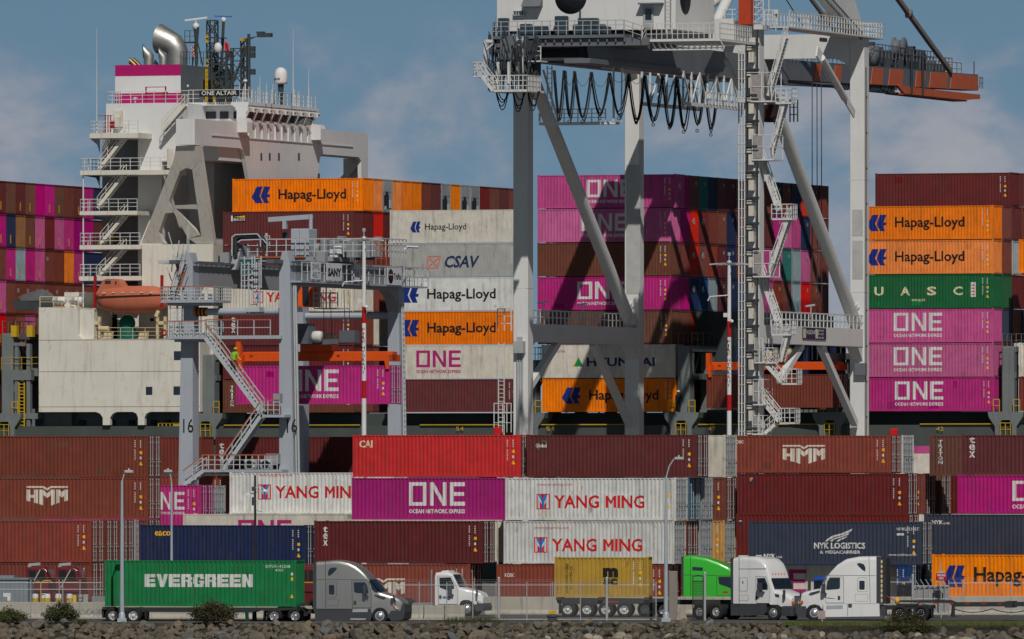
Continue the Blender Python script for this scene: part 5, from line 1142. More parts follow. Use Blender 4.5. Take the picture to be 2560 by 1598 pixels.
# platforms round the house
nP = mn0-1.8; zP = zat(88, un(1400, nP)[1])
q = MB(); a, b = un(1232, nP)[0], un(1560, nP)[0]; q.box(a, b, nP, mn1-2, zP-0.25, zP); q.box(a+0.2, b+2, nP+0.3, mn0+6, zP-0.9, zP-0.27)
for k in range(16): u_ = a+(b-a)*k/15; q.box(u_-0.06, u_+0.06, nP+0.1, nP+3, zP-0.6, zP-0.25)
hp = sts.part('house_platform', q, M_crg)
q = MB(); railing(q, [(a, nP+6, zP), (a, nP, zP), (b, nP, zP), (b+1.5, nP, zP-0.5)], 1.15, 0.7, 0.028, 3); sts.part('platform_railing', q, M_steel, hp)
r = random.Random(4)
for px, w_, h_ in ((1245, 0.8, 1.5), (1300, 0.9, 1.0), (1320, 1.6, 0.8), (1345, 0.8, 0.5), (1387, 1.0, 1.6), (1432, 1.3, 0.9), (1446, 1.6, 1.4), (1475, 1.2, 0.9), (1500, 0.8, 0.7)):
    p = Pn(px, 85, nP+1.0); q = MB(); q.bbox(p[0], p[0]+w_, nP+0.9, nP+1.6, zP, zP+h_, 0.06); sts.part('deck_equipment', q, mat('equipment_blue_grey', (0.035, 0.06, 0.08)), hp)
q = MB(); p = Pn(1450, 60, nP+1.2); q.tube((p[0], nP+1.2, zP+1.2), (p[0], nP+1.2, zP+2.1), 0.08, 6)
sts.part('vent_pipe', q, MATS['equipment_blue_grey'], hp)
nC = mn0-1.2; zc = zat(97, un(1720, nC)[1]); a, b = un(1615, nC)[0], un(1800, nC)[0]
q = MB(); q.box(a, b, nC, mn0+8, zc-0.2, zc)
for k in range(14): u_ = a+(b-a)*k/13; q.beam((u_, nC+0.1, zc-0.2), (u_+0.15, nC+0.5, zc-0.75), 0.1, 0.1)
q.box(a+0.4, b, nC+0.5, nC+0.9, zc-0.9, zc-0.7); cw = sts.part('catwalk', q, M_crw)
q = MB(); railing(q, [(a-0.3, nC, zc-0.5), (a, nC, zc), (b, nC, zc), (b, nC+8, zc)], 1.25, 0.45, 0.026, 3); sts.part('platform_railing', q, M_rail, cw)
# back reach cluster above the left leg: frames, ladders, cages
q = MB(); r = random.Random(8)
for k in range(130):
    px = 1222+r.random()*125; y0 = 92+r.random()*110; n_ = 838+r.random()*9; p = Pn(px, y0+50*r.random(), n_); p2 = (p[0]+(r.random()-0.5)*1.2, n_+(r.random()-0.5)*1.5, p[2]+0.6+1.6*r.random())
    q.beam(p, p2, 0.05+0.12*r.random()**2, 0.09)
for k in range(26):
    p = Pn(1226+r.random()*80, 100+r.random()*60, 837.8+r.random()*2); q.path([p, (p[0]+0.3*(r.random()-0.5), p[1], p[2]-0.9), (p[0]+0.8*(r.random()-0.5), p[1]+0.3, p[2]-1.8-r.random())], 0.035, 4)
for k in range(9): p = Pn(1236+r.random()*90, 105+r.random()*90, 839+r.random()*3); q.box(p[0], p[0]+0.4+0.5*r.random(), p[1], p[1]+0.6, p[2], p[2]+0.5+0.6*r.random())
for k in range(14): px = 1335+10*k; q.beam(Pn(px, 150, 844), Pn(px, 108, 844), 0.07, 0.07)
for px in (1262, 1320, 1345): a = Pn(px, 190, 841); b = Pn(px, 92, 841); q.box(a[0]-0.15, a[0]+0.15, 840.6, 841.3, a[2], b[2])
a, b = Pn(1400, 148, 843), Pn(1470, 105, 843); q.box(a[0]-2.5, b[0]-0.2, 845, 846, a[2]-0.2, b[2]+0.3)
q.box(Pn(1330, 150, 842)[0], Pn(1462, 150, 842)[0], 841.5, 843, Pn(1330, 153, 842)[2], Pn(1330, 146, 842)[2])
q.beam(Pn(1450, 100, 843), Pn(1465, 150, 843), 0.3, 0.5)
sts.part('back_reach_frame', q, M_crd)
q = MB(); p0 = Pn(1232, 100, 839); 
q.wire([Pn(1214, 160, 839), Pn(1214, 103, 839), Pn(1232, 103, 839)], 0.12); q.beam(Pn(1216, 125, 839), Pn(1232, 110, 839), 0.12, 0.12)
for px in (1245, 1272, 1294): a = Pn(px, 225, 838.5); b = Pn(px, 155, 838.5); q.box(a[0]-0.09, a[0]+0.09, 838.4, 838.7, a[2], b[2])
a, b = Pn(1225, 228, 838), Pn(1320, 228, 838); q.box(a[0], b[0], 837.8, 842, a[2]-0.08, a[2]+0.1); railing(q, [(a[0], 841, a[2]), (a[0], 837.8, a[2]), (b[0], 837.8, a[2]), (b[0], 841, a[2])], 1.25, 0.35, 0.03, 3)
c, d_ = Pn(1185, 190, 838), Pn(1209, 190, 838); q.box(c[0], d_[0], 837.8, 840, c[2]-0.1, c[2]); railing(q, [(c[0], 840, c[2]), (c[0], 837.8, c[2]), (d_[0], 837.8, c[2])], 1.1, 0.4, 0.03, 2); stair(q, d_, (a[0]+0.4, 838, a[2]), 0.8, (0, 1, 0), 0.25, 1.0)
a, b = Pn(1312, 152, 840), Pn(1352, 152, 840); q.box(a[0], b[0], 840, 842, a[2]-0.1, a[2]); railing(q, [(a[0], 840, a[2]), (b[0], 840, a[2])], 1.15, 0.4, 0.035, 3)
ladder(q, Pn(1300, 188, 839.5), Pn(1300, 92, 839.5), 0.5, (1, 0, 0), 0.4, 0.04)
sts.part('access_cage', q, M_rail)
# hanging maintenance platform below the girder
q = MB(); n_ = 846; a, b = Pn(1347, 313, n_), Pn(1537, 304, n_); q.box(a[0], b[0], n_, n_+1.2, a[2], b[2]); railing(q, [(a[0]+1.0, n_, b[2]), (b[0]-0.8, n_, b[2])], 1.05, 0.6, 0.04, 3)
for px in (1349, 1534): p = Pn(px, 304, n_); q.beam(p, (p[0], p[1], 42.6 if px > 1400 else p[2]+0.7), 0.14, 0.14)
q.beam(Pn(1358, 175, n_), Pn(1396, 304, n_), 0.14, 0.14); ladder(q, Pn(1374, 300, n_), Pn(1374, 165, n_), 0.4, (1, 0, 0), 0.4, 0.04)
p = Pn(1555, 170, n_); q.beam(p, Pn(1553, 305, n_), 0.1, 0.1)
sts.part('maintenance_platform', q, M_crw)
# trolley lattice right of the waterside leg
q = MB(); u_ = gu1+0.3; n0, n1 = n_at(1708, u_), n_at(1850, u_); zb_ = zat(262, 912); zt2_ = 42.5
for uu in (u_-3.6, u_):
    q.beam((uu, n0, zb_), (uu, n1, zb_), 0.22, 0.3)
    m = 7
    for k in range(m): na, nb2 = n0+(n1-n0)*k/m, n0+(n1-n0)*(k+1)/m; q.beam((uu, na, zb_), (uu, na, zt2_), 0.16, 0.16); q.beam((uu, na, zb_ if k % 2 else zt2_), (uu, nb2, zt2_ if k % 2 else zb_), 0.12, 0.12)
railing(q, [(u_+0.3, n0+5, zb_), (u_+0.3, n1, zb_)], 1.1, 0.8, 0.035, 2)
sts.part('trolley_frame', q, M_crw)
# festoon loops, each bundle a part
r = random.Random(2); JX = [0, 1.5, -1.8, 2.4, -0.6]
loops = [(1385, 1410, 176, 296), (1412, 1436, 178, 300), (1436, 1478, 180, 300), (1478, 1523, 182, 292), (1524, 1572, 184, 292), (1572, 1611, 188, 303), (1612, 1656, 190, 308), (1657, 1692, 194, 316), (1693, 1727, 198, 326), (1727, 1761, 200, 323), (1762, 1794, 203, 333), (1241, 1271, 224, 279), (1284, 1311, 228, 283), (1321, 1347, 228, 281)]
for x0, x1, yt, yb in loops:
    q = MB(); u_ = gu1-0.3
    for c in range(4):
        mk = (lambda px, py: Pu(px, py, u_+0.15*c)) if x0 > 1360 else (lambda px, py: Pn(px, py, 840+0.2*c))
        pts = []
        yb2 = yb+6-20*r.random()-(14*c if x0 < 1360 else 0)*0.5
        for k in range(13):
            t = k/12; s_ = 2*t-1; pts.append(mk(x0+(x1-x0)*t+(c-1.5)*1.3+0.6*JX[c], yt+(yb2-yt)*(1-abs(s_)**(2.2 if x0 < 1360 else 1.75))))
        q.path(pts, 0.045, 5)
    if x0 > 1360: q.lathe([(0.10,-0.03),(0.16,0.0),(0.10,0.03)], 8, mk((x0+x1)/2-1, yb+4), 'y')
    sts.part('festoon_cable', q, M_black)
    if x0 > 1400:
        q = MB(); q.path([Pu(x0+(x1-x0)*k/8, yt+22*(1-(k/4-1)**2)*(1.6 if x0 < 1500 else 1), u_+0.8) for k in range(9)], 0.02, 4); sts.part('tow_rope', q, M_crd)
# lift mast on the right landside leg
q = MB(); uE = uRt-0.55
for du in (-0.45, -0.2, 0.05): q.tube((uE+du, nLS-1.0, 2), (uE+du, nLS-1.0, 46), 0.065, 6)
for k in range(58): z_ = 2+k*0.76; q.box(uE-0.5, uE+0.12, nLS-1.08, nLS-0.9, z_, z_+0.04)
sts.part('lift_mast', q, M_rail)
q = MB()
for k in range(20): z_ = 3.0+k*2.1; q.box(uE+0.42, uE+0.86, nLS-1.1, nLS-0.7, z_, z_+0.85); q.box(uE+0.3, uE+0.7, nLS-1.2, nLS-0.7, z_+1.0, z_+1.3)
sts.part('cable_tray_box', q, P_('cream'))
q = MB()
for k in range(20): z_ = 3.0+k*2.1; q.box(uE+0.25, uE+1.2, nLS-1.25, nLS-0.68, z_+1.45, z_+1.6); q.beam((uE+0.2, nLS-1.2, z_+1.2), (uE+1.3, nLS-1.2, z_+1.2), 0.06, 0.06)
for du in (0.22, 1.12): q.box(uE+du, uE+du+0.1, nLS-1.15, nLS-0.95, 2, 45.8)
sts.part('mast_bracket', q, M_crd)
q = MB(); a, b = Pn(1850, 62, nLS-1.6), Pn(1880, 0, nLS-1.6); q.box(a[0], b[0], nLS-2.0, nLS-0.9, a[2], a[2]+4.5)
for k in range(5): u_ = a[0]+(b[0]-a[0])*(k+0.5)/5; q.box(u_-0.03, u_+0.03, nLS-2.03, nLS-2.0, a[2], a[2]+4.5)
sts.part('lift_machine_box', q, M_crred)
q = MB(); a, b = Pn(1884, 75, nLS-1.0), Pn(1911, 0, nLS-1.0); 
q.box(a[0], b[0], nLS-1.2, nLS+0.4, a[2], a[2]+0.4)
for uu in (a[0], b[0]-0.08):
    for nn_ in (nLS-1.2, nLS+0.3): q.box(uu, uu+0.08, nn_, nn_+0.08, a[2], a[2]+5)
for k in range(8): z_ = a[2]+0.6*k; q.box(a[0], b[0], nLS-1.2, nLS-1.12, z_, z_+0.06); q.beam((a[0], nLS-1.16, z_), (b[0], nLS-1.16, z_+0.6), 0.05, 0.05)
sts.part('stair_tower_cage', q, M_rail)
# landings (meshed cages) and stair flights down the leg
for (xa, xb, yt, yb) in ((1876, 1930, 180, 252), (1880, 1934, 336, 398), (1882, 1926, 626, 690), (1886, 1908, 845, 905), (1882, 1908, 948, 1010), (1880, 1908, 1038, 1084)):
    n_ = nLS-0.2; a, b = Pn(xa, yb, n_-1.0), Pn(xb, yt, n_-1.0); q = MB()
    q.box(a[0], b[0], n_-1.0, n_+1.6, a[2]-0.12, a[2]); 
    for uu in (a[0], b[0]-0.07, (a[0]+b[0])/2):
        for nn_ in (n_-1.0, n_+1.5): q.box(uu, uu+0.07, nn_, nn_+0.07, a[2], b[2])
    for z_ in (b[2], a[2]+(b[2]-a[2])*0.5): q.box(a[0], b[0], n_-1.0, n_-0.93, z_-0.05, z_); q.box(b[0]-0.07, b[0], n_-0.93, n_+1.5, z_-0.05, z_)
    lnd = sts.part('stair_landing', q, M_rail)
    q = MB(); q.box(a[0]+0.1, (a[0]+b[0])/2-0.03, n_-0.96, n_-0.94, a[2]+0.05, b[2]-0.1); sts.part('mesh_panel', q, M_mesh, lnd)
for (x0, y0, x1, y1) in ((1924, 240, 1966, 92), (1930, 392, 1964, 256), (1948, 528, 1902, 392), (1926, 688, 1974, 545), (1950, 822, 1906, 690), (1955, 905, 1972, 835), (1958, 956, 1912, 905), (1950, 1054, 1908, 1002), (1915, 1084, 1940, 1062)):
    q = MB(); stair(q, Pn(x0, y0, nLS+0.2), Pn(x1, y1, nLS+0.2), 0.8, (0, 1, 0), 0.28, 1.0, 0.03); sts.part('stair_flight', q, M_rail)
for (x0, x1, y) in ((1930, 1981, 546), (1955, 1993, 958), (1950, 1988, 1056), (1940, 1980, 256), (1930, 1978, 835), (1905, 1935, 905)):
    q = MB(); a, b = Pn(x0, y, nLS-0.3), Pn(x1, y, nLS-0.3); q.box(a[0], b[0], nLS-0.4, nLS+0.9, a[2]-0.14, a[2]); railing(q, [(a[0], nLS-0.4, a[2]), (b[0], nLS-0.4, a[2]), (b[0], nLS+0.9, a[2])], 1.15, 0.45, 0.03, 3); sts.part('stair_platform', q, M_rail)
q = MB(); a, b = Pn(1906, 305, nLS+3), Pn(1938, 262, nLS+3); q.box(a[0], b[0], nLS+2.5, nLS+4.5, a[2], b[2]); sts.part('operator_shelter', q, mat('shelter_maroon', (0.05, 0.02, 0.022)))
q = MB(); a, b = Pn(1975, 305, nLS+2), Pn(1994, 250, nLS+2); railing(q, [(a[0], nLS+2, a[2]), (b[0], nLS+2, a[2])], 1.8, 0.3, 0.05, 3); sts.part('side_bracket', q, M_crd)
# upper platform, pylon, stays
q = MB(); zu = 46.0; a, b = n_at(1962, uRt+0.6), n_at(2200, uRt+0.6)
q.box(uRt-1.2, uRt+1.0, a, b, zu, zu+0.12); railing(q, [(uRt+1.0, a, zu+0.1), (uRt+1.0, b, zu+0.1), (uRt-1.2, b, zu+0.1)], 1.3, 0.75, 0.035, 3); railing(q, [(uRt-1.2, a, zu+0.1), (uRt-1.2, b, zu+0.1)], 1.3, 0.9, 0.035, 2)
sts.part('upper_walkway', q, M_rail)
q = MB()
P4 = [Pu(2150, 98, uRt+0.3), Pu(2170, 102, uRt+0.3), Pu(2128, -28, uRt+0.3), Pu(2048, -28, uRt+0.3)]
v = [(p[0], p[1], p[2]) for p in P4]+[(p[0]-1.0, p[1], p[2]) for p in P4]; q.add(v, [(0,1,2,3),(7,6,5,4),(0,4,5,1),(1,5,6,2),(2,6,7,3),(3,7,4,0)])
py = sts.part('pylon_leg', q, M_crw)
q = MB(); a, b = Pu(2156, 92, uRt+0.5), Pu(2052, -24, uRt+0.5); ladder(q, a, b, 0.7, (0, 0.7, 0.7), 0.45, 0.05); sts.part('ladder', q, M_crg, py)
q = MB(); q.tube((-291, 862, 46), Pu(1850, -40, -291), 0.42, 14); q.tube(Pu(1786, 66, -288), Pu(1832, -30, -288), 0.45, 14); sts.part('back_stay_tube', q, M_crw)
q = MB(); a, b = Pu(2095, 88, -288), Pu(2018, -15, -288); q.beam(a, b, 0.24, 0.3); p = Pu(2060, 45, -288); q.box(-288.4, -287.6, p[1]-0.3, p[1]+1.0, p[2]-0.5, p[2]+0.5); sts.part('fore_stay', q, mat('stay_brown_grey', (0.20, 0.17, 0.155)))
q = MB(); a, b = Pu(2377, 180, gu1), Pu(2225, -30, gu1); q.beam(a, b, 0.35, 0.4); p = Pu(2272, 34, gu1); q.lathe([(0.0,-0.3),(0.4,-0.25),(0.4,0.25),(0.0,0.3)], 10, p, 'x'); sts.part('boom_tie_bar', q, MATS['stay_brown_grey'])
q = MB(); 
for da in (0, 9, 17): q.beam(Pu(2065+da, 0-10, -287.5), Pu(2115+da*0.8, 92, -287.5), 0.05, 0.05)
q.beam(Pu(1960, -10, -288), Pu(2012, 72, -288), 0.07, 0.07); sts.part('stay_wire', q, M_crd)
q = MB(); q.beam(Pu(2042, 128, uRt+0.9), Pu(2056, 150, uRt+0.9), 0.15, 0.9, (0,1,0)); q.tube(Pu(2054, 145, uRt+0.95), Pu(2112, 246, uRt+0.95), 0.30, 12); q.beam(Pu(2110, 242, uRt+0.95), Pu(2136, 286, uRt+0.95), 0.12, 0.7, (0,0,1)); sts.part('corner_strut', q, M_crw)
q = MB(); q.tube(Pu(1815, 150, -285), Pu(1848, 222, -285), 0.22, 10); sts.part('corner_strut', q, M_crw)
q = MB(); p = Pn(1937, 32, nLS-1); q.box(p[0], p[0]+0.35, nLS-1.2, nLS-0.9, p[2]-0.1, p[2]+0.25); q.beam((p[0]+0.1, nLS-1, p[2]-1.5), (p[0]+0.1, nLS-1, p[2]), 0.06, 0.06); a = Pn(1912, 62, nLS-0.9); b = Pn(1942, 62, nLS-0.9); railing(q, [a, b], 1.2, 0.4, 0.03, 3); a = Pn(1812, 60, nLS-1); b = Pn(1850, 60, nLS-1); railing(q, [a, b], 1.2, 0.6, 0.03, 3); sts.part('anemometer_platform', q, M_rail)
q = MB(); a = Pu(2050, 98, uRt+0.65); q.box(uRt+0.6, uRt+0.9, a[1], a[1]+1.2, a[2]-0.2, a[2]+0.12); sts.part('lamp', q, M_crd)
q = MB(); a = Pn(1272, 1020, nLS-1.2); 
for z0_, z1_ in ((14, 20), (8, 14)): ladder(q, (uLf-1.6, nLS-0.9, z0_), (uLf-1.6, nLS-0.9, z1_), 0.5, (1, 0, 0), 0.33, 0.035)
railing(q, [(uLf-2.2, nLS-1.0, 12.6), (uLf-0.7, nLS-1.0, 12.6)], 2.4, 0.35, 0.03, 3); railing(q, [(uLf-1.9, nLS-1.0, 21.0), (uLf-0.7, nLS-1.0, 21.0)], 1.8, 0.5, 0.04, 3)
sts.part('leg_ladder', q, M_rail, legs[0])
# spreader and the load it carries
nS = 891.5; uc_ = un(1932, nS)[0]; dS = un(1932, nS)[1]; zs1, zs0 = zat(902, dS), zat(926, dS)
RZ = -TH-R(5.5)
spd = thing('container_spreader', 'orange spreader hanging under the tall white crane, behind its stairs', 'spreader', W(uc_, nS+1.2, zs0), RZ)
def spreader_parts(root, L=12.0, H=0.72):
    q = MB(); q.bbox(-L/2, L/2, -0.55, 0.55, 0.05, H, 0.05); q.box(-L/2, -L/2+0.35, -1.2, 1.2, 0.0, 0.5); q.box(L/2-0.35, L/2, -1.2, 1.2, 0.0, 0.5); q.box(-L/2-0.12, -L/2+0.25, -1.25, -0.8, -0.1, 1.5); q.box(-1.2, 1.3, -0.75, 0.75, H, H+0.5)
    q.obj('spreader_beam', M_spr, root)
    q = MB()
    for x in (-L/2+0.2, L/2-0.2): q.prism([(x-0.15,0.1),(x+0.15,0.1),(x+0.22,-0.55),(x-0.02,-0.6)], 'y', -1.35, -1.2)
    q.obj('guide_flipper', M_spr, root)
    q = MB(); q.box(-0.9, 0.9, -0.62, 0.62, H+0.5, H+0.95); q.lathe([(0,-0.5),(0.45,-0.45),(0.45,0.45),(0,0.5)], 12, (0.9, 0, H+0.9), 'y'); q.obj('headblock', M_creamp, root)
    for tx, xx in (('20', -L/2+0.7), ('40', 1.6)):
        vs_, fs = fit(text2d(tx, 0.02), xx, 0.32, 0.28, 0.2); q = MB(); q.add([(p[0], -0.56, p[1]) for p in vs_], fs); q.obj('lettering', M_lb, root)
spreader_parts(spd)
q = MB()
for x, y in ((3.05, 0.5), (3.45, 0.7), (3.8, 0.9), (-3.0, 0.5), (-3.4, 0.7)): q.beam((x, y, 0.9), (x*0.9+0.3, y, 42.5-zs0), 0.06, 0.06)
q.obj('hoist_rope', M_crd, spd)
cl = Vector((6.096, -1.2, -0.32-2.896)); M_ = Matrix.Rotation(RZ, 4, 'Z'); cw_ = W(uc_, nS+1.2, zs0)+M_ @ cl
container(0, 0, 0, 'brown', 'brown container hanging from the orange spreader of the tall white crane', rz=RZ, loc=cw_, marks=False, end='door')
# ---------------------------------------------------------------- rubber-tyred yard crane
M_rt = mat('yard_crane_grey', (0.37, 0.40, 0.45), 0.45, var=0.05, scale=0.4, streak=0.12)
M_rtd = mat('yard_crane_dark', (0.11, 0.12, 0.135), 0.5, var=0.15)
M_rail2 = mat('rail_grey', (0.46, 0.48, 0.50), 0.5)
M_orail = mat('rail_orange', (0.42, 0.10, 0.03), 0.6)
M_girdergrey = mat('girder_grey', (0.28, 0.29, 0.31), 0.5, var=0.06)  # duller grey for girders, trolley and cabinet
n0_, n1_ = 750.0, 773.0
u1, u2 = un(476, n0_)[0], un(719, n0_)[0]
d0 = un(476, n0_)[1]
rtg = Asm('yard_crane', 'grey rubber-tyred yard crane numbered 16 with stairs, straddling the container block', 'crane', (u1+u2)/2, (n0_+n1_)/2, 0)
zg0, zg1 = zat(716, d0), zat(662, d0); ztop = zat(632, d0)
def rleg(u_, n_, s_, top):
    q = MB(); o_ = 0.42*s_                              # outer side flares towards the foot
    pts = [(u_-0.42+(o_ if s_ < 0 else 0), 1.6), (u_+0.42+(o_ if s_ > 0 else 0), 1.6), (u_+0.42, zg0), (u_+0.42, top-0.9), (u_+0.2, top), (u_-0.2, top), (u_-0.42, top-0.9), (u_-0.42, zg0)]
    q.prism(pts, 'y', n_-0.62, n_+0.62); q.box(u_-1.3, u_+1.3, n_-0.7, n_+0.7, 0.9, 1.75)
    lg = rtg.part('leg', q, M_rt)
    q = MB()
    for dx in (-0.8, 0.8):
        for dy in (-0.35, 0.35): q.lathe([(0,-0.22),(0.5,-0.22),(0.72,-0.16),(0.72,0.16),(0.5,0.22),(0,0.22)], 16, (u_+dx, n_+dy, 0.75), 'y')
    rtg.part('wheel', q, M_black, lg)
    return lg
LG = {}
for i, (u_, s_) in enumerate(((u1, -1), (u2, 1))):
    for j, n_ in enumerate((n0_, n1_)): LG[(i, j)] = rleg(u_, n_, s_, ztop if j == 0 else zg1+0.3)
for i, px in ((0, 455), (1, 711)):
    p = Pn(px+(3 if i else 0), 1082, n0_-0.63); rtg.part('crane_number', wtext('16', (p[0]+0.1, p[1]-0.01, p[2]), 0.80, 1.02, 0.0, '-n', 0.012), M_lb, LG[(i, 0)])
for i, u_ in enumerate((u1, u2)):
    q = MB(); q.box(u_-0.5, u_+0.42, n0_+0.63, n1_-0.6, zg0, zg1); q.prism([(n1_-0.6,zg0),(n1_-2.6,zg0),(n1_-1.3,zg0-0.5),(n1_-0.6,zg0-1.6)], 'x', u_-0.45, u_+0.4); q.prism([(n0_+0.63,zg0),(n0_+1.8,zg0),(n0_+0.63,zg0-0.9)], 'x', u_-0.45, u_+0.4)
    g = rtg.part('main_girder', q, M_girdergrey)
    q = MB(); q.box(u_-0.7, u_-0.1, n0_-2.5, n1_+2.5, zg1+0.02, zg1+0.3); q.box(u_+0.55, u_+0.7, n0_-0.8, n1_+2.0, zg1+0.05, zg1+0.2)
    for k in range(24): q.box(u_+0.3, u_+0.75, n0_+k, n0_+k+0.1, zg1+0.05, zg1+0.16)
    rtg.part('trolley_rail', q, M_rtd, g)
q = MB(); q.box(u1, u2, n0_-0.5, n0_+0.5, 1.0, 1.7); q.box(u1, u2, n1_-0.5, n1_+0.5, 1.0, 1.7); rtg.part('sill_beam', q, M_rt)
for n_, y_ in ((n0_, 780), (n1_, 797)):
    q = MB(); z_ = zat(780, d0); q.tube((u1+0.42+(0.9 if n_ == n0_ else 0), n_, z_), (u2-0.4, n_, z_), 0.26, 14); rtg.part('tie_tube', q, M_rt)
q = MB(); z_ = zat(780, d0); q.cur = 0; q.tube((u1+0.42, n0_, z_), (u1+1.32, n0_, z_), 0.33, 14); q.cur = 1
for k in range(3): q.tube((u1+0.55+0.28*k, n0_, z_), (u1+0.68+0.28*k, n0_, z_), 0.345, 14)
rtg.part('hazard_sleeve', q, [mat('hazard_orange', (0.62, 0.20, 0.02)), M_black])
# side walkway along the right girder with name boards
q = MB(); uw = u2+1.3; zw_ = zg0+0.35; q.box(u2+0.42, uw, n0_-0.5, n1_+3.5, zw_-0.12, zw_)
wk = rtg.part('girder_walkway', q, M_rt)
q = MB(); railing(q, [(uw, n0_-0.5, zw_), (uw, n1_+3.5, zw_)], 1.35, 1.15, 0.035, 2); railing(q, [(uw-1.1, n1_+0.8, zw_), (uw-1.1, n1_+3.5, zw_), (uw, n1_+3.5, zw_)], 1.3, 0.6, 0.03, 3); rtg.part('walkway_railing', q, M_rail2, wk)
q = MB(); q.beam((uw, n0_-0.5, zw_+1.38), (uw, n1_+3.5, zw_+1.38), 0.05, 0.05); rtg.part('top_rail', q, M_orail, wk)
for x0, x1, y0, y1, txt in ((777, 801, 655, 698, ('SWL', '40LT')), (816, 854, 658, 701, ('SANY',)), (884, 900, 663, 704, ('16',)), (967, 1003, 670, 712, ('TraPac',))):
    ub = uw+0.05; a, b = Pu(x0, y1, ub), Pu(x1, y0, ub); q = MB(); q.box(ub, ub+0.04, a[1], b[1], a[2], a[2]+1.28); bd = rtg.part('name_board', q, mat('board_light_grey', (0.62, 0.63, 0.66), 0.5), wk)
    w_ = b[1]-a[1]
    if txt[0] == 'TraPac':
        q = MB(); q.lathe([(0,0.05),(0.55,0.05),(0.56,0.02)], 24, (ub, a[1]+0.75, a[2]+0.64), 'x'); rtg.part('emblem', q, mat('emblem_maroon', (0.05, 0.012, 0.012)), bd)
        q = MB(); q.box(ub+0.05, ub+0.06, a[1]+0.3, a[1]+1.2, a[2]+0.72, a[2]+0.78); rtg.part('emblem', q, M_lw, bd)
        rtg.part('lettering', wtext('TraPac', (ub+0.04, a[1]+1.4, a[2]+0.42), w_-1.5, 0.46, 0.03, '+u', 0.012), M_lb, bd)
    elif len(txt) == 2:
        for k in range(2): rtg.part('lettering', wtext(txt[k], (ub+0.04, a[1]+0.25, a[2]+0.72-0.6*k), w_-0.5, 0.42, 0.0, '+u', 0.012), M_rtd, bd)
    else: rtg.part('lettering', wtext(txt[0], (ub+0.04, a[1]+0.2, a[2]+0.3), w_-0.4, 0.62, 0.05 if txt[0] == 'SANY' else 0.0, '+u', 0.012), M_lb if txt[0] == 'SANY' else M_rtd, bd)
q = MB(); p = Pu(1010, 668, uw-0.5); q.tube((uw-0.5, p[1], zw_), (uw-0.5, p[1], zw_+1.0), 0.16, 8); q.path([(uw-0.5, p[1], zw_+1.0), (uw-0.5, p[1], zw_+2.7), (uw-0.3, p[1]+0.2, zw_+2.95), (uw+0.5, p[1]+0.4, zw_+2.9)], 0.10, 8); rtg.part('lamp_post', q, M_steel, wk)
# trolley with electrical house, hoist and cab
nT = 760.5
q = MB(); zt = zg1+0.35
q.box(u1-0.6, u2+0.6, nT-2.6, nT+2.6, zt, zt+0.35); 
for uu in (u1-0.4, u2-0.4): q.box(uu-0.1, uu+0.6, nT-3.2, nT+3.2, zt-0.1, zt+0.7)
q.prism([(nT-3.6,zt-0.6),(nT-2.2,zt+1.3),(nT-0.6,zt+1.1),(nT-0.4,zt+0.3),(nT-2.0,zt-0.5)], 'x', u1+0.4, u1+0.9)
tr = rtg.part('trolley', q, M_girdergrey)
ue = un(729, nT-2.2)[0]; q = MB(); zz0, zz1 = zat(652, un(729, nT)[1]), zat(574, un(729, nT)[1]); q.bbox(ue, ue+1.42, nT-2.4, nT-0.6, zz0, zz1, 0.04); eh = rtg.part('electrical_house', q, mat('cabinet_grey', (0.38, 0.42, 0.47), 0.45), tr)
q = MB(); q.box(ue+0.69, ue+0.71, nT-2.415, nT-2.39, zz0+0.1, zz1-0.1)
for k in range(3): q.box(ue, ue+1.42, nT-2.42, nT-2.39, zz0+0.25*k+0.1, zz0+0.25*k+0.13)
rtg.part('door_seam', q, M_rtd, eh)
q = MB(); pj = un(777, nT-1.5)[0]; zj = zat(548, un(777, nT)[1]); q.tube((pj, nT-1.5, zz0), (pj, nT-1.5, zj+0.3), 0.15, 10); q.beam((pj+0.15, nT-1.5, zj+0.15), (un(671, nT-1.5)[0], nT-1.5, zj-0.05), 0.16, 0.35); hk = un(712, nT-1.5)[0]; q.box(hk-0.12, hk+0.15, nT-1.7, nT-1.3, zj-0.75, zj-0.1); rtg.part('service_jib', q, M_rt, tr)
q = MB(); r = random.Random(6)
for px, w_, h_, nn_ in ((800, 0.5, 0.75, 0), (822, 0.8, 0.6, 0.5), (842, 0.5, 0.9, 1.5), (865, 0.9, 0.7, 0.2), (905, 0.6, 0.5, 1.0), (932, 0.5, 0.8, 0)):
    p = Pn(px, 640, nT-1.5+nn_); q.bbox(p[0], p[0]+w_, nT-1.5+nn_, nT-0.6+nn_, zt+0.3, zt+0.4+h_+0.6, 0.05)
for px in (850, 780): p = Pn(px, 628, nT-1); q.lathe([(0,-0.6),(0.42,-0.6),(0.42,0.6),(0,0.6)], 16, (p[0], nT-0.9, zt+0.95), 'x')
rtg.part('hoist_machinery', q, mat('machinery_grey', (0.23, 0.25, 0.26), var=0.3, scale=3), tr)
q = MB()
for px, yy in ((833, 640), (842, 632)): p = Pn(px, yy, nT-2.45); q.bbox(p[0]-0.3, p[0]+0.35, nT-2.5, nT-2.0, p[2]-0.1, p[2]+0.5, 0.05)
rtg.part('bright_motor', q, M_shipw, tr)
q = MB(); r = random.Random(16)
for k in range(26): px = 858+r.random()*85; p = Pn(px, 650-r.random()*40, nT+r.random()*3); q.beam(p, (p[0]+0.3*(r.random()-0.5), p[1], p[2]+0.5+0.6*r.random()), 0.09, 0.09)
for px in (888, 912): p = Pn(px, 650, nT); q.box(p[0], p[0]+0.5, nT, nT+1, p[2], p[2]+0.9)
rtg.part('cable_reel_gear', q, mat('gear_teal', (0.05, 0.10, 0.12)), tr)
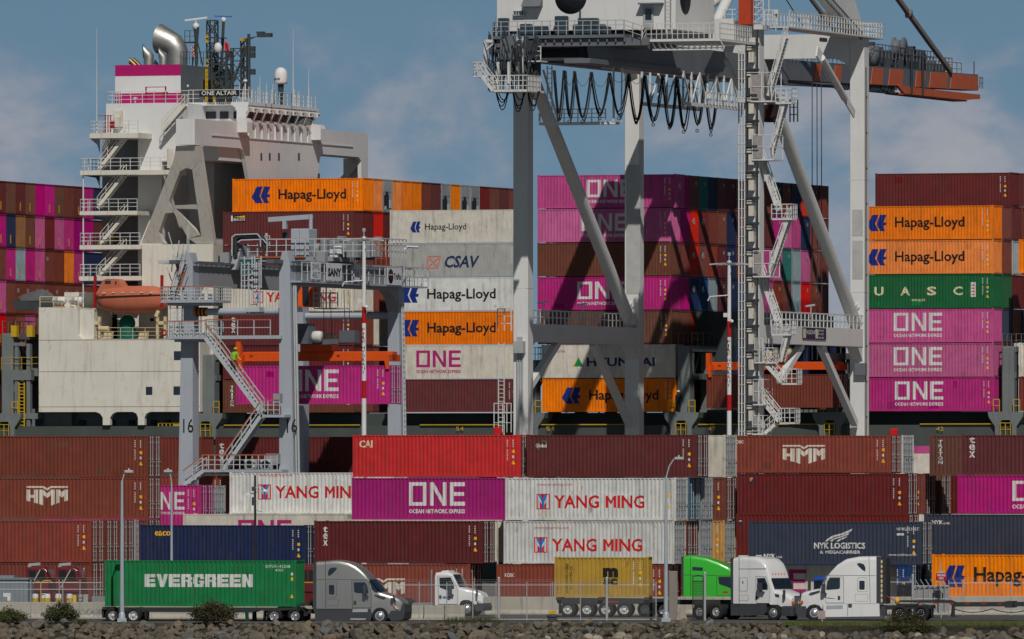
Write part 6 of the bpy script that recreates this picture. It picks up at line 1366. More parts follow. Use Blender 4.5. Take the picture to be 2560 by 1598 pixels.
q = MB(); a, b = Pn(620, 652, nT-2.7), Pn(955, 652, nT-2.7); railing(q, [(a[0], nT-2.7, zt+0.3), (b[0], nT-2.7, zt+0.3), (b[0], nT+2.5, zt+0.3)], 1.35, 0.75, 0.035, 3); rtg.part('trolley_railing', q, M_rail2, tr)
q = MB(); q.beam((a[0], nT-2.7, zt+1.68), (b[0], nT-2.7, zt+1.68), 0.05, 0.05); q.beam(Pn(936, 606, nT-2.7), Pn(962, 622, nT-2.7), 0.08, 0.08); railing(q, [Pn(940, 668, nT-2.8), Pn(966, 668, nT-2.8)], 1.9, 0.45, 0.022, 3); q.box(a[0]+0.5, a[0]+4.5, nT-2.75, nT-2.65, zt+0.28, zt+0.38); rtg.part('top_rail', q, M_orail, tr)
q = MB(); p = [Pn(589, 645, nT-3), Pn(589, 598, nT-3), Pn(597, 592, nT-3), Pn(652, 590, nT-3), Pn(660, 600, nT-3), Pn(660, 622, nT-3)]; q.path(p, 0.16, 8); q.path([(a_, b_+0.4, c_-0.15) for a_, b_, c_ in p], 0.10, 6); rtg.part('cable_chain', q, M_dark, tr)
q = MB(); q.wire([(a_-0.2, b_-0.2, c_+0.15) for a_, b_, c_ in p], 0.04); q.wire([(a_+0.25, b_-0.2, c_-0.25) for a_, b_, c_ in p[1:5]], 0.04); q.tube(Pn(666, 640, nT-2.5), Pn(666, 583, nT-2.5), 0.10, 8); railing(q, [Pn(662, 620, nT-2.6), Pn(674, 620, nT-2.6)], 0.9, 0.2, 0.03, 3); rtg.part('cable_guide', q, M_rail2, tr)
q = MB(); p = Pn(622, 655, nT-3); q.bbox(p[0]-0.6, p[0]+0.7, nT-3.4, nT-2.9, p[2]-0.9, p[2]+0.2, 0.06); p = Pn(712, 588, nT-1); q.box(p[0]-0.2, p[0]+0.15, nT-1, nT-0.8, p[2]-0.3, p[2]+0.2); rtg.part('travel_motor', q, mat('motor_teal', (0.02, 0.09, 0.11)), tr)
cu0, cu1 = un(752, nT-1)[0], un(783, nT-1)[0]; cz0, cz1 = zat(768, un(766, nT)[1]), zat(714, un(766, nT)[1])
q = MB(); q.box(cu0, cu0+0.32, nT-1.6, nT+0.6, cz0+0.05, cz1); q.box(cu1-0.12, cu1, nT-1.6, nT+0.6, cz0, cz1+0.3); q.box(cu0, cu1, nT-1.6, nT+0.6, cz1-0.12, cz1); q.box(cu0, cu1, nT-1.6, nT+0.6, cz0, cz0+0.1); q.box(cu1+0.1, cu1+0.35, nT-1.5, nT-1.3, cz0, cz1); cb = rtg.part('operator_cab', q, mat('cab_orange', (0.80, 0.115, 0.015), 0.45))
q = MB(); q.box(cu0+0.33, cu1-0.13, nT-1.5, nT+0.4, cz0+0.12, cz1-0.13); rtg.part('cab_glass', q, M_glass, cb)
q = MB(); a = Pn(786, 770, nT-1.5); b = Pn(845, 770, nT-1.5); q.box(a[0], b[0], nT-1.6, nT+0.8, a[2]-0.08, a[2]); railing(q, [(a[0], nT-1.6, a[2]), (b[0], nT-1.6, a[2])], 1.1, 0.6, 0.035, 3); ladder(q, (a[0]+0.15, nT-1.5, a[2]), (a[0]+0.15, nT-1.5, cz1+0.4), 0.45, (1,0,0)); q.beam((b[0]-1.0, nT-1.3, a[2]), (b[0]-1.0, nT-1.3, cz1+0.5), 0.08, 0.08); rtg.part('cab_platform', q, M_rail2, cb)
# ladders and cages by the second leg
q = MB()
for px in (625, 640): pass
ladder(q, Pn(621, 722, n0_-1), Pn(621, 640, n0_-1), 0.6, (1,0,0), 0.35, 0.04); 
for px, y0, y1 in ((625-4, 0, 0),): pass
a = Pn(632, 773, n0_-0.8)
for (px, y0, y1, w_) in ((612, 722, 655, 0.5), (632, 768, 655, 0.6), (645, 720, 640, 0.5)): ladder(q, Pn(px, y0, n0_-0.9), Pn(px, y1, n0_-0.9), w_, (1,0,0), 0.36, 0.04)
for k in range(7): p = Pn(628, 768-k*17, n0_-1.2); q.wire([p, (p[0]+0.75, p[1], p[2])], 0.035)
for px in (622, 648): q.beam(Pn(px, 768, n0_-1.2), Pn(px, 655, n0_-1.2), 0.07, 0.07)
b = Pn(650, 772, n0_-1.2); q.box(a[0]-0.3, b[0], n0_-1.3, n0_-0.3, a[2]-0.2, a[2]+0.15)
rtg.part('ladder_cage', q, M_rail2)
q = MB(); ladder(q, (u2+0.95, n0_-0.2, 2.0), (u2+0.62, n0_-0.2, zg0), 0.35, (0, 1, 0), 0.4, 0.05); q.beam((u2+1.15, n0_-0.3, 2.0), (u2+0.75, n0_-0.3, zg0), 0.12, 0.12); rtg.part('leg_ladder', q, M_rail2, LG[(1, 0)])
q = MB(); ladder(q, (u2+0.95, n1_-0.2, 2.0), (u2+0.62, n1_-0.2, zg0-1), 0.35, (0, 1, 0), 0.4, 0.05); rtg.part('leg_ladder', q, M_rail2, LG[(1, 1)])
# platforms on the left leg, walkway, stairs
for (xa, xb, y, hr) in ((402, 536, 752, 1.0), (418, 516, 843, 1.15)):
    a, b = Pn(xa, y, n0_-1.8), Pn(xb, y, n0_-1.8); q = MB(); q.box(a[0], b[0], n0_-1.8, n0_+1.6, a[2]-0.15, a[2]+0.05); q.box(a[0]+0.4, b[0]-0.5, n0_-1.4, n0_+1.2, a[2]-0.35, a[2]-0.16)
    pl = rtg.part('platform', q, M_rt)
    q = MB(); railing(q, [(a[0], n0_+1.6, a[2]), (a[0], n0_-1.8, a[2]), (b[0], n0_-1.8, a[2]), (b[0], n0_+1.6, a[2])], hr, 0.5, 0.03, 4); 
    for k in range(6): p = a[0]+(b[0]-a[0])*(0.1+0.15*k); q.bbox(p, p+0.25, n0_-1.5, n0_-1.2, a[2], a[2]+0.35+0.4*random.random(), 0.03)
    rtg.part('platform_railing', q, M_rail2, pl)
    q = MB(); q.beam((a[0], n0_-1.82, a[2]+hr+0.03), (b[0], n0_-1.82, a[2]+hr+0.03), 0.05, 0.05); rtg.part('top_rail', q, M_orail, pl)
q = MB(); a, b = Pn(516, 848, n0_-0.6), Pn(706, 848, n0_-0.6); q.box(a[0], b[0], n0_-0.9, n0_+0.3, a[2], a[2]+0.25); w2 = rtg.part('cross_walkway', q, M_rt)
q = MB(); c = Pn(676, 846, n0_-0.9); railing(q, [(a[0], n0_-0.9, a[2]+0.25), (c[0], n0_-0.9, a[2]+0.25)], 1.15, 1.15, 0.03, 2); rtg.part('walkway_railing', q, M_rail2, w2)
q = MB(); q.beam((a[0], n0_-0.92, a[2]+1.42), (c[0], n0_-0.92, a[2]+1.42), 0.05, 0.05); rtg.part('top_rail', q, M_orail, w2)
q = MB(); r = random.Random(10)
for k in range(20): px = 424+r.random()*40; p = Pn(px, 730-r.random()*110, n0_-1.0-r.random()); q.beam(p, (p[0]+0.9*(r.random()-0.5), p[1], p[2]+0.8+0.6*r.random()), 0.06, 0.06)
stair(q, Pn(432, 745, n0_-1.2), Pn(462, 655, n0_-1.2), 0.6, (0,1,0), 0.25, 0.9); q.box(Pn(415, 657, n0_)[0], Pn(468, 657, n0_)[0], n0_-1.6, n0_+0.5, zat(660, d0), zat(652, d0)); ladder(q, Pn(435, 838, n0_-1.4), Pn(435, 752, n0_-1.4), 0.6, (1,0,0)); ladder(q, Pn(450, 838, n0_-1.4), Pn(450, 752, n0_-1.4), 0.5, (1,0,0))
for px in (468, 472): q.tube(Pn(px, 655, n0_-0.5), Pn(px, 565, n0_-0.5), 0.04, 5)
rtg.part('leg_top_gear', q, M_rail2)
q = MB()
for (x0, y0, x1, y1) in ((452, 690, 440, 660), (446, 735, 462, 680)): q.beam(Pn(x0, y0, n0_-1.6), Pn(x1, y1, n0_-1.6), 0.09, 0.09)
rtg.part('gear_rail', q, M_orail)
for (x0, y0, x1, y1) in ((656, 1032, 518, 845), (562, 1176, 655, 1042), (462, 1214, 512, 1178)):
    q = MB(); rq = MB(); n_ = n0_-1.5; a, b = Pn(x0, y0, n_), Pn(x1, y1, n_); stair(q, a, b, 0.8, (0,1,0), 0.25, 1.0, 0.03); sf = rtg.part('stair_flight', q, M_rail2)
    q = MB(); q.beam((a[0], n_-0.42, a[2]+1.08), (b[0], n_-0.42, b[2]+1.08), 0.06, 0.06); rtg.part('top_rail', q, M_orail, sf)
for (xa, xb, y) in ((655, 712, 1043), (506, 706, 1180)):
    q = MB(); a, b = Pn(xa, y, n0_-1.9), Pn(xb, y, n0_-1.9); q.box(a[0], b[0], n0_-1.9, n0_-0.5, a[2]-0.02, a[2]+0.18); pl = rtg.part('platform', q, M_rt)
    q = MB(); railing(q, [(a[0], n0_-1.9, a[2]+0.18), (b[0]-0.4, n0_-1.9, a[2]+0.18)], 1.05, 0.5, 0.03, 3); rtg.part('platform_railing', q, M_rail2, pl)
    q = MB(); q.beam((a[0], n0_-1.92, a[2]+1.26), (b[0]-0.4, n0_-1.92, a[2]+1.26), 0.06, 0.06); rtg.part('top_rail', q, M_orail, pl)
q = MB(); a = Pn(685, 1010, n0_-1.7); q.box(a[0], a[0]+0.55, n0_-1.9, n0_-1.4, a[2]+0.05, a[2]+0.75); a = Pn(664, 1160, n0_-1.2); q.box(a[0], a[0]+0.95, n0_-1.2, n0_-0.6, a[2], a[2]+0.75); rtg.part('cabinet', q, M_girdergrey)
for px in (610, 650):
    q = MB(); a = Pn(px, 1176, n0_-1.4); q.bbox(a[0], a[0]+0.85, n0_-1.4, n0_-0.9, a[2]+0.1, a[2]+0.8, 0.04); ac = rtg.part('air_conditioner', q, P_('white'))
    q = MB(); q.lathe([(0,-0.02),(0.28,-0.02),(0.3,0.0)], 16, (a[0]+0.42, n0_-1.41, a[2]+0.45), 'y'); rtg.part('fan_grille', q, M_dark, ac)
# lower frame gear inside the portal
q = MB(); a, b = Pn(752, 858, n0_+6), Pn(888, 852, n0_+6); q.beam(a, b, 0.35, 0.35); p = Pn(770, 850, n0_+5); q.box(p[0]-0.7, p[0]+0.2, n0_+4.5, n0_+6, p[2]-0.3, p[2]+1.2); p = Pn(870, 850, n0_+6); q.box(p[0]-0.5, p[0]+0.7, n0_+5.5, n0_+6.5, p[2]-0.2, p[2]+0.7); rtg.part('anti_sway_frame', q, M_rtd)
q = MB(); p = Pn(793, 842, n0_+5.5); q.lathe([(0,-0.35),(0.38,-0.35),(0.42,-0.2),(0.42,0.2),(0.38,0.35),(0,0.35)], 16, p, 'x'); rtg.part('cable_drum', q, P_('white'))
q = MB(); nSP = nT+0.8
for px in (808, 826, 860, 872): q.beam(Pn(px, 725, nT), Pn(px+3, 845, nSP), 0.045, 0.045)
rtg.part('hoist_rope', q, M_crd)
# its spreader and load
dS2 = un(790, nSP)[1]; uS = un(783, nSP)[0]; zS = zat(904, dS2)
spd2 = thing('container_spreader', 'orange spreader holding the magenta container under the grey numbered yard crane', 'spreader', W(uS, nSP+1.2, zS))
spreader_parts(spd2, 12.0, 0.74)
container(975, nSP, zS-0.28-2.896, 'magenta', 'magenta container with white letters hanging from the orange spreader of the yard crane', end='door', layers=L_one(-6.15, 0.98, 1.0, w=4.15, hh=1.6))
# ---------------------------------------------------------------- high light masts with stacked red lettering
M_polew = mat('pole_white', (0.66, 0.66, 0.66), 0.45, var=0.05)
M_poler = mat('pole_red', (0.42, 0.012, 0.014), 0.45)
def light_mast(px, n_, ytop, reds, ytext0, ytext1, label):
    u_, d_ = un(px, n_); A = Asm('light_mast', label, 'light mast', u_, n_, 0, 'tall striped light masts')
    q = MB(); zt_ = zat(ytop, d_); q.tube((u_, n_, 0), (u_, n_, zt_), 0.22, 16, 0.13); pole = A.part('pole', q, M_polew)
    for y0, y1 in reds:
        za, zb_ = zat(y1, d_), zat(y0, d_); r_ = lambda z: 0.22-0.09*z/zt_+0.006; q = MB(); q.tube((u_, n_, za), (u_, n_, zb_), r_(za), 16, r_(zb_), False); A.part('red_band', q, M_poler, pole)
    q = MB(); z0 = zat(ytext0, d_); h_ = (z0-zat(ytext1, d_))/12.6
    vs_, fs = Tv('FIRE HYDRANT', -0.13, z0, 0.26, h_*0.82, h_*0.2, 0.01)
    rr_ = 0.22-0.09*z0/zt_+0.025; q.add([(u_+rr_*math.sin(x/rr_), n_-rr_*math.cos(x/rr_), z) for x, z in vs_], fs); A.part('lettering', q, mat('lettering_dark_red', (0.16, 0.01, 0.012)), pole)
    for k in range(6):
        a = math.pi*2*k/6+0.3; q = MB(); c, s_ = math.cos(a), math.sin(a)
        q.beam((u_+0.2*c, n_+0.2*s_, zt_-0.05), (u_+1.1*c, n_+1.1*s_, zt_-0.05), 0.06, 0.06); q.beam((u_+0.75*c, n_+0.75*s_, zt_+0.02), (u_+1.45*c, n_+1.45*s_, zt_-0.04), 0.42, 0.10); A.part('lamp_head', q, M_steel)
    q = MB(); q.lathe([(0.0,-0.15),(0.2,-0.12),(0.2,0.1),(0.0,0.2)], 10, (u_, n_, zt_+0.1)); q.beam((u_, n_, zt_), (u_, n_, zt_+0.7), 0.06, 0.06); q.box(u_-0.08, u_+0.1, n_-0.08, n_+0.1, zt_+0.6, zt_+0.85); A.part('mast_head', q, M_steel)
    q = MB(); z_ = zat(reds[0][0]-10, d_); q.path([(u_, n_-0.2, z_+1.6), (u_-1.4, n_-0.3, z_+1.5), (u_-1.55, n_-0.3, z_+1.2)], 0.05, 6); q.lathe([(0,0.15),(0.13,0.05),(0.14,-0.1),(0,-0.12)], 8, (u_+0.3, n_-0.3, z_-0.3)); q.box(u_-0.35, u_-0.1, n_-0.3, n_-0.1, z_, z_+0.3); A.part('camera_bracket', q, M_polew)
light_mast(910, 744, 600, ((767, 808), (952, 996)), 820, 945, 'white light mast with red bands, left one, standing before the yard crane')
light_mast(1823, 765, 660, ((803, 843), (987, 1027)), 850, 978, 'white light mast with red bands, right one, before the tall white crane')
# ---------------------------------------------------------------- lorries on the shore road
def carpaint(name, col, metal=0.0, rough=0.35): return mat('car_'+name, col, rough, metal, var=0.04, scale=0.7, streak=0.10, coat=0.5, spec=0.4, dirt=(0.12, 0.10, 0.08))
C_grey = carpaint('silver_grey', (0.33, 0.325, 0.31), 0.55, 0.38); C_white = carpaint('white', (0.70, 0.70, 0.70)); C_green = carpaint('lime_green', (0.035, 0.44, 0.025)); C_blue = carpaint('blue', (0.01, 0.06, 0.32)); C_red = carpaint('dark_red', (0.13, 0.010, 0.012))
M_plast = mat('dark_plastic', (0.055, 0.06, 0.068), 0.5, var=0.1)
M_chr = mat('polished_rim', (0.75, 0.75, 0.75), 0.32, 0.8, var=0.1)
M_rimw = mat('rim_pale', (0.66, 0.66, 0.66), 0.5)
M_lampg = mat('lamp_glass', (0.55, 0.52, 0.48), 0.12, spec=0.7)
M_amber = mat('amber_lens', (0.60, 0.16, 0.02), 0.3)
M_seam = mat('panel_seam', (0.02, 0.02, 0.02), 0.8)
M_cglass = mat('cab_window', (0.012, 0.020, 0.032), 0.06, spec=0.7, var=0.4, scale=3)
M_tyre = mat('tyre', (0.022, 0.022, 0.023), 0.8, var=0.25, scale=6)
def wheel(root, x, y, r, rim_m, dual=False, steer=False, z=None):
    z = r if z is None else z; w = 0.14 if not dual else 0.33
    q = MB(); q.lathe([(r*0.60,-w+0.02),(r*0.72,-w),(r*0.93,-w),(r*0.99,-w+0.05),(r,-w+0.07),(r,w-0.07),(r*0.99,w-0.05),(r*0.93,w),(r*0.6,w)], 28, (x, y, z), 'y')
    t = q.obj('wheel', M_tyre, root)
    q = MB(); s_ = -1 if y < 1.22 else 1
    def L(pr): q.lathe([(a, b*(-s_)) for a, b in pr], 24, (x, y+s_*w*0.72, z), 'y')
    if steer: L([(r*0.61,0.02),(r*0.56,-0.02),(r*0.50,0.01),(r*0.30,-0.05),(r*0.20,-0.10),(0,-0.10)])
    else: L([(r*0.61,0.02),(r*0.56,-0.02),(r*0.53,0.06),(r*0.42,0.12),(r*0.24,0.12),(r*0.20,-0.03),(r*0.12,-0.06),(0,-0.06)])
    rm = q.obj('rim', rim_m, t)
    q = MB()
    for k in range(10):
        a = 2*math.pi*k/10; q.lathe([(0.0,-0.05*-s_),(0.032,-0.05*-s_),(0.032,0.0)], 6, (x+r*0.37*math.cos(a), y+s_*(w*0.72-0.0), z+r*0.37*math.sin(a)), 'y')
    q.obj('wheel_nut', M_dark if steer else M_steel, rm); return t
def lerp_list(L, x):
    if x <= L[0][0]: return L[0][1]
    for (a, b), (c, d_) in zip(L[:-1], L[1:]):
        if x <= c: return b+(d_-b)*(x-a)/max(c-a, 1e-6)
    return L[-1][1]
class Truck:
    def __init__(s, label, px_ref, base_y, d, rz, cat='truck', name='semi_truck', group=None):
        s.px, s.by, s.s, s.c = px_ref, base_y, F/d, math.cos(rz)
        s.root = thing(name, label, cat, at(px_ref, d, zat(base_y, d)), rz, group)
    def X(s, px): return (px-s.px)/(s.s*s.c)
    def Z(s, y): return (s.by-y)/s.s
    def P(s, pts): return [(s.X(a), s.Z(b)) for a, b in pts]
    def body(s, name, top, bot, m, wid, parent=None, r0=0.22, y0=1.22):
        t, b = s.P(top), s.P(bot); wd = [(s.X(a), b_) for a, b_ in wid]
        xs = sorted(set([p[0] for p in t]+[p[0] for p in b]+[p[0] for p in wd])); xs = [x for x in xs if t[0][0]-1e-6 <= x <= t[-1][0]+1e-6]
        ex = []
        for a, c in zip(xs[:-1], xs[1:]):
            n = max(1, int((c-a)/0.22)); ex += [a+(c-a)*k/n for k in range(n)]
        ex.append(xs[-1]); rows = []
        for x in ex:
            zt, zb = lerp_list(t, x), min(lerp_list(b, x), lerp_list(t, x)-0.05); w = lerp_list(wd, x); r = min(r0, 0.45*(zt-zb)); h = zt-zb
            sec = [(-w,zb),(-w*1.0,zb+0.3*h),(-w,zt-r*1.2),(-w+0.08*r,zt-0.72*r),(-w+0.32*r,zt-0.28*r),(-w+0.85*r,zt-0.03*r),(-w*0.35,zt+0.015),(w*0.35,zt+0.015),(w-0.85*r,zt-0.03*r),(w-0.32*r,zt-0.28*r),(w-0.08*r,zt-0.72*r),(w,zt-r*1.2),(w,zb+0.3*h),(w,zb)]
            rows.append([(x, y+y0, z) for y, z in sec])
        q = MB(); q.grid(rows, True, True); n = len(rows[0]); q.add(rows[0], [tuple(range(n))]); q.add(rows[-1], [tuple(range(n))])
        o = q.obj(name, m, parent or s.root); o.data.set_sharp_from_angle(angle=R(24)); return o
    def plate(s, name, pts, m, y, th=0.02, parent=None, both=False, mirror=2.44):
        q = MB(); P = s.P(pts); q.prism(P, 'y', y, y+th)
        if both: q.prism(P, 'y', mirror-y-th, mirror-y)
        return q.obj(name, m, parent or s.root)
    def slab(s, name, pts, m, y0, y1, parent=None):
        q = MB(); q.prism(s.P(pts), 'y', y0, y1); return q.obj(name, m, parent or s.root)
    def wheel(s, px, py, rim, r=0.51, dual=False, steer=False):
        x, z = s.X(px), s.Z(py)
        yo = 0.14 if steer else 0.34
        wheel(s.root, x, yo if not dual else 0.34, r, rim, dual, steer, z); 
        return wheel(s.root, x, 2.44-yo, r, rim, dual, steer, z)
def rrect(x0, x1, y0, y1, c):
    return [(x0+c,y1),(x1-c,y1),(x1-c*0.3,y1-c*0.3),(x1,y1-c),(x1,y0+c),(x1-c*0.3,y0+c*0.3),(x1-c,y0),(x0+c,y0),(x0+c*0.3,y0+c*0.3),(x0,y0+c),(x0,y1-c),(x0+c*0.3,y1-c*0.3)]
def wheel_y_fix(): pass
# --- grey sleeper tractor
T1 = Truck('silver grey sleeper truck pulling the green container along the shore road', 782, 1557, 680, -R(11), 'truck', 'semi_truck')
b1 = T1.body('cab_body', [(791,1404),(813,1403),(832,1401),(850,1401.5),(871,1406),(886,1413),(899,1422),(912,1434),(924,1450),(936,1466),(949,1480),(965,1485),(980,1489.5),(996,1496),(1004,1503),(1009,1512)],
   [(791,1522),(924,1522),(927,1521),(930,1533),(931,1541),(936,1531),(943,1525),(952,1524),(961,1528),(967,1536),(970,1545),(972,1538),(1009,1534)], C_grey, [(791,1.22),(924,1.22),(945,1.15),(980,1.08),(1009,0.86)])
T1.slab('bumper', [(969,1538),(973,1546),(978,1552),(1000,1551),(1009,1547),(1011.5,1530),(1011,1512),(1006,1508),(1000,1527),(978,1526)], M_plast, 0.10, 2.34)
sk = T1.slab('side_skirt', [(787,1521),(928,1521),(930,1537),(926,1552),(870,1555),(787,1553)], M_plast, 0.03, 2.41)
T1.plate('step_tread', [(882,1523),(920,1522),(919,1530),(881,1530.5)], M_steel, 0.01, 0.03, sk); T1.plate('step_tread', [(876,1546),(916,1546),(913,1549.5),(876,1549.5)], M_steel, 0.01, 0.03, sk)
T1.slab('side_extender', [(782,1407),(791,1404),(791,1545),(782,1521)], M_plast, 0.02, 0.10); T1.slab('side_extender', [(782,1407),(791,1404),(791,1545),(782,1521)], M_plast, 2.34, 2.42)
def cab_side(T, door, win, handle, sleeper=None, panel=None, leaf=None, mirror=None, hatch=None):
    T.plate('door_seam', [(a, b) for a, b in door], M_seam, -0.004, 0.01, both=True)
    xc = sum(p[0] for p in door)/len(door); yc = sum(p[1] for p in door)/len(door)
    dr = T.plate('door', [(xc+(a-xc)*0.965, yc+(b-yc)*0.975) for a, b in door], T.paint, -0.010, 0.02, both=True)
    xw = sum(p[0] for p in win)/len(win); yw = sum(p[1] for p in win)/len(win)
    T.plate('window_seal', [(xw+(a-xw)*1.10, yw+(b-yw)*1.12) for a, b in win], M_plast, -0.014, 0.02, dr, both=True)
    T.plate('window', win, M_cglass, -0.020, 0.02, dr, both=True)
    if handle: T.plate('door_handle', rrect(*handle, 1.2), M_plast, -0.03, 0.03, dr, both=True)
    if panel: T.plate('panel_seam', rrect(*panel, 3), M_seam, -0.003, 0.01, both=True); x0, x1, y0, y1 = panel; T.plate('side_panel', rrect(x0+0.6, x1-0.6, y0+0.6, y1-0.6, 2.6), T.paint, -0.008, 0.02, both=True)
    if sleeper: T.plate('sleeper_window', rrect(*sleeper, 2.2), M_cglass, -0.016, 0.02, both=True)
    if hatch: T.plate('hatch_seam', rrect(*hatch, 2), M_seam, -0.003, 0.01, both=True); x0, x1, y0, y1 = hatch; T.plate('side_hatch', rrect(x0+0.5, x1-0.5, y0+0.5, y1-0.5, 1.8), T.paint, -0.008, 0.02, both=True)
    if leaf: T.plate('roof_window', leaf, M_cglass, -0.014, 0.02, both=True)
    if mirror:
        x0, x1, y0, y1 = mirror; mo = T.slab('mirror', rrect(x0, x1, y0, y1, 1.5), M_plast, -0.42, -0.16); T.slab('mirror_arm', [(x0,y1-3),(x1+3,y1+4),(x1+3,y1+5.5),(x0,y1-1)], M_plast, -0.25, 0.03, mo); T.slab('mirror', rrect(x0, x1, y0, y1, 1.5), M_plast, 2.6, 2.86)
T1.paint = C_grey
cab_side(T1, [(879,1451),(918,1451),(924,1458),(929,1486),(929,1520),(881,1520)], [(886,1457),(912,1457),(916,1462),(920,1480),(918,1483),(891,1481),(887,1478)], (884.5,891,1502,1512), (822.5,836,1462.5,1486.5), (817,841.5,1455,1494), [(820,1438),(821,1427),(826,1420),(836,1418.5),(843,1419.5),(838,1428),(829,1436),(823,1439.5)], (911,919,1462,1486), (816,847,1499,1515))
T1.plate('cab_seam', [(813,1403),(814,1403),(814,1521),(813,1521)], M_seam, -0.003, 0.008); T1.plate('cab_seam', [(791,1449),(921,1448.4),(921,1449.2),(791,1449.8)], M_seam, -0.003, 0.008)
def glass_strip(T, name, a, b, m, wa, wb, lift=0.03, face=1, parent=None, yc=1.22):
    x0, z0 = T.X(a[0]), T.Z(a[1]); x1, z1 = T.X(b[0]), T.Z(b[1]); q = MB(); k = lift*face
    rows = [[(x0+k, yc-wa, z0+lift*0.3), (x0+k*1.6, yc-wa*0.5, z0+lift*0.3), (x0+k*1.6, yc+wa*0.5, z0+lift*0.3), (x0+k, yc+wa, z0+lift*0.3)], [(x1+k, yc-wb, z1+lift*0.3), (x1+k*1.6, yc-wb*0.5, z1+lift*0.3), (x1+k*1.6, yc+wb*0.5, z1+lift*0.3), (x1+k, yc+wb, z1+lift*0.3)]]
    q.grid(rows, True); return q.obj(name, m, parent or T.root)
glass_strip(T1, 'windshield', (922,1449), (947.5,1479), M_cglass, 1.20, 1.16, 0.05)
T1.plate('windshield_side', [(921,1453),(926,1453),(946,1479),(938,1480),(930,1474)], M_cglass, 0.015, 0.05)
T1.slab('headlight', [(982,1513),(991,1517),(996,1523),(987,1522)], M_lampg, 0.13, 0.5); T1.slab('headlight', [(982,1513),(991,1517),(996,1523),(987,1522)], M_lampg, 1.94, 2.31); T1.slab('turn_signal', [(979.5,1510.5),(984,1513),(989,1521),(985,1519)], M_amber, 0.10, 0.14)
T1.slab('grille', [(1003,1502),(1010,1513),(1012,1530),(1008,1530),(1004,1512)], M_plast, 0.45, 1.99); T1.slab('hood_vent', [(937,1486),(964,1493),(961,1496.5),(945,1493),(936,1489)], M_plast, 0.02, 0.12)
T1.slab('hood_mirror', rrect(977,983.5,1494,1507,2), M_plast, -0.02, 0.1); T1.slab('hood_mirror', [(981,1489),(986,1491),(991,1504),(988,1505)], M_plast, 0.0, 0.05)
T1.slab('fuel_tank', [(790,1548),(925,1548),(925,1554),(790,1554)], M_dark, 0.3, 2.1)
T1.slab('frame_rail', [(655,1523),(790,1523),(960,1530),(960,1537),(790,1535),(655,1533)], M_dark, 0.75, 1.7); T1.slab('fifth_wheel', [(690,1517),(735,1517),(745,1523),(680,1523)], M_dark, 0.7, 1.75)
for px in (684.5, 737.5):
    T1.wheel(px, 1540, M_chr, 0.505, True); 
T1.slab('mudguard', [(658,1527),(668,1522),(697,1519),(697,1521),(670,1524.5),(660,1530),(659,1555),(656.5,1555)], M_dark, 0.03, 0.66); T1.slab('mudguard', [(747,1521),(757,1527),(765,1540),(761,1541),(753,1529),(745,1524)], M_dark, 0.03, 0.66)
T1.wheel(949.5, 1539.5, M_chr, 0.515, False, True)
q = MB()
for k in range(4): q.path([(T1.X(762), 0.9+0.2*k, T1.Z(1510)), (T1.X(768), 0.9+0.2*k, T1.Z(1505)), (T1.X(775), 0.95+0.2*k, T1.Z(1522)), (T1.X(784), 1.0+0.2*k, T1.Z(1512))], 0.03, 5)
q.box(T1.X(748), T1.X(768), 0.4, 1.2, T1.Z(1515), T1.Z(1508)); q.obj('air_hose', M_dark, T1.root)
# --- its trailer and the green container on it
dT = 680.5
t = Truck('black container chassis trailer with two axles under the green container', 258, 1557, 680, -R(11), 'trailer', 'container_chassis')
t.slab('frame', [(258,1519),(740,1519),(740,1523),(700,1526),(640,1526),(625,1531),(250,1530),(250,1521)], M_dark, 0.55, 1.9); 
for x_ in (262, 500, 738): t.slab('cross_bolster', [(x_-6,1517.5),(x_+6,1517.5),(x_+6,1524),(x_-6,1524)], M_dark, 0.0, 2.44)
for px in (282, 333): t.wheel(px, 1538.5, M_rimw, 0.50, True)
t.slab('landing_leg', [(609,1526),(617,1526),(618,1550),(622,1555),(607,1555),(611,1550)], mat('chassis_green', (0.01, 0.06, 0.035)), 0.5, 0.7); t.slab('landing_leg', [(618,1526),(626,1526),(628,1552),(632,1555),(617,1555)], M_dark, 1.7, 1.9)
t.slab('rear_bumper', [(252,1523),(258,1523),(258,1545),(254,1545)], M_dark, 0.1, 2.3); t.slab('mud_flap', [(360,1526),(367,1528),(367,1548),(362,1548)], M_black, 0.1, 0.8)
d_ = 680; gp = at(741, d_, 0); gz_ = zat(1517.5, d_)
g = container(0, 0, 0, 'leafgreen', 'bright green container with big white letters on the trailer behind the grey truck', rz=-R(11), loc=Vector((gp.x, gp.y, gz_)), end='wall', marks=False, layers=[
  (block('EVERGREEN', -9.65, 1.22, 6.95, 0.80), M_lw, 0.006), (T('EITU1145238', -1.95, 2.42, 1.55, 0.17, 0.01), M_lw, 0.006, 'serial_number'), (T('45G1', -1.35, 2.2, 0.5, 0.15, 0.01), M_lw, 0.006, 'serial_number'),
  (rects((-0.36,-0.22,1.62,1.83)), M_lyel, 0.006, 'decal'), (polys([(-0.42,0.55),(-0.18,0.55),(-0.30,0.8)]), M_lyel, 0.006, 'decal'), (rects((-0.36,-0.22,1.95,2.12)), M_lw, 0.006, 'decal')])
q = MB(); q.box(-12.25, -12.0, -0.03, -0.01, -0.02, 0.01)
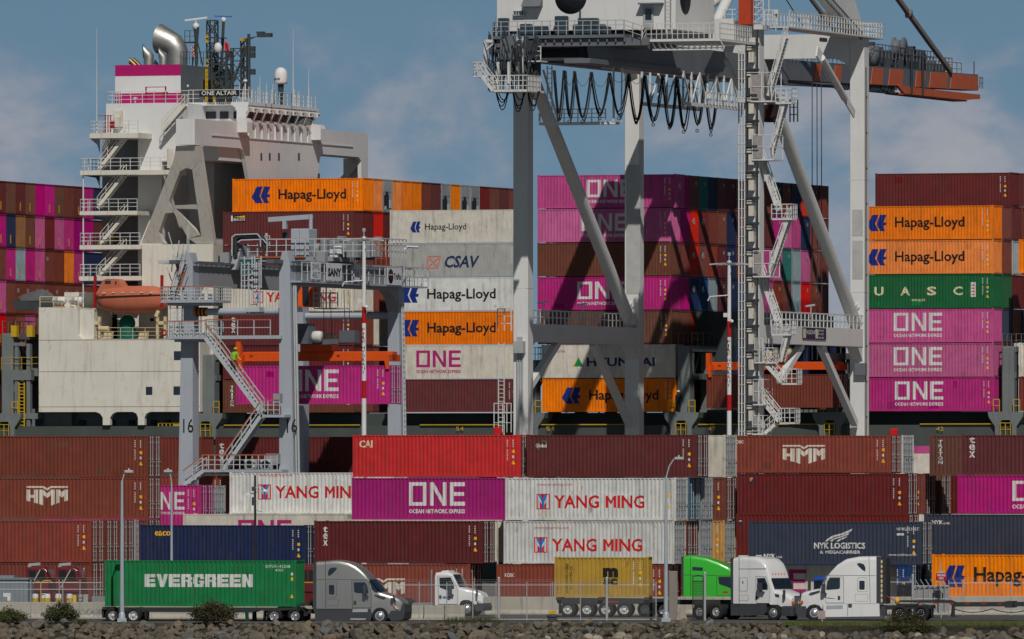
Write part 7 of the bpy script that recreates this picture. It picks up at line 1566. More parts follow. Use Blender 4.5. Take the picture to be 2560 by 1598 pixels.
# --- white day cab behind the low wall
T2 = Truck('white day cab truck behind the chain fence, facing right', 1086, 1540, 705, -R(14)); T2.paint = C_white
T2.body('cab_body', [(1087,1436),(1089,1431.5),(1104,1430),(1118,1430),(1130,1435),(1138,1450),(1147,1468),(1160,1472),(1183,1477),(1198,1483),(1204,1493)], [(1087,1513),(1146,1513),(1148,1512),(1151,1504),(1158,1500),(1170,1500),(1179,1505),(1184,1513),(1204,1512)], C_white, [(1087,1.2),(1146,1.2),(1160,1.05),(1204,0.86)], r0=0.18)
cab_side(T2, [(1094,1440),(1128,1440),(1136,1455),(1145,1474),(1145,1511),(1096,1511)], [(1100,1446),(1126,1445),(1133,1460),(1134,1471),(1116,1474),(1101,1468)], (1098,1104,1488,1497), mirror=(1125,1132,1452,1483))
glass_strip(T2, 'windshield', (1130,1437), (1146,1467), M_cglass, 1.05, 1.12, 0.05)
T2.slab('bumper', [(1184,1511),(1205,1508),(1208,1517),(1207,1527),(1190,1528),(1185,1520)], M_plast, 0.1, 2.34); T2.slab('headlight', [(1191,1500),(1199,1502),(1202,1509),(1195,1508)], M_lampg, 0.14, 0.5)
T2.plate('door_emblem', [(1107,1491),(1130,1491),(1130,1496),(1107,1496)], M_lblue2, -0.03, 0.02); T2.slab('hood_mirror', rrect(1190,1194,1472,1491,1.5), M_plast, 0.0, 0.1)
T2.slab('exhaust_stack', [(1076,1424),(1079,1424),(1079,1510),(1076,1510)], M_chr, 0.1, 0.22); T2.slab('fuel_tank', rrect(1030,1081,1507,1519,4), M_chr, 0.02, 0.6); T2.slab('frame_rail', [(985,1510),(1090,1508),(1200,1514),(1200,1522),(985,1522)], M_dark, 0.75, 1.7); T2.slab('cab_step', [(1086,1513),(1150,1513),(1150,1522),(1086,1522)], M_plast, 0.05, 2.38)
T2.slab('roof_fairing', [(1098,1430),(1118,1430),(1117,1426),(1100,1427.5)], C_white, 0.5, 1.9)
for px in (965, 1008): T2.wheel(px, 1522, M_chr, 0.49, True)
T2.wheel(1166, 1521, M_chr, 0.50, False, True)
q = MB(); r = random.Random(5)
for k in range(6): q.path([(T2.X(985+4*k), 1.0, T2.Z(1508)), (T2.X(990+5*k), 1.0, T2.Z(1496)), (T2.X(1000+6*k), 1.0, T2.Z(1506))], 0.04, 5)
q.obj('air_hose', M_dark, T2.root)
# --- yellow container on its chassis with the lime green tractor
t = Truck('black container chassis trailer with four axles under the yellow container', 1385, 1543, 700, -R(6), 'trailer', 'container_chassis')
t.slab('frame', [(1390,1495),(1660,1497),(1660,1504),(1560,1512),(1395,1510),(1390,1506)], M_dark, 0.5, 1.95)
for x_ in (1396, 1500, 1616): t.slab('cross_bolster', [(x_-6,1493.5),(x_+6,1493.5),(x_+6,1500),(x_-6,1500)], M_dark, 0.0, 2.44)
for px in (1419, 1467, 1514, 1560): t.wheel(px, 1524, M_rimw, 0.49, True)
t.slab('mud_flap', [(1397,1508),(1400,1508),(1399,1535),(1396,1535)], M_black, 0.1, 0.8); t.slab('reflector', [(1500,1504),(1545,1504),(1545,1506),(1500,1506)], M_lred, 0.48, 0.5)
gp = at(1622, 700, zat(1494, 700))
MSC = [(T('m', -2.95+0.0, 1.28, 0.98, 0.62, 0.07), M_lb, 0.006, 'emblem'), (T('sc', -2.92, 0.78, 0.92, 0.42, 0.05), M_lb, 0.006, 'emblem'), (polys([(-3.1,1.26),(-2.5,1.19),(-1.85,1.26),(-2.5,1.15)]), M_lb, 0.006, 'emblem'),
  (Tv('MEDITERRANEAN', -5.3, 2.15, 0.13, 0.115, 0.03, 0.02), M_lb, 0.006), (Tv('SHIPPING CO', -5.03, 2.0, 0.13, 0.115, 0.03, 0.02), M_lb, 0.006)]
container(0, 0, 0, 'yellow', 'mustard yellow short container with black emblem on a chassis behind the chain fence', L=6.058, H=2.591, rz=-R(6), loc=gp, end='wall', layers=MSC)
T3 = Truck('lime green sleeper truck half hidden behind the left white truck', 1706, 1543, 700, -R(10)); T3.paint = C_green
T3.body('cab_body', [(1709,1391),(1718,1389),(1730,1388.7),(1764,1394),(1795,1405),(1824,1419),(1840,1440),(1850,1462),(1885,1470),(1905,1478)], [(1709,1492),(1824,1492),(1850,1492),(1853,1503),(1870,1503),(1905,1515)], C_green, [(1709,1.22),(1840,1.22),(1870,1.0),(1905,0.85)])
cab_side(T3, [(1790,1438),(1822,1438),(1838,1450),(1845,1490),(1792,1490)], [(1797,1443),(1824,1443),(1836,1455),(1836,1474),(1820,1467),(1799,1460)], None)
T3.plate('roof_window', [(1731,1417),(1757,1419),(1757,1427),(1731,1426)], M_cglass, -0.014, 0.02); T3.plate('cab_seam', [(1726,1392),(1727,1392),(1727,1490),(1726,1490)], M_seam, -0.003, 0.008); T3.plate('cab_seam', [(1709,1437),(1838,1439),(1838,1440),(1709,1438)], M_seam, -0.003, 0.008)
T3.plate('door_emblem', rrect(1806,1820,1478,1483,1), M_lred, -0.016, 0.02)
T3.slab('side_extender', [(1703,1392),(1709,1391),(1709,1490),(1705,1490)], M_plast, 0.0, 2.44); T3.slab('frame_rail', [(1590,1500),(1900,1500),(1900,1512),(1590,1512)], M_dark, 0.7, 1.75); T3.slab('fuel_tank', rrect(1735,1800,1500,1516,4), M_dark, 0.05, 0.6)
for px in (1612, 1658): T3.wheel(px, 1524, M_chr, 0.49, True)
T3.wheel(1868, 1524, M_chr, 0.49, False, True)
# --- left white sleeper, turned towards the road
T4 = Truck('white sleeper truck with dark skirts facing right, its windshield towards the other white truck', 1828, 1551, 686, -R(33)); T4.paint = C_white
T4.body('cab_body', [(1833,1394),(1850,1391.5),(1886,1392.5),(1900,1398),(1909,1408),(1916,1424),(1922,1444),(1931,1473),(1948,1480),(1962,1486),(1971,1494)], [(1833,1509),(1916,1509),(1918,1506),(1923,1511),(1940,1511),(1946,1516),(1971,1516)], C_white, [(1833,1.22),(1918,1.2),(1933,1.08),(1971,0.98)])
cab_side(T4, [(1888,1440),(1914,1441),(1920,1460),(1924,1474),(1922,1508),(1890,1508)], [(1893,1447),(1911,1446),(1917,1462),(1917,1473),(1896,1473)], (1888,1892.5,1490,1499), (1856,1858,1453,1459), (1848,1868,1444,1478), None, (1900,1908,1457,1476), (1848,1870,1488,1502))
glass_strip(T4, 'windshield', (1921.5,1446), (1930,1472), M_cglass, 1.08, 1.06, 0.07)
T4.plate('cab_seam', [(1847,1393),(1848,1393),(1848,1508),(1847,1508)], M_seam, -0.003, 0.008); T4.plate('cab_seam', [(1848,1422),(1914,1421),(1914,1422),(1848,1423)], M_seam, -0.003, 0.008)
T4.slab('side_extender', [(1826,1397),(1833,1394),(1833,1508),(1827,1508)], M_plast, 0.0, 2.44); T4.slab('side_skirt', [(1826,1509),(1914,1509),(1914,1530),(1906,1538),(1826,1539)], M_plast, 0.03, 2.41)
x0, x1 = T4.X(1970.5), T4.X(1972); q = MB(); q.box(x0, x1, 0.62, 1.82, T4.Z(1512), T4.Z(1489)); gr = q.obj('grille', M_dark, T4.root)
q = MB()
for k in range(8): q.box(x1, x1+0.02, 0.66, 1.78, T4.Z(1511)+0.065*k, T4.Z(1511)+0.065*k+0.03)
q.obj('grille_bar', M_chr, gr)
q = MB(); q.bbox(T4.X(1946), x1+0.12, 0.12, 2.32, T4.Z(1539), T4.Z(1514), 0.08); q.obj('bumper', M_plast, T4.root)
for y0_, y1_ in ((0.27, 0.60), (1.84, 2.17)): q = MB(); q.box(T4.X(1966), T4.X(1972.5), y0_, y1_, T4.Z(1511), T4.Z(1503)); q.obj('headlight', M_amber if y0_ < 1 else M_lampg, T4.root)
q = MB()
for k in range(5): q.box(T4.X(1918), T4.X(1920.5), 0.45+0.34*k, 0.53+0.34*k, T4.Z(1438), T4.Z(1433))
q.obj('marker_lamp', M_amber, T4.root)
T4.slab('hood_vent', [(1933,1484),(1943,1486),(1943,1491),(1935,1490)], M_plast, 0.10, 0.2); T4.slab('hood_mirror', rrect(1955,1959,1474,1497,1.5), M_plast, 0.0, 0.12); T4.slab('mirror', rrect(1917,1923,1452,1472,1.5), M_plast, 2.5, 2.75); T4.slab('frame_rail', [(1765,1512),(1960,1514),(1960,1524),(1765,1522)], M_dark, 0.75, 1.7)
for px in (1748, 1789): T4.wheel(px, 1530, M_chr, 0.50, True)
T4.wheel(1931, 1531, M_chr, 0.50, False, True)
# --- right white sleeper facing left with an empty chassis
T5 = Truck('bright white sleeper truck facing left with an empty chassis behind it', 2191, 1553, 682, -R(9)); T5.paint = C_white
T5.body('cab_body', [(1992,1512),(1995,1500),(1999,1489),(2008,1481),(2028,1476),(2049,1472),(2058,1456),(2068,1440),(2077,1429),(2093,1412),(2115,1398),(2146,1392),(2172,1391.5),(2191,1391.5)], [(1992,1530),(2014,1531),(2017,1522),(2024,1514),(2036,1511),(2048,1514),(2056,1524),(2058,1510),(2191,1509)], C_white, [(1992,0.86),(2020,1.06),(2048,1.14),(2066,1.22),(2191,1.22)])
cab_side(T5, [(2063,1472),(2068,1452),(2075,1442),(2110,1442),(2110,1508),(2065,1508)], [(2067,1472),(2070,1455),(2076,1446),(2099,1446),(2099,1469),(2096,1472),(2070,1474)], (2095,2101,1490,1500), (2148.5,2162,1452,1474.5), (2144,2168,1444,1480), [(2142,1409),(2150,1407.5),(2160,1411),(2164,1420),(2163,1429),(2155,1424),(2146,1415)], (2057,2065,1460,1480), (2138,2170,1486,1504))
glass_strip(T5, 'windshield', (2068,1439), (2050,1471.5), M_cglass, 1.16, 1.12, 0.05, -1)
T5.plate('windshield_side', [(2066,1446),(2069,1446),(2063,1472),(2053,1472)], M_cglass, 0.015, 0.05)
T5.plate('cab_seam', [(2172,1392),(2173,1392),(2176,1508),(2175,1508)], M_seam, -0.003, 0.008); T5.plate('cab_seam', [(2072,1438),(2190,1439),(2190,1440),(2072,1439)], M_seam, -0.003, 0.008); T5.plate('door_script', [(2068,1494),(2088,1497),(2088,1498),(2066,1496)], M_plast, -0.016, 0.01)
T5.slab('bumper', [(1990,1512),(1994,1508),(2000,1516),(2014,1516),(2017,1524),(2018,1542),(2012,1545),(1993,1543),(1990,1532)], M_plast, 0.12, 2.32); T5.slab('side_skirt', [(2058,1510),(2198,1509),(2199,1541),(2060,1543)], C_white, 0.02, 2.42); T5.plate('fuel_cap', rrect(2121,2130,1510,1519,1.5), M_plast, 0.0, 0.03)
T5.plate('step_tread', [(2066,1514),(2108,1513),(2107,1522),(2066,1523)], M_chr, 0.005, 0.03); T5.plate('skirt_seam', [(2119,1511),(2120,1511),(2120,1541),(2119,1541)], M_seam, 0.015, 0.01)
T5.slab('headlight', [(1997,1507),(2006,1501),(2008,1504),(2000,1512)], M_amber, 0.12, 0.5); T5.slab('hood_mirror', rrect(2000,2004,1476,1494,1.5), M_plast, 0.02, 0.12); T5.slab('hood_mirror', rrect(2009,2015,1472,1480,1.5), M_plast, 1.9, 2.2); T5.slab('hood_vent', [(2023,1483),(2050,1476),(2050,1480),(2030,1485)], M_plast, 0.02, 0.12)
T5.slab('side_extender', [(2191,1391.5),(2203,1393),(2203,1506),(2191,1508)], M_plast, 0.02, 0.1); T5.slab('back_fairing', [(2203,1393),(2214,1396),(2214,1510),(2203,1508)], M_dark, 0.3, 2.42)
q = MB()
for k in range(9): q.box(T5.X(2202), T5.X(2206), 0.0, 0.1, T5.Z(1505)+0.3*k, T5.Z(1505)+0.3*k+0.2)
q.obj('fairing_clip', M_creamp, T5.root)
T5.slab('frame_rail', [(2010,1520),(2190,1514),(2330,1513),(2330,1522),(2010,1530)], M_dark, 0.75, 1.7); T5.slab('battery_box', [(2201,1516),(2214,1516),(2214,1540),(2201,1540)], M_plast, 0.1, 0.7); T5.slab('mud_flap', [(2326,1515),(2329,1515),(2330,1545),(2326,1545)], M_black, 0.05, 0.7)
T5.slab('fifth_wheel', [(2235,1510),(2290,1510),(2285,1515),(2240,1515)], M_dark, 0.7, 1.75)
for px in (2248, 2301.5): T5.wheel(px, 1532, M_dark, 0.50, True)
T5.wheel(2036.5, 1532.5, M_chr, 0.51, False, True)
q = MB(); q.beam((T5.X(2206), 0.6, T5.Z(1486)), (T5.X(2233), 0.8, T5.Z(1502)), 0.05, 0.05); q.obj('air_hose', M_lred, T5.root)
q = MB(); q.lathe([(0,0.0),(0.14,0.0),(0.14,0.22),(0.08,0.35),(0,0.38)], 10, (T5.X(2239), 0.8, T5.Z(1509))); q.obj('beacon', M_lyel, T5.root)
t = Truck('empty black container chassis reaching out of the right edge of the photo', 2260, 1553, 682, -R(9), 'trailer', 'container_chassis')
t.slab('frame', [(2245,1501.5),(2370,1501),(2382,1506),(2700,1504),(2700,1515),(2380,1517),(2368,1508),(2245,1506)], M_dark, 0.6, 1.85); t.slab('cross_bolster', [(2510,1503),(2530,1503),(2530,1519),(2510,1519)], M_dark, 0, 2.44); t.slab('landing_leg', [(2378,1515),(2384,1515),(2384,1540),(2390,1543),(2372,1543),(2378,1540)], M_dark, 0.4, 0.6); t.slab('landing_leg', [(2370,1515),(2375,1515),(2375,1541),(2368,1541)], M_dark, 1.8, 2.0)
for k in range(6): t.plate('reflector', [(2290+40*k,1507+0.2*k),(2300+40*k,1507+0.2*k),(2300+40*k,1509.5+0.2*k),(2290+40*k,1509.5+0.2*k)], M_lred, 0.585, 0.02)
q = MB(); q.path([(t.X(2380+12*k), 0.55, t.Z(1522+9*(1-((k%8)/4-1)**2))) for k in range(17)], 0.03, 5); q.obj('air_hose', M_black, t.root)
for px in (2640, 2690): t.wheel(px, 1532, M_rimw, 0.50, True)
# --- blue truck glimpsed between the white ones
T6 = Truck('blue truck cab glimpsed between the two facing white trucks', 2034, 1540, 706, -R(14)); T6.paint = C_blue
T6.body('cab_body', [(2034,1442),(2040,1441),(2066,1441),(2090,1444)], [(2034,1513),(2090,1513)], C_blue, [(2034,1.2),(2090,1.2)], r0=0.15)
T6.plate('window', [(2035,1451),(2078,1451),(2078,1476),(2035,1476)], M_cglass, -0.02, 0.03); T6.slab('mirror', rrect(2022,2028,1452,1478,1.5), M_plast, -0.3, -0.1)
for px in (2050, 2080): T6.wheel(px, 1522, M_chr, 0.48, True)
# --- dark red yard tractors behind the left fence
for i, (x, lab) in enumerate(((92, 'dark red yard tractor behind the left fence, left of the pair'), (168, 'dark red yard tractor with large dark windows, right of the left pair'), (770, 'red yard tractor glimpsed between the green container and the grey truck'))):
    t = Truck(lab, x-30, 1532, 722, -R(14), 'yard tractor', 'yard_tractor', 'dark red yard tractors'); t.paint = C_red
    t.body('cab_body', [(x-28,1420),(x-20,1417),(x+16,1418),(x+24,1424),(x+29,1445)], [(x-28,1478),(x+29,1480)], C_red, [(x-28,0.9),(x+29,0.9)], r0=0.15, y0=0.9)
    t.plate('window', [(x-20,1426),(x-2,1426),(x-2,1452),(x-20,1452)], M_seam, -0.02, 0.03); t.plate('window', [(x+2,1426),(x+18,1426),(x+25,1452),(x+2,1452)], M_seam, -0.02, 0.03); t.plate('cab_stripe', [(x-28,1455),(x+29,1455),(x+29,1457.5),(x-28,1457.5)], M_ylw, -0.02, 0.02)
    t.slab('chassis', [(x-60,1478),(x+34,1478),(x+36,1510),(x-60,1508)], C_red, 0.1, 1.7)
    for px in (x-40, x+18): t.wheel(px, 1513, M_rimw, 0.50, True)
    if i < 2:
        q = MB(); q.beam((t.X(x-25), 0.3, t.Z(1480)), (t.X(x-20), 0.3, t.Z(1412)), 0.22, 0.22); q.beam((t.X(x-22), 0.3, t.Z(1412)), (t.X(x+6), 0.3, t.Z(1410)), 0.2, 0.18); q.beam((t.X(x+10), -0.1, t.Z(1425)), (t.X(x-15), -0.1, t.Z(1470)), 0.08, 0.08); q.obj('lift_arm', M_steel, t.root)
# ---------------------------------------------------------------- ground, road, shore
M_asph = mat('asphalt', (0.085, 0.083, 0.080), 0.85, var=0.25, scale=0.35, bump=0.2)
M_yardg = mat('yard_paving', (0.14, 0.135, 0.128), 0.85, var=0.2, scale=0.2)
M_conc = mat('concrete', (0.36, 0.335, 0.285), 0.8, var=0.15, scale=0.5, streak=0.55, dirt=(0.12, 0.105, 0.085))
M_soil = mat('bank_soil', (0.05, 0.043, 0.033), 0.95, var=0.4, scale=1.2, bump=0.6)
YG_, Q = 672.5, 887.5
q = MB(); cs = [W(-900, 630), W(600, 630)]
v = [(-400, YG_, 0), (400, YG_, 0), W(900, Q), W(-900, Q)]
q.add([(-500, YG_, 0), (500, YG_, 0), tuple(W(700, Q)), tuple(W(-1100, Q))], [(0, 1, 2, 3)])
structure(q.obj('ground', M_yardg))
q = MB(); rows = []
for k in range(9):
    t = k/8; y = YG_-0.5-22*t; rows.append([(x, y, -0.25-2.6*t**1.0+0.1*math.sin(x*0.7+k)) for x in range(-60, 61, 3)])
rows = [[(x, YG_, 0) for x in range(-60, 61, 3)]]+rows
q.grid(rows, True); structure(q.obj('shore_bank', M_soil))
q = MB(); q.box(-600, 600, 10, YG_-18, -6, -2.6); structure(q.obj('water', mat('sea_water', (0.02, 0.035, 0.04), 0.12, var=0.2, scale=0.1, bump=0.3)))
q = MB(); q.add([tuple(W(-9000, Q, -2.6)), tuple(W(9000, Q, -2.6)), tuple(W(9000, 12000, -2.6)), tuple(W(-9000, 12000, -2.6))], [(0, 1, 2, 3)]); q.add([tuple(W(-1100, Q, 0)), tuple(W(700, Q, 0)), tuple(W(700, Q, -2.6)), tuple(W(-1100, Q, -2.6))], [(0, 1, 2, 3)]); structure(q.obj('harbour_water', MATS['sea_water']))
q = MB(); q.box(-120, 120, 674.2, 692.5, -0.05, 0.004); q.add([(-120, 692.6, 0.004), (120, 692.6, 0.004), (120, 714, 0.004), (-120, 714, 0.004)], [(0, 1, 2, 3)]); structure(q.obj('road', M_asph))
# rocks of the shore bank
def rock_mesh(seed):
    r = random.Random(seed); bm = bmesh.new(); bmesh.ops.create_icosphere(bm, subdivisions=2, radius=1.0)
    pl = [(Vector((r.uniform(-1,1), r.uniform(-1,1), r.uniform(-1,1))).normalized(), r.uniform(0.5, 0.85)) for _ in range(11)]
    sx, sy, sz = r.uniform(0.85, 1.35), r.uniform(0.8, 1.1), r.uniform(0.6, 0.9)
    for v in bm.verts:
        for n_, d in pl:
            k = v.co.dot(n_)
            if k > d: v.co -= n_*(k-d)
        v.co = Vector((v.co.x*sx, v.co.y*sy, v.co.z*sz))*(1+0.05*r.uniform(-1, 1))
    me = bpy.data.meshes.new('rock'); bm.to_mesh(me); bm.free(); return me
RM = [rock_mesh(k) for k in range(14)]
M_rk = [mat('rock_brown', (0.125, 0.105, 0.082), 0.9, var=0.35, scale=2.5, rnd=0.3, bump=0.5), mat('rock_grey', (0.125, 0.12, 0.108), 0.9, var=0.35, scale=2.5, rnd=0.3, bump=0.5), mat('rock_tan', (0.16, 0.125, 0.085), 0.9, var=0.3, scale=2.5, rnd=0.2, bump=0.5), mat('rock_pale', (0.30, 0.27, 0.215), 0.9, var=0.25, scale=2.0, rnd=0.15, bump=0.5), mat('rock_blue_grey', (0.13, 0.145, 0.15), 0.9, var=0.3, scale=2.5, rnd=0.2, bump=0.5)]
LAB = ['rough brown boulder among the rocks of the shore bank', 'rough grey boulder among the rocks of the shore bank', 'tan boulder among the darker rocks of the shore bank', 'pale cream boulder low on the right side of the shore bank', 'bluish grey boulder among the brown shore rocks']
for me in RM: me.materials.append(M_rk[0])
r = random.Random(77)
spots = []
for row in range(5):
    y = 671.3-row*2.5; z = -0.14-0.36*row
    nrow = (80, 72, 66, 50, 30)[row]
    for k in range(nrow):
        px = -25+2610*(k+r.uniform(0.1, 0.9))/nrow
        if row == 0 and 1960 < px: 
            continue
        if row == 1 and px > 2000 and r.random() < 0.55: continue
        spots.append((px, y+r.uniform(-1, 1), z+r.uniform(-0.1, 0.12), row))
for i, (px, y, z, row) in enumerate(spots[:300]):
    sz = r.uniform(0.20, 0.40)*(1.0+0.14*row)*(1.55 if r.random() < 0.13 else 1)
    u_ = r.random(); mi = 3 if (px > 1200 and row >= 2 and u_ < 0.30) else 4 if u_ > 0.93 else 2 if u_ > 0.82 else 1 if u_ > 0.5 else 0
    me = RM[r.randrange(len(RM))]; o = bpy.data.objects.new('rock', me); COL.objects.link(o)
    o.material_slots[0].link = 'OBJECT'; o.material_slots[0].material = M_rk[mi]
    o.location = at(px, y, z); o.rotation_euler = (r.uniform(-0.7, 0.7), r.uniform(-0.7, 0.7), r.uniform(0, 6.28)); o.scale = (sz, sz, sz)
    tag(o, LAB[mi], 'rock', 'rocks of the shore bank: '+('brown', 'grey', 'tan', 'pale', 'bluish')[mi])
q = MB()
for k in range(3200):
    px = r.uniform(-40, 2600); t = r.random(); y = 671.8-t*15; c = at(px, y, -0.15-2.0*t); s_ = r.uniform(0.15, 0.32)
    me = RM[k % 14]
    if px > 1990 and t < 0.22: continue
    a = r.uniform(0, 6.28); ca, sa = math.cos(a), math.sin(a)
    q.add([(c.x+s_*(p.co.x*ca-p.co.y*sa), c.y+s_*(p.co.x*sa+p.co.y*ca), c.z+s_*p.co.z) for p in me.vertices], [tuple(p.vertices) for p in me.polygons])
tag(q.obj('rubble', M_rk[0]), 'small broken stones filling the gaps between the shore boulders', 'rubble', kind='stuff')
# grass at the right
def blades(q, px, y, z, n, hmax, spread, rr):
    for k in range(n):
        c = at(px+rr.gauss(0, spread), y+rr.uniform(-0.8, 0.8), z); h = hmax*rr.uniform(0.5, 1.0); a = rr.uniform(0, 6.28); w = 0.02; dx, dy = rr.uniform(-0.5, 0.5)*h, rr.uniform(-0.4, 0.4)*h
        q.add([(c.x-w*math.cos(a), c.y-w*math.sin(a), c.z), (c.x+w*math.cos(a), c.y+w*math.sin(a), c.z), (c.x+dx, c.y+dy, c.z+h)], [(0, 1, 2)])
M_grass = mat('grass', (0.095, 0.125, 0.030), 0.8, var=0.35, scale=1.5)
q = MB(); rg = random.Random(12)
for k in range(900):
    px = rg.uniform(1965, 2590); blades(q, px, 671.6-rg.random()*2.4, -0.12, 7, 0.30, 6, rg)
tag(q.obj('grass', M_grass), 'strip of short green grass along the top of the bank at the right', 'grass', kind='stuff')
q = MB()
for px, n in ((1100, 60), (1130, 120), (1160, 150), (1190, 170), (1215, 150), (1240, 60), (205, 30), (1250, 30), (1357, 20), (2030, 60)): blades(q, px, 673.5, -0.05, n, 0.55 if 1100 < px < 1245 else 0.35, 10, rg)
tag(q.obj('weeds', mat('dry_weeds', (0.060, 0.062, 0.028), 0.85, var=0.4, scale=2)), 'dry weeds growing at the road edge before the white day cab truck', 'weeds', kind='stuff')
# bushes
M_leaf = mat('bush_leaf', (0.068, 0.078, 0.028), 0.75, var=0.45, scale=3)
M_leafd = mat('bush_leaf_dark', (0.062, 0.056, 0.028), 0.8, var=0.5, scale=3)
M_twig = mat('twig', (0.07, 0.055, 0.04), 0.9)
def bush(px0, px1, ytop, ybase, y, m, label, dens=1.0, seed=1):
    rr = random.Random(seed); c = at((px0+px1)/2, y, 0); w = (px1-px0)/F*y/2; zt, zb = zat(ytop, y), zat(ybase, y); h = zt-zb
    A = thing('bush', label, 'bush', (c.x, c.y, zb), 0)
    q = MB(); tips = []
    for k in range(int(46*dens)):
        a = rr.uniform(0, 6.28); t = rr.random()**0.6; tip = Vector((w*t*math.cos(a)*1.0, w*0.8*t*math.sin(a), h*(1-0.55*t*t)*rr.uniform(0.55, 1.0))); b = Vector((0.25*w*math.cos(a), 0.2*w*math.sin(a), 0)); m_ = b.lerp(tip, 0.5)+Vector((0, 0, 0.12*h))
        q.path([b, m_, tip], 0.012, 3); tips += [(tip, 1.0), (m_.lerp(tip, 0.5), 0.8), (m_, 0.5)]
    q.obj('branches', M_twig, A)
    q = MB()
    for k in range(int(5200*dens)):
        tip, sc_ = tips[rr.randrange(len(tips))]; p = tip+Vector((rr.gauss(0, 0.13*w), rr.gauss(0, 0.12*w), rr.gauss(0, 0.09*h)))
        if p.z < 0.02: continue
        s_ = rr.uniform(0.035, 0.085); d1 = Vector((rr.uniform(-1,1), rr.uniform(-1,1), rr.uniform(-0.2,1))).normalized()*s_*1.7; d2 = Vector((rr.uniform(-1,1), rr.uniform(-1,1), rr.uniform(-1,1))).normalized()*s_*0.6
        q.add([p-d1*0.5, p+d2, p+d1, p-d2], [(0, 1, 2, 3)])
    q.obj('foliage', m, A)
bush(-22, 72, 1522, 1561, 672.8, M_leaf, 'low olive bush at the far left corner of the shore bank', 0.8, 1)
bush(110, 194, 1506, 1560, 672.6, M_leaf, 'rounded green bush before the concrete wall, left of the tall lamp post', 0.9, 2)
bush(474, 590, 1503, 1562, 672.4, M_leafd, 'dark bush with bare twigs before the green container', 1.2, 3)
bush(2200, 2328, 1532, 1604, 670.0, M_leafd, 'dark bush on the bank below the empty chassis at the right', 2.6, 4)
bush(193, 215, 1550, 1564, 671.6, M_leaf, 'tiny green tuft on the rocks left of the tall lamp post', 0.15, 5)
# walls and barriers
def wall(px0, px1, d, h, label, joints=6.0, rz=-R(4), batter=True):
    a = at(px0, d, 0); b = at(px1, d, 0); L = (b-a).length/math.cos(rz); A = thing('concrete_wall', label, 'wall', tuple(a), rz)
    q = MB(); n = max(1, int(L/joints))
    for k in range(n):
        x0, x1 = L*k/n+0.012, L*(k+1)/n-0.012
        q.prism([(0,0),(0.6,0),(0.6,0.08),(0.42,0.3),(0.38,h-0.03),(0.35,h),(0.25,h),(0.22,h-0.03),(0.18,0.3),(0,0.08)], 'x', x0, x1)
    q.obj('wall_panel', M_conc, A); return A
wA = wall(-60, 640, 692, 1.05, 'low stained concrete wall at the left, behind the bushes and green trailer')
q = MB(); rr = random.Random(3)
for k in range(6): 
    x0 = 6.4+0.42*k; q.path([(x0+0.35*math.sin(t*1.3+k)*rr.uniform(0.5, 1), 0.17-0.06, 0.45+0.22*math.cos(t*1.9+2*k)) for t in range(7)], 0.007, 4)
q.obj('scribble', mat('scribble_dark', (0.06, 0.06, 0.06)), wA)
for k in range(3): wall(1008+52*k, 1058+52*k, 690.5, 0.85, ('pale concrete barrier block just right of the grey truck bumper', 'pale concrete barrier block before the wheels of the white day cab', 'pale concrete barrier block at the weeds before the white day cab')[k], 9)
wall(640, 1010, 693, 0.9, 'low concrete wall behind the wheels of the grey truck')
wall(1212, 1700, 713, 1.15, 'grey concrete wall behind the yellow container and its chassis', 5)
wall(1700, 2330, 714, 1.15, 'grey concrete wall behind the two facing white trucks')
wall(2330, 2700, 711, 1.2, 'grey concrete wall at the lower right under the orange container')
q = MB(); q.bbox(0, 0.55, 0, 0.5, 0, 3.05, 0.03); o = q.obj('concrete_column', mat('column_grey', (0.22, 0.20, 0.18), streak=0.4)); o.location = at(1672, 686, 0); tag(o, 'square concrete column beside the right lamp post', 'column')
q = MB(); q.prism([(0,0),(0.75,0),(0.62,0.15),(0.50,0.75),(0.15,0.78),(0.02,0.2)], 'y', 0, 0.6); o = q.obj('barrier_block', M_conc); o.location = at(1692, 685, 0); tag(o, 'worn concrete barrier stub beside the concrete column', 'barrier')
# fences
M_link = bpy.data.materials.new('chain_link'); M_link.use_nodes = True
nt = M_link.node_tree; nd = nt.nodes; bs = nd['Principled BSDF']; bs.inputs['Base Color'].default_value = (0.33, 0.34, 0.35, 1); bs.inputs['Roughness'].default_value = 0.5
bs.inputs['Alpha'].default_value = 0.10
def fence(px0, px1, d, h, label, posts, rails=(1.0,), thick=()):
    a = at(px0, d, 0); A = thing('chain_fence', label, 'fence', tuple(a), 0); k = d/F
    for px in posts:
        q = MB(); x = (px-px0)*k; rr_ = 0.085 if px in thick else 0.032; q.tube((x, 0, 0), (x, 0, h+(0.45 if px in thick else 0.12)), rr_, 8); q.lathe([(0,0.08),(rr_,0.03),(rr_*1.1,0)], 8, (x, 0, h+(0.45 if px in thick else 0.12))); q.obj('post', M_steel, A)
    q = MB()
    for t in rails: q.tube((0, 0, h*t), ((px1-px0)*k, 0, h*t), 0.025, 6)
    q.obj('rail', M_steel, A)
    q = MB(); q.add([(0, 0.03, 0.05), ((px1-px0)*k, 0.03, 0.05), ((px1-px0)*k, 0.03, h), (0, 0.03, h)], [(0, 1, 2, 3)]); q.obj('chain_link_mesh', M_link, A)
    q = MB()
    for z in (0.1, 0.22, 0.33): q.beam((0, -0.05-0.3*z, h+z), ((px1-px0)*k, -0.05-0.3*z, h+z), 0.007, 0.007)
    q.obj('barbed_wire', M_steel, A)
fence(985, 1640, 683.5, 2.2, 'chain link fence with thin posts before the yellow container', [985, 1048, 1117, 1182, 1240, 1247, 1317, 1381, 1387, 1451, 1517, 1640], (1.0, 0.03), (1247, 1517))
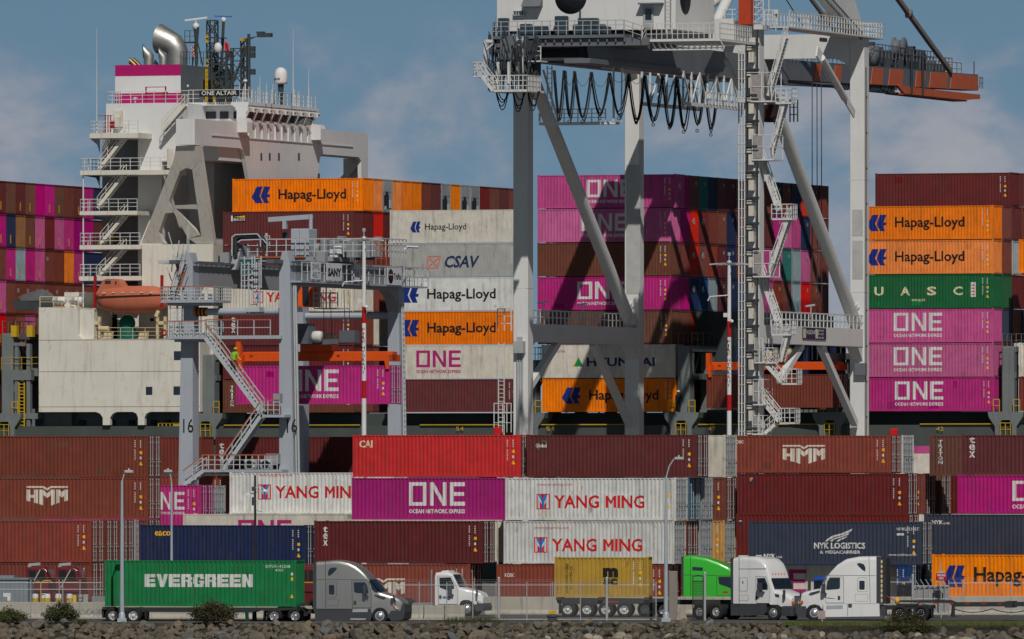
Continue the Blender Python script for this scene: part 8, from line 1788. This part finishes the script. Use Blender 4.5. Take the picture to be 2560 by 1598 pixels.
fence(-40, 255, 688, 2.3, 'chain link fence with wires at the left before the red yard tractors', [-40, 77, 148, 157, 200, 235], (1.0, 0.82))
fence(2215, 2285, 692, 2.3, 'short chain link fence behind the rear of the right white truck', [2215, 2282], (1.0,), (2282,))
fence(2372, 2700, 706, 2.1, 'chain link fence before the orange container at the lower right', [2372, 2407, 2528, 2650], (1.0,))
A = thing('fence_gate', 'folded chain link gate with barbed arms behind the right white truck', 'gate', tuple(at(2284, 696, 0)), 0); q = MB(); rr = random.Random(2)
for k in range(7):
    x = 0.33*k; q.tube((x, 0.15*(k % 2), 0.3), (x, 0.15*(k % 2), 2.05), 0.03, 6); q.beam((x, 0, 2.05), (x-0.25, -0.1, 2.45), 0.04, 0.04)
for z in (0.35, 1.2, 2.02): q.tube((0, 0, z), (2.2, 0.1, z), 0.025, 6)
q.obj('gate_frame', M_steel, A); q = MB(); q.add([(0, 0.2, 0.3), (2.2, 0.2, 0.3), (2.2, 0.2, 2.05), (0, 0.2, 2.05)], [(0, 1, 2, 3)]); q.obj('gate_panel', mat('gate_mesh_grey', (0.26, 0.26, 0.26), var=0.4, scale=8), A)
A = thing('mesh_gate', 'dark mesh gate leaf standing before the green truck', 'gate', tuple(at(1732, 683, 0)), 0); q = MB()
for k in range(9): q.beam((0.08*k, 0, 0.05), (0.08*k, 0, 2.4), 0.02, 0.02)
for k in range(24): q.beam((0, 0, 0.1+0.1*k), (0.64, 0, 0.1+0.1*k), 0.02, 0.02)
q.wire([(0, 0, 0.02), (0, 0, 2.75), (0.3, 0, 2.78), (0.64, 0, 2.75), (0.64, 0, 0.02)], 0.03); q.wire([(0, 0, 2.45), (0.64, 0, 2.45)], 0.03); q.obj('mesh_panel', M_dark, A); q = MB(); q.tube((0.75, 0, 0), (0.75, 0, 2.95), 0.08, 10); q.lathe([(0,0.1),(0.09,0.04),(0.09,0)], 10, (0.75, 0, 2.95)); q.obj('post', M_steel, A)
# street lamps
M_pole = mat('lamp_pole_grey', (0.40, 0.44, 0.48), 0.45, 0.2, var=0.08)
def lamp(px, d, ytop, head_px, head_y, label, rbase=0.15, base=True):
    zt = zat(ytop, d); k = d/F; A = thing('street_lamp', label, 'street lamp', tuple(at(px, d, 0)), 0, 'street lamps')
    q = MB(); q.tube((0, 0, 0.3), (0, 0, zt), rbase, 14, rbase*0.5); 
    if base: q.box(-0.28, 0.28, -0.28, 0.28, -0.2, 0.22); q.lathe([(rbase*1.5,0.2),(rbase*1.3,0.5),(rbase,0.6)], 14)
    q.obj('pole', M_pole, A)
    hx, hz = (head_px-px)*k, zat(head_y, d); q = MB(); s_ = 1 if hx > 0 else -1
    q.path([(0, 0, zt-0.1), (hx*0.25, 0, zt+(hz-zt)*0.55), (hx*0.6, 0, zt+(hz-zt)*0.92), (hx*0.9, 0, hz)], 0.045, 8); q.obj('arm', M_pole, A)
    q = MB(); q.bbox(hx-0.28, hx+0.28, -0.14, 0.14, hz-0.09, hz+0.06, 0.04); q.lathe([(0.05,0.05),(0.05,0.16),(0,0.17)], 8, (hx, 0, hz)); q.obj('lamp_head', M_steel, A)
lamp(305, 676.5, 1202, 322, 1178, 'tall grey street lamp standing on the rocks before the green container')
lamp(429, 708, 1208, 420, 1177, 'slim grey street lamp behind the green container, left of the camera pole', 0.11)
lamp(1665, 677.5, 1192, 1697, 1145, 'tall grey street lamp right of the yellow container, arm bent to the right')
d = 706; A = thing('camera_pole', 'slim grey pole with cameras and antenna behind the green container', 'camera pole', tuple(at(638, d, 0)), 0)
zt = zat(1188, d); q = MB(); q.tube((0, 0, 0), (0, 0, zt), 0.10, 12, 0.06); A_p = q.obj('pole', M_pole, A)
for y_, w_ in ((1222, 0.28), (1248, 0.24), (1258, 0.2)): z = zat(y_, d); q.box(-0.22, 0.02, -0.15, 0.12, z-0.15, z+0.13)
q.beam((-0.5, -0.1, zat(1236, d)), (0.1, -0.1, zat(1232, d)), 0.06, 0.06); q.beam((0, -0.1, zat(1276, d)), (0.45, -0.15, zat(1280, d)), 0.03, 0.03); q.obj('equipment_box', M_plast, A)
q = MB(); z = zat(1226, d); q.lathe([(0,0.12),(0.1,0.1),(0.16,0.0),(0.16,-0.06),(0,-0.14)], 12, (0.62, -0.2, z-0.05)); q.path([(0, -0.1, z+0.15), (0.35, -0.2, z+0.22), (0.62, -0.2, z+0.05)], 0.025, 6); q.bbox(-0.6, -0.3, -0.2, -0.1, zat(1236, d)-0.08, zat(1236, d)+0.06, 0.02); q.obj('camera', M_shipw, A)
# wrong-way sign, small posts, bollards, sheds
d = 695; A = thing('road_sign', 'red wrong way sign on a post before the orange container', 'sign', tuple(at(2353, d, 0)), 0)
q = MB(); q.tube((0, 0.05, 0), (0, 0.05, zat(1405, d)), 0.035, 8); q.obj('post', M_steel, A)
z = zat(1441, d); q = MB(); q.prism([(0.36*math.cos(R(22.5+45*k)), z+0.36*math.sin(R(22.5+45*k))) for k in range(8)], 'y', 0.0, 0.02); bk = q.obj('back_plate', M_steel, A)
q = MB(); q.box(-0.34, 0.34, -0.03, -0.005, z-0.25, z+0.2); pl = q.obj('sign_panel', mat('sign_red', (0.40, 0.012, 0.02), 0.45), A)
for tx, zz_ in (('WRONG', z-0.005), ('WAY', z-0.2)):
    w_ = 0.54 if tx == 'WRONG' else 0.34; vs_, fs = fit(text2d(tx, 0.03), -w_/2, zz_, w_, 0.15); q = MB(); q.add([(p[0], -0.035, p[1]) for p in vs_], fs); q.obj('lettering', M_lw, pl)
q = MB(); q.box(-0.05, 0.05, 0, 0.1, -0.2, 0.72); q.box(-0.24, 0.20, -0.02, 0.0, 0.2, 0.72); o = q.obj('marker_post', mat('marker_grey_pink', (0.34, 0.27, 0.26))); o.location = at(2055, 674.5, 0); tag(o, 'small grey marker post at the road edge before the right white truck', 'post')
for i, px in enumerate((22, 88, 109, 118, 146, 174)):
    A = thing('bollard', ('white and yellow bollard standing alone at the far left before the grey shed', 'white and yellow bollard second from the left by the shed', 'white and yellow bollard half hidden behind another one', 'white and yellow bollard before the left red yard tractor', 'white and yellow bollard before the right red yard tractor', 'white and yellow bollard, rightmost, beside a plain yellow post')[i], 'bollard', tuple(at(px, 699 if i == 2 else 697, 0)), 0, 'bollards behind the left wall')
    h = 1.5 if i else 1.3; rb = 0.20 if i else 0.13
    q = MB(); q.lathe([(rb,0),(rb,h-0.06),(rb*0.8,h),(0,h+0.03)], 16); q.obj('post', P_('white'), A); q = MB(); q.lathe([(rb+0.006,h*0.55),(rb+0.006,h*0.83)], 16); q.obj('yellow_band', M_ylw, A)
q = MB(); q.lathe([(0.14,0),(0.14,1.42),(0,1.45)], 14); o = q.obj('bollard', M_ylw); o.location = at(186, 697.5, 0); tag(o, 'plain yellow post right of the white and yellow bollards', 'bollard')
A = thing('utility_shed', 'blue grey metal shed at the far left with white lettering', 'shed', tuple(at(-40, 703, 0)), -R(8)); q = MB(); q.bbox(0, 2.85, 0, 2.2, 0, 2.35, 0.03); q.box(-0.05, 2.9, -0.08, 2.3, 2.36, 2.45); q.box(0.2, 1.9, 0.2, 1.8, 2.46, 2.62); sh_ = q.obj('shed_body', mat('shed_blue_grey', (0.20, 0.235, 0.27), 0.5, streak=0.2), A)
q = MB(); q.box(1.25, 1.75, -0.02, 0, 1.25, 1.5); q.obj('shed_sign', M_lw, A); q = MB()
for k in range(10): q.box(0.28*k+0.05, 0.28*k+0.07, -0.012, 0.0, 0.05, 2.3)
q.obj('shed_seam', M_rtd, A)
A = thing('utility_cabinet', 'grey electrical cabinets and rack just left of the green container', 'cabinet', tuple(at(196, 699, 0)), 0); q = MB(); q.bbox(0, 0.25, 0, 0.3, 0, 1.45, 0.02); q.bbox(0.3, 0.62, 0, 0.3, 0, 1.45, 0.02); q.obj('cabinet_body', P_('lightgrey'), A); q = MB(); q.box(0.85, 1.75, 0.1, 0.2, 0, 1.35); q.obj('panel_board', mat('board_grey', (0.20, 0.21, 0.215)), A); q = MB()
for k in range(6): q.box(0.02, 0.28, -0.02, 0, 0.2+0.2*k, 0.26+0.2*k)
q.obj('cabinet_rack', M_dark, A)
q = MB(); q.path([(0, 0, 0), (0, 0, 1.55), (0.18, 0, 1.72), (0.6, 0, 1.72), (0.72, 0, 1.6)], 0.04, 8); q.path([(-0.5, 0, 1.55), (-0.1, 0, 1.72)], 0.03, 6); o = q.obj('guard_pipe', M_ylw); o.location = at(102, 698, 0.6); tag(o, 'bent yellow guard pipe before the left red yard tractor', 'pipe')
A = thing('traffic_beacon', 'small dark trailer with a yellow box standing at the road edge before the yellow container', 'beacon', tuple(at(1381, 675, 0)), 0); q = MB(); q.bbox(-0.3, 0.3, -0.3, 0.3, -0.12, 0.32, 0.08); q.lathe([(0.32,0.3),(0.38,0.36),(0.3,0.45),(0.1,0.5)], 14); q.obj('base', M_plast, A); q = MB(); q.bbox(-0.22, 0.22, -0.2, 0.2, 0.5, 0.72, 0.03); q.obj('yellow_box', M_ylw, A); q = MB()
for x in (-0.12, 0, 0.12): q.tube((x, 0, 0.7), (x, 0, 2.4), 0.02, 6)
q.obj('pole', M_steel, A)
# two red hooter boxes standing on the quay behind the yard stacks
for px, y_ in ((1244, 1078), (2234, 1082)):
    u_, d_ = un(px, 760); z = zat(y_, d_); A = Asm('warning_beacon', 'red signal box rising behind the yard stacks '+('near the left crane leg' if px < 2000 else 'right of the white crane'), 'signal', u_, 760, 0)
    q = MB(); q.tube((u_, 760, 0), (u_, 760, z-0.2), 0.06, 8); A.part('pole', q, M_steel); q = MB(); q.bbox(u_-0.28, u_+0.28, 759.8, 760.3, z-0.25, z+0.3, 0.08); A.part('signal_box', q, M_lred)
# ---------------------------------------------------------------- people
def person(label, loc, rz, pose, cols, hat):
    A = thing('person', label, 'person', loc, rz)
    J, E, RD = pose[:3]
    me = bpy.data.meshes.new('body'); me.from_pydata([tuple(p) for p in J], E, []); o = bpy.data.objects.new('body', me); COL.objects.link(o); o.parent = A
    sk = o.modifiers.new('skin', 'SKIN'); 
    for i, v in enumerate(me.skin_vertices[0].data): v.radius = (RD[i], RD[i]); v.use_root = (i == 0)
    sb = o.modifiers.new('sub', 'SUBSURF'); sb.levels = 2; sb.render_levels = 2
    dg = bpy.context.evaluated_depsgraph_get(); m2 = bpy.data.meshes.new_from_object(o.evaluated_get(dg)); o.modifiers.clear(); o.data = m2; bpy.data.meshes.remove(me)
    for m in cols: m2.materials.append(m)
    for p in m2.polygons:
        z = p.center.z; p.use_smooth = True
        p.material_index = 2 if z > pose[3] else 0 if z > 0.92*pose[4] else 1
    hc = J[pose[5]]; q = MB(); q.lathe([(0.135,-0.01),(0.13,0.02),(0.115,0.09),(0.07,0.14),(0,0.155)], 14, (hc[0], hc[1], hc[2]+0.06)); q.lathe([(0.13,0.0),(0.18,0.0),(0.17,0.015),(0.13,0.02)], 14, (hc[0], hc[1]-0.03, hc[2]+0.05)); q.obj('hard_hat', hat, A); return A
def standing(lean=0.0, arm=0.0):
    J = [Vector((0,0,0.95)), Vector((lean*0.4,0,1.2)), Vector((lean*0.8,0,1.45)), Vector((lean,0,1.54)), Vector((lean*1.15,0,1.66)), Vector((lean*1.15,0,1.75)),
         Vector((lean*0.8-0.19,0,1.42)), Vector((lean*0.8-0.25,-0.02,1.15)), Vector((lean*0.8-0.24+arm,-0.15,0.93)), Vector((lean*0.8-0.23+arm*1.2,-0.19,0.85)), Vector((lean*0.8+0.19,0,1.42)), Vector((lean*0.8+0.25,-0.02,1.15)), Vector((lean*0.8+0.24+arm,-0.15,0.95)), Vector((lean*0.8+0.23+arm*1.2,-0.19,0.87)),
         Vector((-0.1,0,0.9)), Vector((-0.12,-0.02,0.5)), Vector((-0.12,0.02,0.08)), Vector((-0.13,-0.14,0.04)), Vector((0.1,0,0.9)), Vector((0.13,0.02,0.5)), Vector((0.14,0.06,0.08)), Vector((0.15,-0.10,0.04))]
    E = [(0,1),(1,2),(2,3),(3,4),(4,5),(2,6),(6,7),(7,8),(8,9),(2,10),(10,11),(11,12),(12,13),(0,14),(14,15),(15,16),(16,17),(0,18),(18,19),(19,20),(20,21)]
    RD = [0.15,0.145,0.15,0.065,0.10,0.085,0.075,0.055,0.042,0.04,0.075,0.055,0.042,0.04,0.10,0.07,0.05,0.045,0.10,0.07,0.05,0.045]
    return J, E, RD, 1.55, 1.0, 4
M_skin = mat('skin', (0.32, 0.18, 0.12), 0.6); M_navyc = mat('dark_clothing', (0.02, 0.022, 0.03), 0.8); M_hiviz = mat('hi_vis_fabric', (0.22, 0.48, 0.04), 0.7)
p = Pn(1692, 1021, 892.2); person('person in dark clothing and white hard hat beside the end of the low orange container', tuple(W(p[0], 892.6, 14.5)), -TH+0.4, standing(0.02), (M_navyc, M_navyc, M_skin), M_shipw)
p = Pn(583, 932, n0_-1.5); person('person in a hi-vis yellow jacket climbing the long stairs of the yard crane', tuple(W(p[0], n0_-1.5, p[2])), -TH, standing(0.16, 0.25), (M_hiviz, M_navyc, M_skin), M_hiviz)
